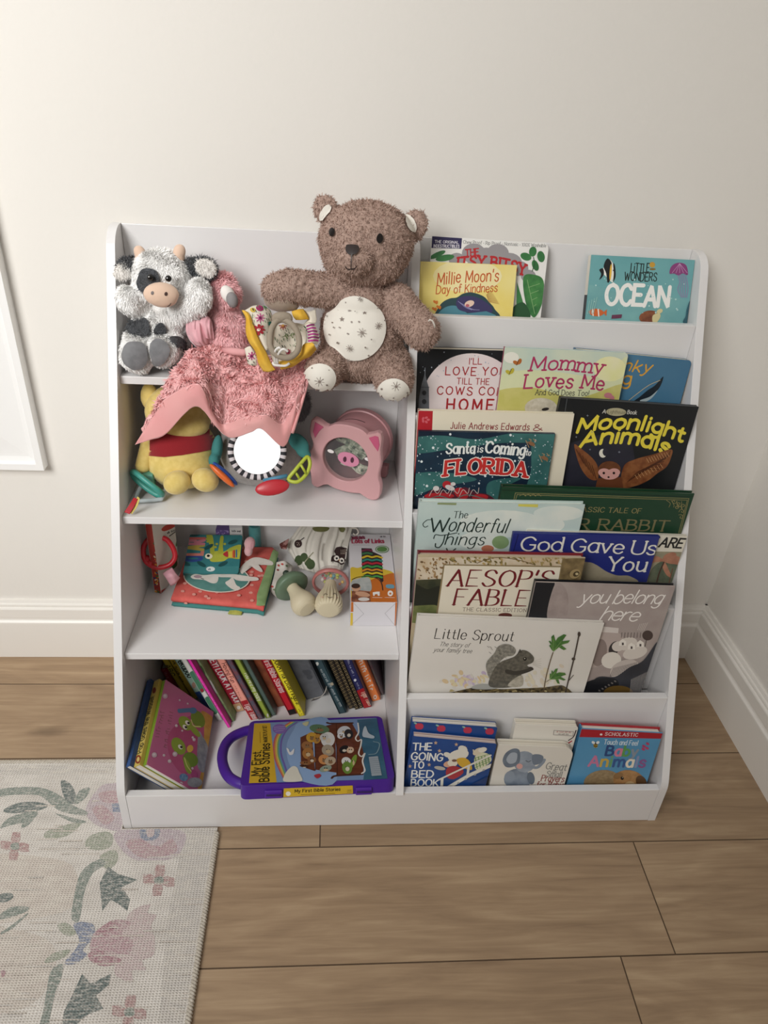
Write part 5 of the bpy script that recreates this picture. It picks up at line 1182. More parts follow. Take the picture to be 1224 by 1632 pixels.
def blanket():
    root = empty('baby_blanket', (.15, -.14, Z1), 'pink fluffy baby blanket with satin border draped over the edge of the top shelf', 'blanket')
    PK = fibre('#F6BCBC', '#FACCCA')
    U = [(229,686,-.150),(250,655,-.158),(265,634,-.168),(315,612,-.188),(337,654,-.178),(355,676,-.165),(388,666,-.178),(423,662,-.186),(450,675,-.170),(468,645,-.172),(478,619,-.166),(488,590,-.150)]
    Lw = [(215,709,-.152),(240,701,-.160),(264,692,-.168),(311,648,-.186),(345,681,-.180),(368,698,-.170),(400,689,-.182),(417,684,-.186),(450,712,-.176),(464,690,-.172),(479,640,-.168),(490,604,-.152)]
    top = [(296,570,-.118),(306,560,-.112),(318,554,-.106),(340,549,-.1),(360,550,-.098),(380,556,-.096),(400,564,-.096),(425,570,-.1),(445,570,-.104),(465,568,-.108),(480,562,-.112),(490,552,-.116)]
    m1 = [(272,602,-.142),(284,594,-.146),(300,589,-.150),(326,586,-.154),(350,592,-.148),(378,600,-.146),(404,606,-.152),(430,608,-.156),(452,606,-.150),(468,596,-.148),(480,584,-.146),(491,568,-.138)]
    m2 = [(250,645,-.148),(264,628,-.154),(280,614,-.162),(318,600,-.176),(344,624,-.164),(366,638,-.158),(396,636,-.166),(427,636,-.174),(452,642,-.162),(470,620,-.162),(482,602,-.158),(491,582,-.146)]
    cloth('fleece', [top, m1, m2, U], PK, root, 88, 60, .004, .004, 2, dict(n=80000, L=.006, W=.0022, lean=2.2, jit=.18, seed=6, curl=.3, skip=lambda P, N: N[:, 1] > .2))
    SA = mat('#EBA3A3', .28, c2='#F0B0AE', scale=14, sheen=.4, spec=.6)
    mid = [tuple((a+b)/2 for a, b in zip(p, q)) for p, q in zip(U, Lw)]
    mid = [(u, v, y-.004) for u, v, y in mid]
    U2 = [(u, v, y-.004) for u, v, y in U]
    cloth('satin_border', [U2, mid, Lw], SA, root, 88, 14, .002, .002, 5)
    mb = MB(); mb.tube([ony(u, v, y) for u, v, y in catmull([(491,556,-.12),(493,575,-.142),(492,590,-.152),(489,612,-.16),(480,645,-.17),(466,690,-.174)], 6)], .0022, SA, 8); mb.build('edge_piping', root, smooth=True)
blanket()
def floral():
    root = empty('crinkle_toy', (.27, -.15, Z1), 'floral crinkle cloth with yellow lining and taupe teething ring, on the pink blanket', 'baby toy')
    Q = lambda x, y, d=-.16: (380+x/8.743, 470+y/8.743, d)
    FL = mat('#E4DCCB', .9, bump=.2, bscale=300); YE = mat('#DDA92E', .85, c2='#E8BC4A', scale=60, bump=.2, bscale=200)
    a = cloth('left_flap', [[Q(90,215,-.16),Q(210,150,-.15),Q(340,150,-.145),Q(440,205,-.142)], [Q(150,330,-.168),Q(260,280,-.164),Q(380,270,-.158),Q(470,300,-.15)], [Q(225,470,-.172),Q(300,440,-.172),Q(400,430,-.166),Q(455,440,-.158)], [Q(300,650,-.176),Q(350,620,-.176),Q(420,600,-.17),Q(450,600,-.164)], [Q(385,780,-.18),Q(410,760,-.178),Q(440,740,-.174),Q(460,740,-.17)]], FL, root, 20, 24, .002)
    b = cloth('center_flap', [[Q(480,430,-.145),Q(640,400,-.142),Q(800,390,-.14),Q(930,420,-.142)], [Q(440,600,-.155),Q(620,580,-.15),Q(800,590,-.148),Q(950,600,-.15)], [Q(440,780,-.168),Q(600,760,-.162),Q(760,760,-.158),Q(900,740,-.158)], [Q(500,960,-.178),Q(600,950,-.174),Q(720,910,-.168),Q(860,830,-.164)]], FL, root, 24, 20, .002)
    c = cloth('right_flap', [[Q(880,460,-.15),Q(970,385,-.152),Q(1060,400,-.15)], [Q(960,520,-.16),Q(1030,480,-.164),Q(1105,500,-.156)], [Q(960,610,-.168),Q(1040,600,-.172),Q(1125,620,-.162)], [Q(920,680,-.172),Q(1010,670,-.176),Q(1100,690,-.168)]], FL, root, 16, 16, .002)
    e = cloth('corner_flap', [[Q(85,745,-.168),Q(160,715,-.17),Q(215,770,-.17)], [Q(110,860,-.172),Q(180,850,-.174),Q(245,880,-.174)], [Q(130,960,-.172),Q(180,985,-.174),Q(260,985,-.172)]], FL, root, 12, 12, .002)
    cloth('lining', [[Q(45,215,-.162),Q(90,225,-.166),Q(135,240,-.164)], [Q(100,330,-.168),Q(140,330,-.174),Q(175,310,-.17)], [Q(100,500,-.172),Q(160,500,-.179),Q(232,475,-.175)], [Q(135,640,-.176),Q(210,640,-.184),Q(305,650,-.179)], [Q(235,800,-.178),Q(300,800,-.187),Q(390,800,-.182)], [Q(275,950,-.178),Q(360,950,-.188),Q(465,965,-.184)], [Q(345,1068,-.178),Q(430,1075,-.186),Q(520,1045,-.184)]], YE, root, 12, 40, .003)
    cloth('lining', [[Q(590,1045,-.18),Q(585,990,-.184),Q(560,930,-.178)], [Q(760,1000,-.178),Q(730,950,-.184),Q(700,890,-.174)], [Q(900,905,-.176),Q(870,870,-.182),Q(850,815,-.172)], [Q(1000,860,-.176),Q(960,780,-.184),Q(905,690,-.176)], [Q(1090,760,-.172),Q(1060,700,-.182),Q(1030,660,-.178)]], YE, root, 12, 30, .003)
    cloth('lining', [[Q(740,230,-.14),Q(830,200,-.142),Q(905,195,-.138)], [Q(760,300,-.144),Q(860,280,-.148),Q(960,280,-.142)], [Q(800,350,-.146),Q(880,350,-.148),Q(985,340,-.142)]], YE, root, 12, 10, .003)
    cloth('top_flap', [[Q(900,190,-.132),Q(980,230,-.134),Q(1075,200,-.13)], [Q(970,320,-.138),Q(1020,330,-.14),Q(1090,330,-.136)], [Q(900,420,-.142),Q(1000,400,-.144),Q(1080,390,-.14)]], FL, root, 12, 10, .002)
    for ob, items in ((a, [(295,190,6,4.5,'#A02A62'),(200,215,4.5,3.5,'#D2B44A'),(432,400,3,3.4,'#2F8A82'),(375,165,4,3,'#5E8A5A')]), (b, [(690,610,0,0,'')]), (c, []), (e, [])):
        bv = bvh_of(ob.data); d = Decals(bv, .0006)
        for x, y, p, q, col in items:
            if p: d.disc(col, *Q(x, y)[:2], p, q, 20, n=14, rough=.9)
        fl = {a: [(300,325,6.5,'#C04C8C','#6A1E48'),(285,485,7,'#9E2430','#E4DCCB')], b: [(620,430,6,'#A8423A','#D9A04A'),(690,800,4,'#A02A4A','#5E1630')], c: [], e: [(185,850,6,'#B8407E','#6A1E48')]}[ob]
        for x, y, r, c1, c2 in fl:
            u, v = Q(x, y)[:2]
            for k in range(8): an = k*math.pi/4; d.line(c1, 1.5 if c1 != '#9E2430' else 3.4, [(u+r*.3*math.cos(an), v+r*.3*math.sin(an)), (u+r*math.cos(an), v+r*math.sin(an))], rough=.9)
            d.disc(c2, u, v, r*.32, r*.32, n=10, rough=.9)
        if ob is c:
            for k in range(6): u, v = Q(960+k*5, 420+k*42)[:2]; d.line('#B0408A' if k % 2 else '#8E2A6E', 2.6, [(u, v+2), (u+8, v), (u+17, v+2)], True, rough=.9)
        R = random.Random(11 if ob is a else 23)
        box = {a: (200,180,450,720), b: (500,470,880,920), c: (890,430,960,560), e: (110,860,240,980)}[ob]
        for k in range(60 if ob in (a, b) else 10):
            x = R.uniform(box[0], box[2]); y = R.uniform(box[1], box[3]); u, v = Q(x, y)[:2]
            if any(math.hypot(x-f[0], y-f[1]) < 75 for f in fl): continue
            d.line(R.choice(['#3F5A40','#5E7A52','#2E3A34']), 1, [(u-.5, v-1.4), (u+.7, v+1.4)], rough=.9)
        if ob is b:
            for x, y in ((640,600),(720,590),(770,560)): 
                u, v = Q(x, y)[:2]; d.line('#5E6E3A', .9, [(u-5,v+1),(u+6,v-3)], rough=.9); d.line('#5E6E3A', 1.5, [(u,v-1),(u+2,v-5)], rough=.9); d.line('#5E6E3A', 1.5, [(u+1,v-1),(u+4,v+3)], rough=.9)
        d.done('printed_flowers', ob)
    RG = mat('#9A8D7C', .85, bump=.25, bscale=260)
    mb = MB(); mb.tube(catmull([ony(*Q(x, y, d)) for x, y, d in ((610,345,-.168),(520,380,-.172),(460,480,-.178),(440,600,-.184),(450,730,-.19),(540,840,-.194),(690,875,-.194),(810,800,-.19),(848,650,-.184),(810,500,-.178),(720,390,-.172))], 6, True), .0040, RG, 12, closed=True); mb.build('teething_ring', root, smooth=True)
    put('ring_wrap', blob_mesh([E(*Q(610, 305, -.166), 16, 8.5, 9)]+[E(*Q(505, 330, -.166), 5, 8, 6), E(*Q(715, 330, -.166), 5, 8, 6)], .0016, 4), root, [RG])
    mb = MB(); WR = mat('#E6E2DC', .5)
    mb.tube(catmull([ony(*Q(x, y, d)) for x, y, d in ((520,960,-.186),(505,850,-.192),(520,770,-.196),(565,735,-.198),(590,750,-.197))], 6), .0016, WR, 8); mb.tube(catmull([ony(*Q(x, y, d)) for x, y, d in ((545,960,-.186),(545,860,-.194),(580,790,-.199),(630,755,-.201),(690,790,-.2))], 6), .0016, WR, 8)
    mb.tube(catmull([ony(*Q(x, y, d)) for x, y, d in ((480,940,-.188),(500,975,-.19),(580,985,-.19),(660,985,-.19),(710,955,-.187))], 6), .0017, WR, 8)
    mb.build('plastic_ring', root, smooth=True)
floral()
# ---------------------------------------------------------------- second shelf
def yellow_plush():
    root = empty('plush_toy', (.1, -.13, Z2), 'yellow stuffed toy in a red top sitting half hidden under the pink blanket', 'stuffed animal')
    Y = mat('#D8BE6C', .95, c2='#E3CB7E', scale=120, sheen=.35, bump=.15, bscale=500); RD = mat('#8E1620', .95, sheen=.3, bump=.2, bscale=600)
    b = blob_mesh([E(290, 735, -.120, 55, 46, 42), E(290, 710, -.116, 54, 46, 40)], .003, 6); sit(b, Z2)
    b.materials.append(Y)
    bv = bvh_of(b)
    put('body', b, root)
    d = Decals(bv, .0012); d.poly('', [(222,660),(222,724),(236,726),(262,728),(290,725),(320,720),(350,713),(362,690),(362,660),(300,655)], m=RD); d.done('red_top', root)
    put('head', blob_mesh([E(286, 656, -.098, 54, 45, 42), E(294, 678, -.122, 40, 22, 26)], .003, 6), root, [Y])
    put('ear', blob_mesh([E(238, 632, -.095, 14, 22, 10)], .0025, 4), root, [Y])
    put('arm', blob_mesh(limb((238, 708, -.12, 14), (228, 742, -.14, 12.5), 5), .0025, 4), root, [Y])
    for u, v in ((282, 769), (327, 765)): put('foot', blob_mesh([E(u, v, -.172 if u < 300 else -.165, 22, 19.5, 20, -25 if u < 300 else 20)], .0025, 4), root, [Y])
yellow_plush()
def links():
    root = empty('teether_links', (.04, -.19, Z2), 'teal and grey teether links with a red ribbon, front left of the second shelf', 'baby toy')
    c = lambda x, y, z: onz(180+x/2.55, 580+y/2.55, Z2+z)+Vector((.0075, 0, 0))
    mb = MB(); mb.tube(catmull([c(145,460,.03), c(205,452,.028), c(207,475,.022), c(180,540,.008), c(165,550,.006), c(80,556,.006), c(72,545,.006), c(95,495,.018)], 5, True), .0032, mat('#AEB8BA', .4), 10, closed=True); mb.build('square_link', root, smooth=True)
    mb = MB(); mb.tube(catmull([c(60,440,.038), c(75,445,.044), c(120,480,.036), c(165,515,.024), c(178,528,.014), c(160,532,.01), c(110,500,.02), c(68,462,.03)], 5, True), .0044, mat('#3F9488', .4), 10, closed=True); mb.build('oval_link', root, smooth=True)
    mb = MB(); o = c(125,470,.026); mb.box((-.0085,-.007,-.012),(.0085,.007,.012), mat('#5F9E8E', .45), Matrix.Translation(o)); mb.build('clasp', root, bevel=.002)
    cloth('red_ribbon', [[(213,793,-.205),(220,795,-.205)], [(207,803,-.21),(214,806,-.21)], [(198,816,-.2115),(206,819,-.2115)]], mat('#B01C28', .6), root, 4, 8, .001)
    cloth('yellow_ribbon', [[(219,791,-.204),(223,794,-.204)], [(214,804,-.208),(219,806,-.208)], [(205,817,-.2095),(210,819,-.2095)]], mat('#D8C46A', .6), root, 4, 8, .001)
links()
def mirror_toy():
    root = empty('mirror_toy', (.2, -.12, Z2), 'grey plush activity toy with round mirror in a striped frame, middle of the second shelf', 'baby toy')
    GR = mat('#A39E9C', .95, c2='#B0ABA8', scale=150, sheen=.3, bump=.3, bscale=500)
    b = blob_mesh([E(416, 722, -.098, 66, 50, 36), E(415, 745, -.1, 58, 30, 38), E(412, 690, -.08, 60, 40, 30)], .003, 6); sit(b, Z2)
    put('body', b, root, [GR])
    put('fluffy_ear', fur((lambda m: (m.materials.append(mat('#7E7C80', .95, c2='#929094', scale=90)), m)[1])(blob_mesh([E(476, 644, -.07, 16, 26, 14)], .003, 4)), 4000, .006, .001, seed=3), root)
    n = Vector((.065, -.91, .41)).normalized(); cc = ony(410, 719, -.150)
    zx = Vector((1, 0, 0)); zx = (zx-n*zx.dot(n)).normalized(); zy = n.cross(zx); M = Matrix((zx, zy, n)).transposed().to_4x4(); M.translation = cc
    r = .0338; mb = MB(); mb.prism([M @ Vector((r*math.cos(2*math.pi*i/48), r*math.sin(2*math.pi*i/48), .0005)) for i in range(48)], n*.0015, mat('#F4F6F7', .03, metal=1)); mb.build('mirror', root, weld=True)
    mb = MB(); N = 48
    for i in range(N):
        a0, a1 = 2*math.pi*i/N, 2*math.pi*(i+1)/N; m = mat('#26252A', .7) if i % 2 else mat('#D8D0D2', .7)
        ring = []
        for a in (a0, a1):
            for q in range(7): 
                t = math.pi*q/6; ring.append(M @ Vector(((r+.0045-.0045*math.cos(t))*math.cos(a), (r+.0045-.0045*math.cos(t))*math.sin(a), .001+.0035*math.sin(t))))
        mb.add(ring, [(q, q+1, q+8, q+7) for q in range(6)]+[(0, 7, 13, 6)], m)
    mb.build('striped_frame', root, smooth=True, weld=False)
    mb = MB(); mb.lathe([(r+.008, -.006), (r+.009, 0.001), (r, .001)], GR, M, 48); mb.build('mirror_backing', root, smooth=True)
    TE = mat('#3C7F7C', .85, bump=.3, bscale=160)
    put('side_flap', blob_mesh([E(346, 716, -.13, 9, 24, 12, 8), E(341, 734, -.145, 9, 12, 10)], .0022, 4), root, [TE]); put('side_flap', blob_mesh([E(476, 706, -.135, 20, 13, 9, 42), E(484, 722, -.142, 13, 8, 8, 25)], .0022, 4), root, [TE])
    def petal(name, u, v, y, a, b, rot, c, d=3.2):
        put(name, blob_mesh([E(u, v, y, a, b, d, rot)], .0014, 3), root, [mat(c, .35)])
    petal('blue_petal', 359, 755, -.172, 27, 5.5, 44, '#2A4FA0', 9); petal('orange_petal', 354, 758, -.182, 27, 5.5, 44, '#DE6A2C', 9)
    petal('red_petal', 434, 777, -.197, 28, 13, -9, '#BE2E38', 6)
    mb = MB(); mb.tube([ony(u, v, y) for u, v, y in ((420,766,-.178),(440,762,-.178),(458,758,-.176))], .003, mat('#4E8AA8', .5), 8); mb.build('blue_strap', root, smooth=True)
    LM = mat('#B5C23E', .4); mb = MB()
    mb.tube(catmull([ony(u, v, y) for u, v, y in ((460,764,-.185),(470,750,-.18),(480,738,-.172),(490,728,-.165),(494,740,-.17),(488,756,-.18),(474,768,-.188))], 5, True), .0028, LM, 10, closed=True)
    for a, b in (((470,751),(478,764)), ((479,740),(488,755))): mb.tube([ony(a[0],a[1],-.178), ony(b[0],b[1],-.181)], .002, LM, 8)
    mb.build('green_ladder_ring', root, smooth=True)
mirror_toy()
def piggy():
    root = empty('piggy_bank', (.345, -.12, Z2), 'pink pig-shaped money bank with clear round window, right of the second shelf', 'piggy bank')
    Q = lambda x, y: (180+x/2.55, 580+y/2.55)
    f0 = onz(512, 781, Z2); f1 = onz(597, 799, Z2)
    ax = (f1-f0); ax.z = 0; ax.normalize(); up = Vector((0, 0, 1)); n = ax.cross(up).normalized()      # n toward the reader
    sh = Sheet(f0, ax, up)
    cen = sh.px(*Q(943, 402))
    out = [sh.px(*Q(*p)) for p in catmull([(806,240),(820,236),(846,250),(872,268),(905,258),(960,264),(1010,282),(1036,302),(1060,292),(1084,296),(1091,330),(1086,372),(1088,420),(1078,470),(1087,510),(1080,556),(1052,566),(1022,552),(1008,540),(960,535),(905,520),(868,502),(850,506),(832,514),(808,502),(804,470),(798,425),(802,370),(812,335),(799,290)], 5, True)]
    lo = min(p[1] for p in out); out = [(a, b-lo+.0004) for a, b in out]; cen = (cen[0], cen[1]-lo+.0004)
    PK = mat('#BC898C', .42); PL = mat('#CC9C9E', .42); EA = mat('#C2587A', .45)
    P3 = lambda a, b, d: f0+ax*a+up*b+n*d
    ri = .0365; NA = 96; mb = MB()
    def rad(t):
        dx, dy = math.cos(t), math.sin(t); best = 0
        for i in range(len(out)):
            a, b = out[i], out[(i+1) % len(out)]; ex, ey = b[0]-a[0], b[1]-a[1]; den = dx*ey-dy*ex
            if abs(den) < 1e-12: continue
            qx, qy = a[0]-cen[0], a[1]-cen[1]; s = (qx*ey-qy*ex)/den; w = (qx*dy-qy*dx)/den
            if s > 0 and -1e-6 <= w <= 1+1e-6: best = max(best, s)
        return best
    th = .011; vs = []
    for i in range(NA):
        t = 2*math.pi*i/NA; R = rad(t); c, s = math.cos(t), math.sin(t)
        for rr, d in ((ri, -th), (ri, -.001), (ri+.001, 0), (R-.0016, 0), (R, -.0016), (R, -th)): vs.append(P3(cen[0]+rr*c, cen[1]+rr*s, d))
    fs = [(i*6+k, ((i+1) % NA)*6+k, ((i+1) % NA)*6+(k+1) % 6, i*6+(k+1) % 6) for i in range(NA) for k in range(6)]
    mb.add(vs, fs, PL); mb.build('front_plate', root, smooth=True, auto=40, weld=True)
    Mx = Matrix((ax, up, n)).transposed().to_4x4(); Mx.translation = P3(cen[0], cen[1], 0)
    D = .075; rb = .0475
    mb = MB(); mb.lathe([(.0385, -th-.0002), (rb-.001, -th-.0002), (rb, -th-.002), (rb, -D), (rb+.0022, -D-.001), (rb+.0022, -D-.011), (rb, -D-.013), (0, -D-.013)][::-1], PK, Mx, 64, cap=False)
    mb.build('barrel', root, smooth=True, auto=35, weld=True)
    mb = MB(); a = math.radians(78); cpt = [Vector((rb*math.cos(t), rb*math.sin(t)+.0006, z)) for z, t in ((-.03, math.radians(96)), (-.065, math.radians(96)))]
    slot = [Mx @ Vector(((rb+.0004)*math.cos(t), (rb+.0004)*math.sin(t), -.045+dz)) for t, dz in ((math.radians(74), -.001), (math.radians(112), -.001), (math.radians(112), .001), (math.radians(74), .001))]
    N_ = 8; vs = [Mx @ Vector(((rb+.0004)*math.cos(t), (rb+.0004)*math.sin(t), -.045+dz)) for t in [math.radians(72+40*i/N_) for i in range(N_+1)] for dz in (-.0009, .0009)]
    mb.add(vs, [(2*i, 2*i+1, 2*i+3, 2*i+2) for i in range(N_)], mat('#4A3034', .6)); mb.build('coin_slot', root)
    for u, v in ((628, 768), (545, 752)):
        p = onz(u, v, Z2); mb = MB(); q = Mx.inverted() @ p; z = -D-.006
        base = Mx @ Vector((.034 if u > 600 else -.034, -cen[1]+.0005, z))
        mb.prism([base+ax*a+up*b+n*.006 for a, b in ((-.011,.002),(-.009,0),(.009,0),(.011,.002),(.012,.022),(-.012,.022))], n*-.012, PK); mb.build('foot', root, bevel=.002, weld=True)
    for pts in ([(822,248),(856,268),(838,285),(822,312),(814,285)], [(1040,312),(1064,304),(1078,308),(1083,340),(1076,366),(1060,344)]):
        mb = MB(); mb.prism([P3(*((lambda q: (q[0], q[1]-lo+.0004))(sh.px(*Q(*p)))), .0001) for p in pts], n*.0009, EA); mb.build('inner_ear', root, weld=True)
    mb = MB(); mb.lathe([(0, -.006), (ri-.0002, -.006)], mat('#DDE3E4', .04, alpha=.06), Mx, 48); mb.build('window', root)
    def face(name, x, y, a, b, c, rot, d=-.0055, parent=root):
        q = sh.px(*Q(x, y)); ctr = P3(q[0], q[1]-lo+.0004, d); mb = MB()
        cr, sr = math.cos(rot), math.sin(rot)
        mb.prism([ctr+ax*(a*math.cos(t)*cr-b*math.sin(t)*sr)+up*(a*math.cos(t)*sr+b*math.sin(t)*cr) for t in [2*math.pi*i/24 for i in range(24)]], n*.0008, mat(c, .4)); return mb.build(name, parent, weld=True)
    sn = face('snout', 952, 405, .0172, .0115, '#D68AA6', -.12)
    for x in (938, 968): face('nostril', x, 404 if x < 950 else 407, .0026, .0046, '#4E2436', -.1, -.0046, root)
    for x, y in ((880, 372), (1031, 405)): face('eye', x, y, .0053, .0028, '#E9E4E2', -.1)
    # folded notes behind the window (loose paper inside the bank)
    GB = mat('#B4B8A2', .7, c2='#6E7A62', scale=140, lo=.4, hi=.6); GB2 = mat('#D6D8C4', .7, c2='#8A937C', scale=170, lo=.4, hi=.6)
    R = random.Random(5)
    for k, (x, y, rot, w_, h_, d) in enumerate(((935,350,-.5,.042,.02,-.022),(975,440,-.35,.046,.02,-.014),(945,395,.55,.052,.024,-.03),(1003,380,.9,.036,.02,-.020),(905,432,.25,.032,.018,-.044))):
        q = sh.px(*Q(x, y)); ctr = P3(q[0], q[1]-lo, d); cr, sr = math.cos(rot), math.sin(rot); mb = MB(); nseg = 8; vs = []
        for i in range(nseg+1):
            s_ = (i/nseg-.5)*w_; bump = .003*math.sin(i*1.3+k)
            for e in (-.5, .5): 
                for dz in (0, .0005): vs.append(ctr+ax*(s_*cr-e*h_*sr)+up*(s_*sr+e*h_*cr)+n*(bump+dz+e*.004))
        fs = []
        for i in range(nseg): 
            b0, b1 = i*4, i*4+4; fs += [(b0+1, b1+1, b1+3, b0+3), (b0, b0+2, b1+2, b1), (b0, b1, b1+1, b0+1), (b0+2, b0+3, b1+3, b1+2)]
        fs += [(0, 1, 3, 2), (nseg*4, nseg*4+2, nseg*4+3, nseg*4+1)]
        mb.add(vs, fs, GB2 if k in (1, 3) else GB)
        for q_ in range(3):
            e0 = ctr+ax*((q_-1)*.012*cr)+up*((q_-1)*.012*sr)+n*(.0042+.003*math.sin(4*1.3+k)*0)
            mb.box((-.0018,-.0022,0),(.0018,.0022,.0003), mat('#3E4A38', .7), Matrix.Translation(e0) @ Matrix((ax, up, n)).transposed().to_4x4() @ Matrix.Rotation(rot, 4, 'Z'))
        o = mb.build('banknote'); props(o, ['folded banknote at the top behind the pig bank window','pale banknote low behind the pig bank snout','green banknote slanting behind the pig bank snout','pale banknote at right behind the pig bank window','deepest banknote low left inside the pig bank'][k], 'banknote', 'banknotes in the piggy bank')
piggy()
# ---------------------------------------------------------------- third shelf
def crinkle_book():
    o = onz(257, 946, Z3+.001); q = onz(286, 913, Z3+.001)
    ax = (q-o); ax.z = 0; ax.normalize(); up = (Vector((0, 0, 1))+ax*.0).normalized()
    K = lambda x, y: (220+x/5.1, 825+y/5.1)
    def art(s):
        s.poly('#C2352A', [K(190,95),K(230,60),K(310,55),K(280,85),K(215,110)], True); s.line('#3A3A3A', 1, [K(255,150),K(380,60)])
        s.poly('#3B6A38', [K(305,230),K(318,170),K(360,110),K(405,85),K(408,130),K(380,190),K(330,225)], True, c2='#5A8A4A', scale=90); s.poly('#3B6A38', [K(225,440),K(290,380),K(310,330),K(315,390),K(250,440)], True)
        s.line('#3B6A38', 1.4, [K(385,200),K(340,270),K(310,360)], True); s.line('#C2352A', 4, [K(190,610),K(260,570)]); s.marks('#3A3A3A', K(240,130), K(330,95), 3, .7, 2)
    def sart(s):
        R = random.Random(4)
        for i in range(120): s.disc(R.choice(['#B5322C','#D99A3A','#3B6A38','#2E3A6A','#D8C8A0','#7A2A2A']), *K(R.uniform(135,190), R.uniform(50,610)), R.uniform(1,3), R.uniform(1,2.4), R.uniform(0,90), n=7)
    r = make_book('crinkle_book', 'upright soft baby book with patterned spine and red clip ring, left of the third shelf', 'baby book', o, ax, up, .062, .158, .012, mat('#DCD6CC', .85, bump=.2, bscale=90), spine=mat('#A83A30', .85), pages=mat('#DCD6CC', .9), kind='paper', art=art, sart=sart)
    mb = MB(); c = onp(253, 879, o, Vector((.15, -1, .1))); P = []
    mb.tube(catmull([onp(*K(x, y), o+Vector((.0065, -.022, 0)), Vector((.1, -1, .5))) for x, y in ((170,160),(100,165),(50,230),(45,300),(70,360),(120,395),(180,405),(260,380),(300,320),(285,250),(235,180))], 6, True), .0042, mat('#C0222E', .35), 12, closed=True)
    for x, y in ((75,330),(98,365)): mb.ball(onp(*K(x, y), o+Vector((.0065, -.022, 0)), Vector((.1, -1, .5))), .0052, mat('#C0222E', .35))
    mb.build('clip_ring', r, smooth=True)
    cloth('fabric_tab', [[(259,914,-.16),(266,909,-.163),(274,904,-.16)], [(264,921,-.17),(273,917,-.175),(281,914,-.168)], [(272,934,-.166),(280,930,-.17),(287,921,-.164)]], mat('#D9A0AC', .8, c2='#E2B4BC', scale=60), r, 10, 10, .002)
crinkle_book()
def coral_book():
    K = lambda x, y: (220+x/5.1, 825+y/5.1)
    zt = Z3+.022; n = Vector((0, 0, 1))
    root = empty('soft_book', tuple(onz(345, 925, Z3)), 'coral dotted cloth book with white unicorn and green edge lying flat on the third shelf', 'baby book')
    P = [onz(*K(*p), zt) for p in ((262,640),(970,705),(1020,722),(1140,265),(1095,225),(420,215))]
    CO = mat('#C9554E', .9, c2='#D6655C', scale=60, bump=.2, bscale=300); TE = mat('#3F7E7A', .9, bump=.2, bscale=300)
    # padded cushion built from the outline
    def pad(name, pts, z0, z1, m):
        c = sum(pts, Vector())/len(pts); D = []
        for i in range(len(pts)):
            for q in range(12): D.append(pts[i].lerp(pts[(i+1) % len(pts)], q/12))
        mb = MB(); N = len(D); vs = []; fs = []
        lv = [(1, z0, .97), (1, z0+(z1-z0)*.4, 1), (1, z1-.003, .995), (1, z1-.0008, .97), (1, z1, .9), (1, z1+.001, .6), (1, z1+.0015, .2)]
        for _, z, k in lv: vs += [Vector((c.x+(d.x-c.x)*k, c.y+(d.y-c.y)*k, z)) for d in D]
        for r in range(len(lv)-1): fs += [(r*N+i, r*N+(i+1) % N, (r+1)*N+(i+1) % N, (r+1)*N+i) for i in range(N)]
        fs += [tuple(range(N))[::-1], tuple((len(lv)-1)*N+i for i in range(N))]
        mb.add(vs, fs, m); return mb.build(name, root, smooth=True)
    pad('back_cover', P, Z3+.0004, Z3+.009, TE); f = pad('front_cover', P, Z3+.0095, zt-.0015, CO)
    d = Decals(bvh_of(f.data), .0004, .00006)
    R = random.Random(6)
    for i in range(46):
        x = R.uniform(290, 1080); y = R.uniform(250, 690)
        if x < 520 and y < 450 and x+y < 800: continue
        d.disc('#DE9A8E', *K(x, y), 3.2, 2, 0, n=9, rough=.9)
    d.poly('#93A978', [K(965,640),K(968,712),K(1018,720),K(1138,268),K(1105,250),K(1085,300)], False, m=mat('#7F9A66', .9, c2='#90AA76', scale=50)); 
    d.disc('#E0D4C6', *K(640,500), 53, 23.5, 4, n=40, rough=.9); d.disc('#5E9088', *K(640,500), 51, 22, 4, n=40, m=mat('#4E827C', .9, c2='#5E918A', scale=60))
    W_ = mat('#DDD6CC', .9, c2='#E6E0D8', scale=80)
    for pts in ([(430,490),(470,470),(540,480),(640,470),(655,500),(640,540),(600,545),(540,520),(500,515),(450,510)], [(640,470),(760,470),(900,490),(970,500),(965,525),(820,525),(760,500),(660,495)], [(770,500),(800,560),(830,580),(810,605),(760,590),(710,545),(740,520)], [(830,430),(880,370),(960,335),(1080,365),(1085,400),(980,390),(900,410),(850,470)], [(900,380),(960,380),(1010,440),(1000,455),(950,430)]): d.poly('', [K(*p) for p in pts], True, m=W_)
    d.poly('#B0969E', [K(*p) for p in ((455,490),(490,480),(520,492),(500,505),(470,503))], True, rough=.9); d.line('#4A4448', 1, [K(512,505),K(535,514)])
    d.done('applique', root)
    R2 = MB()
    for i in range(26): R2.ball(onz(*K(285+i*28, 656+i*2.7), Z3+.007)+Vector((0, -.0022, 0)), (.0013, .0008, .0013), mat('#D8E0DC', .9), 8, 6)
    R2.build('dotted_trim', root, smooth=True)
    G = lambda x, y, z: (*K(x, y), onz(*K(x, y), Z3+z).y)
    cloth('ribbon_tag', [[G(445,676,.006), G(500,680,.006), G(555,686,.006)], [G(443,694,.005), G(500,698,.006), G(556,702,.005)], [G(445,710,.0025), G(500,714,.003), G(555,718,.0025)]], mat('#6FB8A4', .8, c2='#D8E6DC', scale=260, stretch=(1, .01, .01), lo=.5, hi=.52), root, 8, 8, .0018)
    cloth('ribbon_tag', [[G(765,702,.006), G(810,706,.006), G(860,710,.006)], [G(748,742,.005), G(798,748,.006), G(853,750,.005)], [G(730,780,.0025), G(785,786,.003), G(840,788,.0025)]], mat('#B4B65A', .85, c2='#9EA048', scale=120), root, 8, 8, .0018)
coral_book()
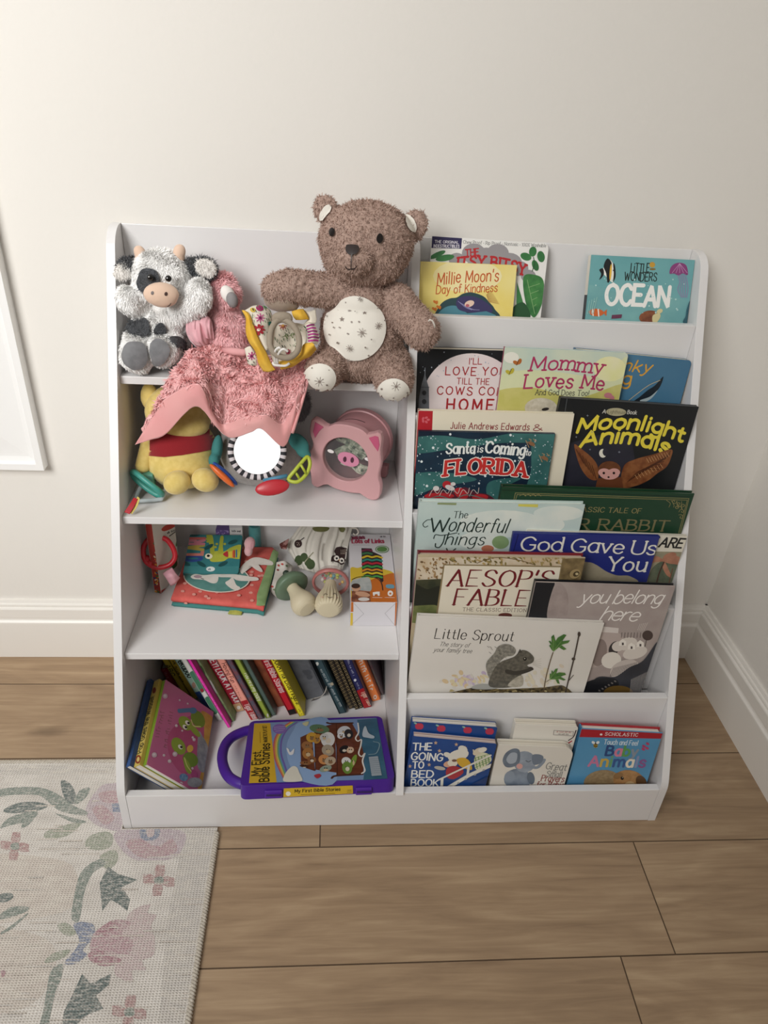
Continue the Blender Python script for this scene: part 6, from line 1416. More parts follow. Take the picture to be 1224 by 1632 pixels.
def teal_book():
    K = lambda x, y: (220+x/5.1, 825+y/5.1)
    z0 = Z3+.0255; A = onz(*K(365,450), z0+.004); B = onz(*K(815,452), z0+.004)
    ax = (B-A).normalized(); up0 = Vector((-ax.y, ax.x, 0)); up = (up0*.97+Vector((0, 0, .24))).normalized()
    nn = ax.cross(up)
    TL = onp(*K(440,138), A, nn); h = (TL-A).dot(up)
    def art(s):
        s.poly('#3E8284', [K(360,395),K(830,395),K(820,460),K(360,460)]); s.text('OLARI', '', K(512,350), K(540,168), 20, w=1.5, colors=['#2E4A8A','#C77A6E','#B5A04A','#C77A8A','#C2605A'], track=2)
        g = '#A9AE3C'
        s.poly(g, [K(*p) for p in ((590,355),(595,290),(640,270),(700,275),(760,240),(840,225),(838,330),(740,330),(690,355))], True, c2='#B8BC4A', scale=60); s.poly(g, [K(*p) for p in ((555,145),(600,140),(615,200),(620,290),(590,300),(580,220))], True); s.poly(g, [K(*p) for p in ((670,155),(695,155),(690,230),(690,285),(650,290),(660,220))], True)
        for x, y in ((562,175),(566,195),(630,240),(640,215),(705,215),(570,155)): s.disc(g, *K(x,y), 2.2, 1.8)
        s.poly('#B53238', [K(690,300),K(720,275),K(730,280),K(730,322)], True); s.poly('#D8C24A', [K(735,280),K(765,272),K(765,324),K(735,324)]); s.line('#D8803A', 2, [K(772,270),K(770,324)]); s.line('#B53238', 2, [K(782,268),K(782,324)]); s.line('#3A6AA0', 2, [K(800,265),K(800,322)])
        s.disc('#E8E2C8', *K(575,315), 6, 4.5); s.disc('#1A1A1A', *K(572,312), 2.4, 2)
        for x, y, r in ((770,200,-20),(690,378,-25),(515,380,30),(385,375,20),(470,140,-10),(575,240,-30)): s.disc('#1E4E50', *K(x,y), 8, 3, r)
        s.disc('#DDE6E2', *K(590,420), 7, 4); s.marks('#2E4A6A', K(572,427), K(606,428), 3, .9, 2)
    make_book('soft_book', 'dark teal cloth book with green crocodile on top of the coral unicorn book', 'baby book', A, ax, up, (B-A).length, h, .012, mat('#2C7276', .85, c2='#347C80', scale=40, bump=.25, bscale=120), pages=mat('#C9C2B6', .9), kind='hard', rad=.004, art=art)
teal_book()
def back_items():
    K = lambda x, y: (220+x/5.1, 825+y/5.1)
    def bx(name, label, cat, u0, u1, vt, vb, y, d, m, art=None):
        a = ony(u0, vb, y); b = ony(u1, vb, y); zt = ony((u0+u1)/2, vt, y).z
        r = empty(name, ((a.x+b.x)/2, y, Z3), label, cat); mb = MB(); mb.box((a.x, y, Z3+.0004), (b.x, y+d, zt), m)
        if art:
            s = Sheet(Vector((a.x, y, Z3+.0004)), Vector((1, 0, 0)), Vector((0, 0, 1)), (b.x-a.x, zt-Z3-.0004)); art(s); s.into(mb)
        mb.build('carton', r); return r
    def a1(s): s.dots('#A08AC0', 30, (342,840,368,856), 1, 3, 1.8)
    bx('small_box', 'small purple dotted box behind the crocodile cloth book', 'box', 345, 366, 845, 862, -.0436, .02, mat('#6A5590', .6), a1)
    def a2(s):
        s.marks('#3A3A40', (370,847.5), (384,848), 3, 1, 3); s.line('#9A9AA0', .7, [(369,851),(385,851.5)]); s.line('#9A9AA0', .7, [(369,853.5),(383,854)]); s.poly('#C9C6C8', [(366,830),(388,830),(388,841),(366,841)])
    bx('small_box', 'small white carton with dark lettering at the back of the third shelf', 'box', 367, 387, 831, 862, -.0436, .02, mat('#DEDCDA', .5), a2)
    r = empty('baby_bottle', tuple(onz(406, 905, Z3)), 'small teal translucent bottle standing at the back of the third shelf', 'bottle')
    c = ony(407, 868, -.0335); M = Matrix.Translation((c.x, c.y, Z3+.0005)); mb = MB(); g = mat('#5FA8A8', .2, alpha=.75)
    mb.lathe([(.009, 0), (.0105, .002), (.0105, .05), (.009, .058)], g, M, 28); mb.build('bottle_body', r, smooth=True, auto=40)
    mb = MB(); mb.lathe([(.0098, .056), (.0102, .058), (.0102, .068), (.0085, .07), (.004, .072), (.003, .08), (.0015, .083), (0, .083)], mat('#2E6E72', .4), M, 28); mb.build('cap', r, smooth=True, auto=40)
    r = empty('pink_rattle', tuple(onz(399, 885, Z3)), 'small pale pink plush bean behind the coral cloth book', 'baby toy')
    o_ = put('body', blob_mesh([E(398, 866, -.085, 9, 11, 9, 10), E(396, 878, -.09, 7, 9, 8)], .002, 4), r, [mat('#D8A8AC', .9, sheen=.4)]); put('seam', blob_mesh([E(403, 868, -.093, 3, 8, 3, 10)], .0012, 3), r, [mat('#C08E94', .9)])
back_items()
def bib():
    root = empty('baby_bib', (.27, -.06, Z3), 'white cloth bib printed with brown owl and green apples, back of the third shelf', 'bib')
    K = lambda x, y: (420+x/5.322, 830+y/5.322)
    W_ = mat('#D8D3C8', .9, bump=.25, bscale=220)
    f = cloth('fabric', [[(*K(330,20), -.045),(*K(480,10), -.05),(*K(620,10), -.046),(*K(745,20), -.042)], [(*K(250,120), -.052),(*K(430,110), -.062),(*K(600,120), -.055),(*K(735,130), -.05)], [(*K(195,205), -.06),(*K(400,220), -.078),(*K(570,220), -.07),(*K(712,235), -.064)], [(*K(250,320), -.078),(*K(400,330), -.094),(*K(560,330), -.09),(*K(698,330), -.08)], [(*K(300,400), -.088),(*K(430,440), -.108),(*K(560,440), -.106),(*K(675,410), -.094)]], W_, root, 40, 36, .002, .004, 3)
    bv = bvh_of(f.data); d = Decals(bv, .0006, .00006)
    BR = '#33201E'; GN = '#3E4E2E'
    d.disc(BR, *K(295,195), 6, 6.4, 20, rough=.9); d.line(BR, 1.4, [K(310,170),K(345,145)]); 
    for x, y in ((285,185),(300,190),(290,205),(305,205)): d.disc('#B8A898', *K(x,y), .8, .8, n=7, rough=.9)
    d.done('ladybird_print', root); d = Decals(bv, .0006, .00006)
    for x, y, a, b in ((300,335,6.5,8),(345,310,6,7),(400,370,7,8),(380,350,6,7)): d.disc(GN, *K(x,y), a, b, 0, rough=.9)
    d.line('#8A8468', 1.6, [K(350,350),K(420,270)]); d.done('apple_print', root); d = Decals(bv, .0006, .00006); d.poly('#6A6A3E', [K(425,55),K(550,55),K(540,85),K(480,95),K(430,85)], True, rough=.9); d.poly('#6A6A3E', [K(640,60),K(690,60),K(680,95),K(650,90)], True, rough=.9)
    d.done('leaf_print', root); d = Decals(bv, .0006, .00006)
    d.poly(BR, [K(*p) for p in ((620,225),(680,222),(718,250),(720,300),(700,350),(655,375),(640,360),(590,345),(572,345),(580,300),(610,290),(600,260))], True, rough=.9)
    for x, y in ((617,318),(660,338)): d.disc('#E8E2D8', *K(x,y), 4.2, 4.2, rough=.9); d.disc('#1E1412', *K(x+3,y+2), 1.8, 1.8, rough=.9)
    for i in range(4):
        for j in range(3): d.disc('#A8988A', *K(655+i*14,250+j*15), .9, .9, n=7, rough=.9)
    d.poly('#D8A05A', [K(634,330),K(646,334),K(636,345)], rough=.9)
    d.done('owl_print', root)
    cloth('strap', [[(*K(735,55), -.05),(*K(752,58), -.05)], [(*K(700,130), -.066),(*K(732,140), -.066)], [(*K(665,210), -.082),(*K(712,230), -.08)]], W_, root, 8, 14, .003)
    mb = MB(); mb.tube(catmull([ony(*K(x, y), d_) for x, y, d_ in ((745,60,-.05),(785,65,-.05),(805,95,-.05),(785,120,-.052),(760,110,-.054))], 5), .0016, W_, 8); mb.build('tie_loop', root, smooth=True)
    cloth('bandana_corner', [[(*K(135,195), -.075),(*K(215,150), -.07)], [(*K(150,230), -.082),(*K(195,235), -.08)]], mat('#B88A84', .9, c2='#5E2A26', scale=160, lo=.45, hi=.55), root, 8, 8, .002)
bib()
def washcloth():
    root = empty('muslin_cloth', (.235, -.15, Z3), 'crumpled white muslin with small red print under the green mushroom rattle', 'cloth')
    K = lambda x, y: (420+x/5.322, 830+y/5.322)
    m = mat('#D5D0C8', .9, c2='#B8B2A8', scale=30)
    f = cloth('fabric', [[(*K(110,350), -.1),(*K(180,340), -.11),(*K(245,380), -.1)], [(*K(100,410), -.115),(*K(170,420), -.13),(*K(240,420), -.12)], [(*K(80,500), -.14),(*K(140,500), -.15),(*K(200,520), -.145)], [(*K(55,580), -.158),(*K(110,600), -.163),(*K(170,620), -.16)], [(*K(110,640), -.17),(*K(170,665), -.172),(*K(230,660), -.17)]], m, root, 20, 30, .002, .003, 7)
    d = Decals(bvh_of(f.data), .0006); R = random.Random(3)
    for x, y in ((130,380),(160,370),(195,385),(90,585),(110,600),(125,420),(75,560)): d.disc(R.choice(['#B0463E','#8A3A34','#6A7A5A']), *K(x,y), 2, 1.6, R.uniform(0,90), n=8, rough=.9)
    d.done('red_print', root)
washcloth()
def mushroom(label, cap_px, end_px, zc, ze, clear):
    root = empty('mushroom_rattle', tuple(onz(*end_px, Z3)), label, 'baby toy', None)
    a = onz(*cap_px, Z3+zc); b = onz(*end_px, Z3+ze)
    ax = (b-a); L = ax.length; ax.normalize(); xx = ax.orthogonal().normalized(); M = Matrix((xx, ax.cross(xx), ax)).transposed().to_4x4(); M.translation = a
    CR_ = mat('#CFC3A6', .55)
    if not clear:
        SG = mat('#647A62', .45)
        mb = MB(); mb.lathe([(0, -.016), (.012, -.0145), (.022, -.009), (.028, -.001), (.0292, .005), (.027, .008), (.012, .0065), (0, .006)], SG, M, 48); mb.build('cap', root, smooth=True, auto=60)
        mb = MB(); mb.lathe([(.0098, .005), (.0102, .012), (.012, .02), (.016, .03), (.0195, .038), (.0205, .045), (.0198, .050), (.0185, .0525), (.0178, .053), (.0174, .0545), (.0166, .0548), (.0160, .0562), (.0150, .0565), (.0142, .0578), (.013, .058), (0, .0584)], CR_, M, 48); mb.build('stem', root, smooth=True, auto=50)
        o = M @ Vector((0, 0, .0)); mb = MB(); mb.ball(onz(456, 914, Z3+.045), (.0055, .0055, .0055), mat('#2A3A2E', .5)); mb.build('spot', root, smooth=True)
    else:
        mb = MB(); mb.lathe([(.026, -.001), (.0275, -.003), (.0300, -.001), (.0305, .002), (.0295, .005), (.0275, .006), (.026, .004), (.026, -.001)], mat('#B5716C', .35), M, 48, cap=False); mb.build('rim', root, smooth=True); mb = MB(); mb.lathe([(.0262, .003), (.009, .0045)], mat('#D9C4C0', .05, alpha=.15), M, 48, cap=False); mb.build('clear_plate', root, smooth=True)
        mb = MB(); mb.lathe([(.0285, -.0005), (.027, -.009), (.022, -.016), (.013, -.0215), (0, -.0235)], mat('#D9B8B4', .08, alpha=.25), M, 48, cap=False); mb.build('clear_dome', root, smooth=True)
        R = random.Random(8)
        cols = ['#B8C24A','#D87A4A','#4A9AA0','#C24A5A','#D9D4CE','#5AA060','#D8B04A']
        for k in range(26):
            r_ = .0225*math.sqrt(R.random()); t = R.uniform(0, 6.28); bd = MB(); bd.ball(M @ Vector((r_*math.cos(t), r_*math.sin(t), -.004-R.random()*max(0, .014-r_*.55))), R.uniform(.0022, .0035), mat(cols[k % 7], .3), 12, 8); bd.build('bead', root, smooth=True)
        fl = lambda j, n, z: (.08*math.cos(j/n*2*math.pi*24)*min(1, max(0, (z-.026)/.012))*min(1, max(0, (.0625-z)/.006)))
        mb = MB(); mb.lathe([(.009, .003), (.0098, .010), (.0118, .018), (.0152, .027), (.0188, .038), (.0205, .048), (.0205, .056), (.019, .0605), (.0165, .063), (.0140, .0635), (0, .064)], CR_, M, 144, flute=fl); st = mb.build('stem', root, smooth=True, auto=60)
        d = Decals(bvh_of(st.data), .0004); d.line('#5A4A3E', .9, [(515.5,949),(518,946.5),(522,948)], True); d.line('#5A4A3E', .9, [(522.5,951),(525,953),(529.5,952)], True); d.line('#5A4A3E', .9, [(531,947),(534,946),(536.5,949)], True); d.disc('#C9A08A', 513, 952, 1.6, 1.2); d.disc('#C9A08A', 537, 953, 1.6, 1.2); d.done('face_print', root)
mushroom('mushroom rattle with sage green cap and cream stem lying on its side', (463, 932), (488, 968), .0305, .0205, False)
mushroom('mushroom rattle with clear bead-filled cap and ribbed cream stem, next to the toy box', (527, 927), (522, 987), .0318, .021, True)
def link_box():
    K = lambda x, y: (420+x/5.322, 830+y/5.322)
    root = empty('toy_box', tuple(onz(595, 975, Z3)), 'white and orange toy links box with open display window, right end of the third shelf', 'box')
    a = onz(*K(733,889), Z3+.0004); b = onz(*K(1133,890), Z3+.0004); ax = (b-a).normalized(); y = a.y
    zt = onp(*K(750,688), a, Vector((0, -1, 0))).z
    h = zt-a.z; w = min((b-a).length, XD-.001-a.x)
    A = Vector((a.x, a.y, a.z)); ax = Vector((1, 0, 0)); bk = Vector((0, 1, 0)); up = Vector((0, 0, 1))
    T = A+up*h; back = onz(*K(760,112), T.z); D = min((back-T).y, (YB-.004)-T.y)
    mb = MB(); mb.box(A, A+ax*w+bk*D+up*(h-.0003), mat('#D9D6DA', .4))
    s = Sheet(T, ax, bk, (w, D)); s.o = T-up*.0003
    s.poly('#D8B93A', [K(730,420),K(800,400),K(870,390),K(1020,410),K(1120,470),K(1150,700),K(720,700)], True); s.poly('#C26A24', [K(890,520),K(1000,470),K(1130,460),K(1145,690),K(740,690),K(760,640),K(900,600)], True); s.poly('#C26A24', [K(905,595),K(1140,600),K(1142,690),K(905,690)])
    s.poly('#2E2428', [K(830,232),K(918,236),K(925,262),K(1000,296),K(1018,510),K(1005,525),K(980,490),K(838,462)]) 
    for i, c in enumerate(['#7A2A4A','#3A7A4A','#D8B82E','#2E8A7A','#B82A3A','#3A9A4A','#D8902E','#D8C02E','#4A9A4A']): 
        yy = 250+i*28; s.line(c, 4.6, [K(842,yy+8),K(880,yy-6),K(920,yy+4),K(960,yy-4),K(1002,yy+8)] if i > 1 else [K(842,yy+4),K(880,yy-4),K(915,yy+4)], True)
    s.line('#2A2424', 1.6, [K(752,500),K(800,480),K(880,474),K(960,490),K(1000,530),K(1012,590)], True); s.poly('#9AA0A0', [K(752,510),K(860,482),K(905,500),K(905,600),K(752,600)], True, c2='#B5B8B4', scale=80)
    s.poly('#6A3A2C', [K(748,600),K(780,590),K(900,600),K(908,688),K(748,688)], False, c2='#A86A4A', scale=120); s.disc('#C99A7C', *K(785,570), 7, 6); s.disc('#3A241C', *K(782,555), 7, 4); s.disc('#C99A7C', *K(840,625), 12, 4, 10); s.disc('#D8D4D0', *K(850,668), 9, 3)
    s.poly('#6A9AAE', [K(1042,545),K(1100,545),K(1105,575),K(1045,572)], True)
    s.text('bright starts', '#8A2A4A', K(755,160), K(860,155), 5, w=1.2); s.text('Lots of Links', '#B02A4E', K(752,192), K(1022,190), 6, w=1.3); s.line('#A8A0A4', .8, [K(760,208),K(900,210)]); s.marks('#4A4448', K(990,142), K(1040,142), 2.4, .7, 2)
    s.disc('#5E8A4A', *K(1005,245), 11, 6); s.disc('#D9D6DA', *K(1005,245), 9.5, 5); s.disc('#5E8A4A', *K(1005,245), 8.5, 4.3); s.text('36', '#D9E2D0', K(990,252), K(1020,252), 4, w=1.2)
    W_ = '#EDE9E4'
    s.poly(W_, [K(*p) for p in ((925,612),(960,605),(985,605),(985,640),(970,640),(965,625),(945,628),(940,642),(930,640))]); s.disc(W_, *K(1075,620), 4.4, 4.6); s.disc('#C26A24', *K(1075,622), 1.8, 1.6); s.line(W_, .8, [K(925,655),K(1005,657)]); s.line(W_, .8, [K(1030,655),K(1110,657)])
    s.into(mb)
    f = Sheet(A, ax, up, (w, h)); L = lambda x, y: K(x, y)
    f.poly('#D9B93A', [L(725,780),L(758,780),L(758,900),L(725,900)]); f.poly('#C26A24', [L(735,690),L(762,690),L(762,772),L(735,772)]); f.poly('#C26A24', [L(1118,690),L(1150,690),L(1145,900),L(1112,900)])
    f.line('#A9A6AA', .6, [L(768,700),L(850,788),L(748,880)]); f.line('#A9A6AA', .6, [L(1118,700),L(1030,785),L(1108,880)])
    f.into(mb); mb.build('carton', root)
link_box()
# ---------------------------------------------------------------- bottom shelf: leaning row
def lean(label, ut, bot, depth, cover, spine, sart=None, h=.2, t=None, name='picture_book', kind='hard', art=None, pages=None, z0=0, grp=None):
    """ut = (left, right) pixels of the spine at photo row 1052; bot = lower left / right corners of the spine"""
    (ul, vl), (ur, vr) = bot
    B = onz(ul, vl, ZF+.0006+z0); y = B.y
    n0 = Vector((0, -1, 0)); Rp = onp(ur, vr, B, n0); T0 = onp(ut[0], 1052, B, n0)
    ROW.append(dict(B=B, T=T0, R=Rp, label=label, depth=depth, cover=cover, spine=spine, sart=sart, h=h, name=name, kind=kind, art=art, pages=pages, grp=grp))
ROW = []
def shelve():
    """stand the queued books side by side at one common lean"""
    up = Vector((0, 0, 0))
    for r in ROW: up += (r['T']-r['B']).normalized()
    up.y = 0; up.normalize(); n = Vector((up.z, 0, -up.x)); out = []
    for i, r in enumerate(ROW):
        B = r['B']; t = max((r['R']-B).dot(n), .0045)
        # slide along the floor so the spine crosses the photo's sight line half way up
        m_ = (r['B']+r['T'])/2; B = Vector((m_.x-up.x/up.z*(m_.z-B.z), B.y, B.z))
        r['B2'] = B; r['t'] = r['t0'] = t
    for a, b in zip(ROW, ROW[1:]):
        d = (b['B2'].x-a['B2'].x)*up.z
        if d < .0052: b['B2'].x = a['B2'].x+.0052/up.z; d = .0052
        a['t'] = min(a['t'], d-.0004)
    ROW[-1]['t'] = min(ROW[-1]['t'], (XD-.001-ROW[-1]['B2'].x)*up.z)
    for r in ROW:
        B = r['B2']; o = B+n*r['t']
        h = min(r['h'], (Z3-TH-.001-o.z)/up.z, (B.x-ST-.0008)/-up.x)
        def sart(s, r=r):
            base = s.px; loc = lambda q: ((q-s.o).dot(s.ax), (q-s.o).dot(s.up))
            (a0, b0), (a1, b1) = loc(r['B']), loc(r['T'])
            def px(u, v):
                a, b = base(u, v); return ((a-(a0+(a1-a0)*(b-b0)/(b1-b0)))*r['t']/r['t0'], b)
            s.px = px
            if r['sart']: r['sart'](s)
        out.append(make_book(r['name'], r['label'], 'book', o, Vector((0, 1, 0)), up, min(r['depth'], YB-.001-B.y), h, r['t'], r['cover'], spine=r['spine'], kind=r['kind'], sart=sart, art=r['art'], pages=r['pages'] or WP, group=r['grp']))
    return out
C4 = lambda x, y: (230+x/5.564, 1045+y/5.564)
C5 = lambda x, y: (400+x/5.564, 1045+y/5.564)
def sp(txt, c, a, b, h=5, w=1.1, **k): return lambda s: s.text(txt, c, a, b, h, w=w, **k)
def mk(c, a, b, h=4, w=.8, sd=1): return lambda s: s.marks(c, a, b, h, w, sd)
R_ = .15
def lighter(c, k=1.22):
    v = [min(255, int(int(c[i:i+2], 16)*k+6)) for i in (1, 3, 5)]; return '#%02X%02X%02X' % tuple(v)
BQ = lambda c, **k: BP(lighter(c), **{a: (lighter(b) if a == 'c2' else b) for a, b in k.items()})
def spines():
    def multi(*fs):
        def f(s):
            for q in fs: q(s)
        return f
    lean('red spine at left end of the leaning row, behind the pink turtle book', (249, 260), ((273,1098), (284,1097)), R_, BQ('#7E1A1E'), BQ('#8E1E22'), mk('#C9A0A0', (258,1062),(266,1082), 4), kind='board')
    lean('olive yellow spine with ABC lettering, second from left in the leaning row', (260.5, 271), ((294,1112), (303,1111)), R_, BQ('#8E7E22'), BQ('#A8962C'), sp('ABC', '#3A3418', (264,1060),(272,1078), 6), kind='board')
    lean('yellow spine with small black rhyme lettering, third in the leaning row', (271.5, 283), ((306,1114), (316,1113)), R_, BQ('#8E7A1C'), BQ('#B49A2C'), mk('#241E10', (276,1054),(291,1094), 4.5, 1.1, 2), kind='board')
    lean('grey green spine with black peekaboo letters and blue foot, in the leaning row', (283.5, 296), ((325,1135), (336,1133)), R_, BQ('#56707A'), BQ('#7E9488'), multi(lambda s: s.poly('#2C4A86', [(305,1105),(330,1098),(350,1140),(315,1150)]), sp('ekaboo', '#1A1E1C', (287,1053),(301,1080), 8, w=1.3), lambda s: s.disc('#B08A7A', 309,1092,3,5)), kind='board')
    lean('white spine with green and red print, left of the magenta spine', (296.5, 304.5), ((340,1149), (348,1148)), R_, BQ('#A9B2A8'), BQ('#C2C6BE'), multi(lambda s: s.poly('#4E8A6A', [(306,1074),(316,1070),(326,1098),(318,1102)], True), lambda s: s.poly('#4E8A6A', [(325,1115),(333,1112),(342,1135),(334,1138)], True), lambda s: s.disc('#A8343C', 322,1100,2.5,3)), kind='board')
    lean('magenta spine with thin white lettering in the leaning row', (304.8, 310.5), ((358,1160), (366,1158)), R_, BQ('#A81E7C'), BQ('#C2288E'), mk('#EBC4DC', (310,1064),(352,1142), 3.4, .8, 3), kind='paper')
    lean('leaf green patterned spine between the magenta and red spines', (311, 326), ((361,1150), (370,1148)), R_, BQ('#4E6A3E', c2='#6E8A56', scale=40), BQ('#6A8052', c2='#8A9A74', scale=60), lambda s: (s.disc('#C9C2C4', 338,1095,3,12,-20), s.disc('#4A5E3A', 322,1068,4,8,-20)), kind='board')
    lean('dark red spine with bold white capitals shouting for attention', (328, 342), ((371,1135), (384,1133)), R_, BQ('#7A1424'), BQ('#8E1A2C'), multi(sp('HEY! LOOK AT YOU!', '#E2D8D6', (330,1048),(370,1121), 7.5, w=1.4), lambda s: s.poly('#C9A27A', [(366,1124),(380,1120),(386,1136),(371,1140)]), lambda s: s.disc('#E2DCD2', 375,1129,3,3)), kind='board')
    lean('salmon pink spine with red label at its foot', (342.5, 360), ((403,1148), (420,1145)), R_, BQ('#B8766A'), BQ('#CC8878'), multi(lambda s: s.poly('#B01E28', [(380,1119),(405,1112),(430,1150),(395,1155)]), sp('Having Fun', '#6A2A28', (353,1058),(370,1088), 5), mk('#6A2A28', (374,1092),(386,1114), 4, .6, 5), sp('Tiger Tales', '#E2C4C0', (392,1122),(408,1145), 6, w=1.3)), kind='board')
    lean('thin multicoloured dark spine beside the olive green spine', (360.5, 370), ((412,1147), (420,1146)), R_, BQ('#4A2A38'), BQ('#6A3A3E', c2='#3A4A5A', scale=90), kind='board')
    lean('olive green spine with white baby title', (370.5, 385), ((427,1145), (438,1143)), R_, BQ('#5E6E26'), BQ('#82923A'), multi(sp('You Are My Baby', '#DDE0C4', (389,1072),(413,1117), 6.5, w=1), lambda s: s.disc('#E2E0D4', 431,1139,2,3)), kind='board')
    lean('wide dark grey-green cover edge right of the olive green spine', (385.5, 402), ((433,1141), (440,1139)), R_, BQ('#3E4E48'), BQ('#4A5A52'), kind='board')
    lean('brown spine left of the red bible stories spine', (402.5, 414.5), ((443,1127), (454,1125)), R_, BQ('#7A4028'), BQ('#8A4C30', c2='#6A3A28', scale=60), kind='board')
    lean('red spine with white bible stories title and black foot', (415, 428), ((462,1140), (474,1137)), R_, BQ('#8E1620'), BQ('#A81C28'), multi(lambda s: s.poly('#1A1416', [(458,1132),(474,1128),(482,1145),(462,1148)]), sp('First Bible Stories', '#E2C9C6', (418,1050),(447,1104), 7, w=1.2)), kind='hard')
    lean('bright yellow spine with black lettering about little fingers', (428.5, 448), ((480,1142), (495,1139)), R_, BQ('#B8A41C'), BQ('#D2BE2A'), multi(sp('HOORAY for Little Fingers!', '#26240E', (432,1046),(478,1122), 8, w=1), lambda s: s.marks('#26240E', (480,1130),(486,1138), 4, .8, 2)), kind='board')
    def cl(s): 
        for x, y, r in ((500,150,6),(520,190,5),(470,140,3),(540,110,3)): s.disc('#54565C', *C5(x,y), r, r*.8)
    lean('grey cloth-covered book with white ribbon, right of the bright yellow spine', (457, 499), ((489,1115), (522,1112)), .10, mat('#5E6066', .85, c2='#696B71', scale=60), mat('#63656B', .85, c2='#6E7076', scale=60), cl, kind='hard', h=.19)
    lean('dark teal hardback spine with small white title', (500, 518), ((541,1138), (553,1135)), R_, BQ('#26383E'), BQ('#2E4248'), multi(mk('#C2CACA', (510,1068),(543,1127), 3.6, .8, 6), lambda s: s.disc('#DADCD4', 505,1058,2.6,3), lambda s: s.disc('#B8AC94', 529,1090,3,2.5)), kind='hard')
    for k, (a, b, lab) in enumerate((((519,528), ((559,1130),(568,1128)), 'black gold-patterned spine next to the dark teal hardback'), ((528.5,536), ((569,1131),(575,1130)), 'black gold-patterned spine, middle of the gold-patterned trio'), ((536.5,543.5), ((576,1129),(582,1128)), 'black gold-patterned spine next to the navy spine with red label'))):
        def gold(s, a=a, b=b):
            for i in range(18):
                t = i/17; u = a[0]+(b[0][0]-a[0])*t+3; v = 1052+(b[0][1]-1052)*t; s.line('#9A8660', 1.1, [(u-2,v+2),(u+4,v-2)]); s.line('#9A8660', .7, [(u-2,v-2),(u+4,v+2)])
        lean(lab, a, b, R_, BQ('#1E1A16'), BQ('#241E18'), gold, kind='board', grp='gold-patterned storybooks')
    lean('navy spine with red label at its foot, left of the orange spine', (544, 560), ((583,1129), (595,1126)), R_, BQ('#1E1E3A'), BQ('#24244A'), multi(lambda s: s.poly('#B01E24', [(566,1102),(585,1094),(600,1130),(575,1136)]), mk('#B8B8D0', (550,1052),(563,1079), 3.4, .8, 7), mk('#B8B8D0', (568,1089),(573,1099), 3, .6, 8), sp('Tiger Tales', '#E2B8A4', (576,1103),(590,1124), 5.5, w=1.2), lambda s: s.disc('#E2E2EA', 565.5,1084,2.2,2.2)), kind='board')
    lean('orange spine with bold white lettering near right end of the row', (560.5, 580), ((598,1118), (613,1115)), R_, BQ('#A85426'), BQ('#C26A34'), multi(mk('#EAD9CC', (567,1052),(594,1101), 8, 2, 9), lambda s: s.disc('#EAD9CC', 602,1110,3,3.6), lambda s: s.disc('#C26A34', 602,1110,1.4,1.8)), kind='board')
    lean('plum and grey spine at right end of the leaning row', (581, 590), ((611,1108), (616,1107)), .13, BQ('#4A3A42'), BQ('#5E4048', c2='#5A5E5A', scale=50), kind='board', h=.19)
    out = shelve()
    r = [o for o in out if 'grey cloth' in o['label']][0]
    cloth('ribbon', [[(521,1093,-.205),(519,1100,-.203)], [(519,1102,-.212),(514,1108,-.206)], [(511,1110,-.214),(506,1114,-.21)], [(500,1113,-.215),(496,1117,-.212)]], mat('#B8B2A8', .6), r, 6, 14, .001)
spines()
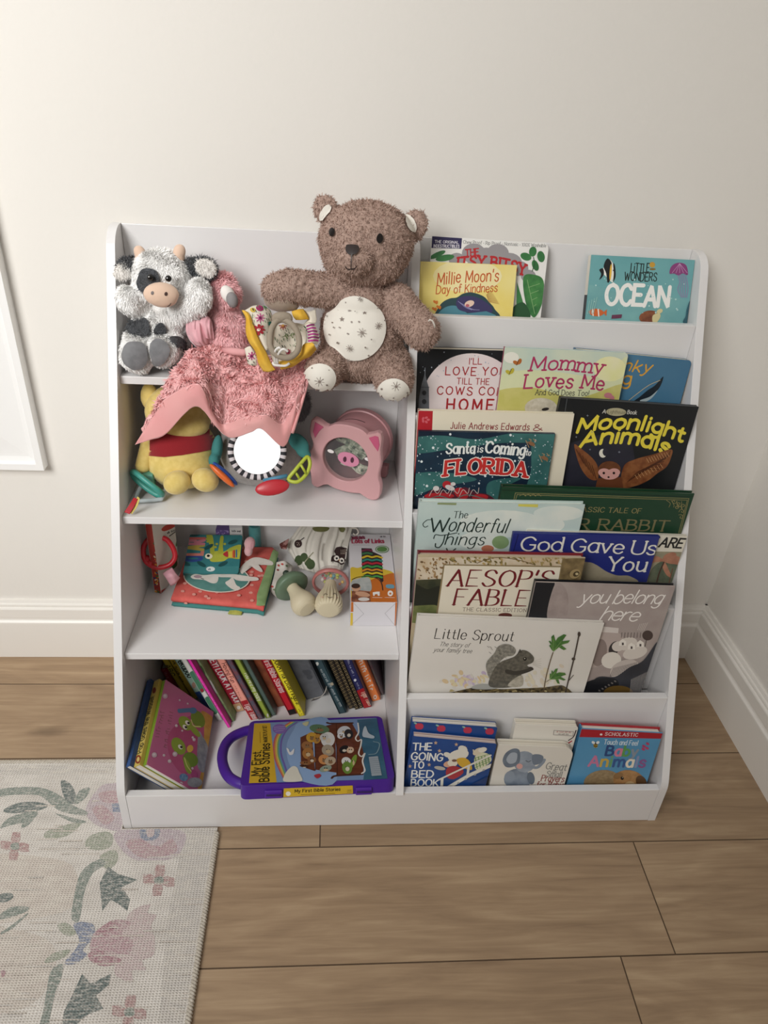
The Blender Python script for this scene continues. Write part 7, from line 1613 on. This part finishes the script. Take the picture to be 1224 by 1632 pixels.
# three books leaning in the front left corner
def trio():
    P1 = ony(264, 1083, -.2285); S0 = onx(234, 1218, P1.x); up = (P1-S0); H = up.length; up.normalize()
    e = onz(340, 1147, ZF+.0235)-P1; e -= up*e.dot(up); w = e.length-.0005; e.normalize(); n = e.cross(up).normalized()
    C3 = lambda x, y: (190+x/7.42, 1045+y/7.42)
    def art(s):
        s.poly('#B5567C', [C3(600,900),C3(900,700),C3(1050,1000),C3(800,1400),C3(600,1200)], True, c2='#A84A70', scale=20)
        s.marks('#8E5A66', C3(470,960), C3(540,640), 8, .8, 3); s.marks('#8E5A66', C3(560,1090), C3(640,640), 8, .8, 4)
        G = '#8AA03A'; GD = '#6E8A2E'
        s.poly('#B5883A', [C3(*p) for p in ((970,660),(1040,680),(1110,760),(1080,1000),(1040,1340),(1030,1590),(930,1590),(980,1300),(1000,1000),(1000,800))], True, c2='#C9A050', scale=60)
        s.poly('#7E8288', [C3(*p) for p in ((940,900),(990,960),(1050,1080),(1060,1250),(1000,1380),(930,1320),(920,1150))], True, c2='#9A9CA0', scale=120)
        s.disc(G, *C3(780,800), 13, 9, 50); s.disc(GD, *C3(930,750), 15, 10, 60); s.poly(G, [C3(*p) for p in ((820,820),(900,850),(960,940),(930,960),(860,900))], True); s.line('#C9CE7A', 1.4, [C3(850,760),C3(880,830),C3(960,840)], True)
        s.disc(G, *C3(700,1070), 15, 10, 58); s.disc(GD, *C3(840,1230), 13, 11, 40); s.poly(G, [C3(*p) for p in ((760,1200),(830,1280),(850,1390),(800,1380),(765,1290))], True); s.line('#C9CE7A', 1.4, [C3(770,1210),C3(800,1300),C3(850,1370)], True)
        for x, y in ((775,845),(805,795),(720,1080)): s.disc('#EDEAE0', *C3(x,y), 4.4, 3, 50); s.disc('#16161A', *C3(x+12,y+2), 2.2, 1.8, 50)
        s.disc('#D8B04A', *C3(835,1100), 5, 6, 20); s.line('#4E7A9A', 5, [C3(705,655),C3(830,645),C3(890,650)], True); s.disc('#4E7A9A', *C3(870,650), 6, 5)
        s.disc('#4E6AA0', *C3(760,1440), 7, 6, 20, c2='#7AA0B0', scale=200); s.disc('#A84A7A', *C3(885,1410), 5, 8, -10); s.disc('#8A8E94', *C3(890,1500), 12, 8, 0, c2='#A0A4A8', scale=160)
        for x, y, r in ((412,1175,4.2),(540,480,4),(655,1165,4),(525,1180,2.2),(672,830,2.4),(590,1250,3),(880,995,2.6),(865,970,2),(805,570,1.6),(710,530,1.6),(740,890,1.6),(725,1515,3),(860,1335,2)): s.disc('#C9B4BC', *C3(x,y), r, r); s.disc('#DDD2D4', *C3(x-4,y-5), r*.5, r*.5)
    tk = (.008, .0122, .0088)
    fit = lambda o, t: min(w, (o.z-t*n.z-ZF-.0012)/-e.z)
    b1 = make_book('board_book', 'pink glittery board book with green turtles, front of the leaning corner stack', 'book', S0, e, up, fit(S0, tk[0]), H, tk[0], BP('#C67A92', c2='#B9648A', scale=8), spine=BP('#7C9A30'), back=BP('#7C9A30'), kind='board', art=art, pages=WP)
    def along(t_, b0, b1, a_):
        return lambda s: tuple(w2p(s.o+s.ax*t_*a_+s.up*H*b) for b in (b0, b1))
    def s2(s):
        p, q = along(tk[1], .14, .80, .78)(s); s.text('Pop Goes the Weasel!', '#2E2A1A', p, q, 7.5, w=1.15, jit=.2)
        k, _ = along(tk[1], .07, 0, .5)(s); s.disc('#8A3A24', *k, 4.5, 7, 12); s.disc('#D8C070', *k, 2.2, 4, 12)
        k, _ = along(tk[1], .88, 0, .5)(s); s.disc('#8A3A24', *k, 2.6, 5, 12)
    def s3(s):
        p, q = along(tk[2], .06, .26, .72)(s); s.text('Sing a Song', '#B8C4DA', p, q, 4.5, w=1); p, q = along(tk[2], .34, .66, .72)(s); s.marks('#B8C4DA', p, q, 4, .7, 5)
    o2 = S0-n*(tk[0]+.0006)
    make_book('board_book', 'yellow board book with handwritten nursery song spine behind the pink turtle book', 'book', o2-e*.006, e, up, fit(o2-e*.006, tk[1]), H+.002, tk[1], BP('#C2A850'), spine=BP('#D2BC62'), kind='board', sart=s2, pages=WP)
    def s3(s): s.text('Sing a Song', '#B8C4DA', C3(95,1110), C3(165,920), 4.5, w=.9); s.text('Pop Goes the Weasel', '#B8C4DA', C3(175,850), C3(265,550), 4.5, w=.9)
    o3 = o2-n*(tk[1]+.0006)
    make_book('board_book', 'blue board book leaning on the left side panel behind the yellow one', 'book', o3-e*.013, e, up, fit(o3-e*.013, tk[2]), H+.004, tk[2], BP('#2E4A78'), spine=BP('#3A5A90'), kind='board', sart=s3, pages=WP)
trio()
def bible_case():
    K = lambda x, y: (340+x/4.08, 1130+y/4.08)
    root = empty('activity_case', (.3, -.31, .06), 'purple plastic carry case with handle and yellow storybook label, propped on the toe board', 'toy case')
    sl = math.radians(14.5); bk = Vector((0, math.cos(sl), -math.sin(sl))); up = Vector((0, math.sin(sl), math.cos(sl)))
    p = Vector((0, -.3985, .1080)); th = .0245
    a = onp(382, 1253, p, up); b = onp(630, 1241, p, up); c = onp(608, 1141, p, up); d = onp(398, 1149, p, up)
    PU = mat('#4A2390', .4); PU2 = mat('#542A9C', .38)
    def rp(pts, r, n=6):
        out = list(pts)
        for i in range(len(pts)-1, -1, -1):
            A, B, C = pts[i-1], pts[i], pts[(i+1) % len(pts)]; P0 = B+(A-B).normalized()*r; P1 = B+(C-B).normalized()*r
            out[i:i+1] = [(1-t)**2*P0+2*t*(1-t)*B+t*t*P1 for t in [q/n for q in range(n+1)]]
        return out
    q = rp([a, b, c, d], .012)
    mb = MB(); mb.prism(q, -up*th, PU); mb.build('shell', root, bevel=.003, weld=True, seg=3)
    # printed card set in the lid
    cd = [onp(*K(*x), p, up) for x in ((232,483),(1132,452),(1062,60),(266,95))]
    o = cd[0]; ax = (cd[1]-cd[0]).normalized(); vv = up.cross(ax).normalized()
    mb = MB(); mb.prism([v+up*.0004 for v in cd], up*.0004, mat('#7E98BE', .22))
    s = Sheet(o+up*.0008, ax, vv); 
    s.poly('#7690B8', [K(370,95),K(950,70),K(990,460),K(410,478)]); s.poly('#2E5A72', [K(935,70),K(1062,60),K(1132,452),K(975,462),K(985,380),K(960,260),K(945,150)], False, c2='#3A6880', scale=40)
    for i, cc in enumerate(['#B8505A','#C98A4A','#C9B85A','#6A9A6A','#5A8AB0','#6A5AA0']):
        k = i*9; s.line(cc, 2.6, [K(500+k,86),K(440+k,130),K(400+k*1.0,200),K(396+k,290),K(420+k,370),K(470+k*.6,470)], True)
    s.poly('#8AA6CC', [K(566,86),K(520,140),K(480,220),K(478,300),K(500,370),K(560,465),K(800,468),K(760,80)], True)
    s.poly('#C9A32C', [K(232,483),K(412,477),K(370,92),K(266,95)])
    s.text('My First', '#26240E', K(302,432), K(308,280), 8.5, w=1.3); s.text('Bible Stories', '#26240E', K(360,470), K(366,225), 9.5, w=1.3); s.text('MAGNETIC PLAY SET', '#26240E', K(352,215), K(345,108), 3.5, w=1.2); s.line('#8A5A1A', .8, [K(305,220),K(303,150)])
    s.disc('#7A62A8', *K(430,130), 11, 8); s.line('#C9C2DA', .6, [K(395,120),K(465,115)]); s.line('#C9C2DA', .6, [K(395,132),K(465,128)]); s.line('#C9C2DA', .6, [K(405,145),K(455,140)])
    BR = mat('#5A2E1E', .3, c2='#6E3C28', scale=60, stretch=(1, 8, 1))
    s.poly('', [K(566,185),K(640,150),K(662,405),K(570,375)], False, m=BR); s.poly('', [K(655,130),K(790,95),K(802,415),K(662,395)], False, m=BR); s.poly('', [K(775,95),K(900,90),K(950,180),K(980,300),K(975,420),K(800,440),K(800,250)], False, m=BR)
    s.line('#4A2618', 4, [K(740,90),K(770,95),K(905,92)], True); s.line('#4A2618', 4, [K(770,450),K(800,435),K(970,425)], True); s.line('#3A1E12', 1, [K(662,150),K(664,400)]); s.line('#3A1E12', 1, [K(800,100),K(806,430)])
    s.line('#E2DED6', 2.2, [K(940,92),K(945,150),K(925,190),K(940,210),K(962,200),K(958,240),K(945,290),K(965,310),K(985,290),K(970,340),K(985,400),K(965,420)], True)
    R = random.Random(5)
    for x, y, a_, b_, cc in ((690,130,16,7,'#5E7A5A'),(640,185,9,8,'#C99A3A'),(675,195,6,8,'#B8863A'),(610,240,9,7,'#9A6A42'),(615,290,9,9,'#A8743E'),(640,330,7,6,'#8A5A36'),(745,200,11,12,'#DAD8D4'),(720,185,7,6,'#C9C7C4'),(745,270,10,9,'#A89A86'),(720,330,9,8,'#C98A52'),(760,340,9,7,'#B8A48A'),(730,390,10,5,'#8E9A8A'),(850,150,11,9,'#D2D2D4'),(880,165,7,8,'#2A2A2E'),(830,175,6,5,'#E2E2E2'),(865,250,12,10,'#6A3A2C'),(850,265,8,6,'#1E1A1C'),(890,270,6,5,'#D8B89A'),(865,345,8,7,'#DCDCD8'),(910,345,4,12,'#7A9A3A'),(870,385,8,10,'#6A8A3A'),(600,355,9,3,'#8A5A36'),(590,375,7,2,'#4A2A1C')):
        s.disc(cc, *K(x,y), a_, b_, R.uniform(-30,30)); s.disc('#241A16', *K(x-6,y-4), 1, 1); s.disc('#241A16', *K(x+8,y-3), 1, 1); s.disc(R.choice(['#D8CDBA','#C9B08A','#8A6A4A']), *K(x+2,y+8), a_*.4, b_*.35)
    s.poly('#E2E2E4', [K(*x) for x in ((475,258),(490,265),(500,285),(525,262),(520,295),(500,303),(488,292))], True); s.poly('#A83440', [K(*x) for x in ((655,435),(690,425),(700,440),(675,455))], True)
    s.poly('#D8D4C6', [K(*x) for x in ((460,475),(465,430),(490,395),(520,375),(545,385),(560,420),(570,440),(572,472))], True); s.poly('#C9C49A', [K(580,95),K(620,85),K(610,112),K(590,110)], True)
    s.poly('#B8C4CC', [K(*x) for x in ((975,135),(990,115),(1010,160),(1045,180),(1040,195),(1000,190),(970,180))], True); s.line('#8AA6AE', 1.4, [K(1010,300),K(1060,290),K(1080,230),K(1040,215)], True)
    s.poly('#9AA4AC', [K(1010,315),K(1070,310),K(1095,435),K(1030,440)]); 
    for i in range(8): s.line('#5A646E', .6, [K(1016+i*1.8,330+i*13),K(1070+i*2.6,326+i*13)])
    s.into(mb, .0001); mb.build('cover_card', root, weld=False)
    # label and clasps on the front edge
    fn = Vector((0, -math.cos(sl), math.sin(sl))); fo = a+fn*.0003
    fx = (b-a).normalized(); fu = up
    fnn = fx.cross(fu).normalized()
    mb = MB(); lab = [onp(*K(*x), a+fnn*.0006, fnn) for x in ((455,572),(908,548),(906,497),(458,516))]
    mb.prism(lab, fnn*.0005, mat('#D2AE2E', .35)); s = Sheet(lab[0]+fnn*.0005, fx, fu); s.text('My First Bible Stories', '#2A2410', K(530,543), K(825,530), 4.8, w=1.3); s.line('#5A4A1A', .7, [K(570,557),K(790,548)]); s.disc('#E8E2D2', *K(487,550), 4, 3.6); s.line('#5A4A1A', .8, [K(870,540),K(900,538)]); s.line('#5A4A1A', .8, [K(872,528),K(898,526)])
    s.into(mb, .0001); mb.build('spine_label', root)
    for x0, x1, y0, y1 in ((335,448,527,577), (925,1030,508,553)):
        P = [onp(*K(*x), a+fnn*.0006, fnn) for x in ((x0,y1),(x1,y1-5),(x1,y0-4),(x0,y0))]; mb = MB(); mb.prism(P, fnn*.003, PU2); 
        c0 = sum(P, Vector())/4; mb.box(Vector((-.011, -.0015, -.0018)), Vector((.011, .0005, .0018)), mat('#30145E', .5), Matrix.Translation(c0+fnn*.0032)); mb.build('clasp', root, bevel=.0012, weld=True)
    hp = [onp(*K(*x), p-up*th*.5, up) for x in ((245,135),(190,150),(120,185),(75,240),(58,310),(68,380),(100,440),(150,475),(195,490))]
    hp = catmull(hp, 6); mb = MB(); vs = []; N = len(hp)
    mb.tube(hp, .0082, PU, 14); mb.build('handle', root, smooth=True)
bible_case()
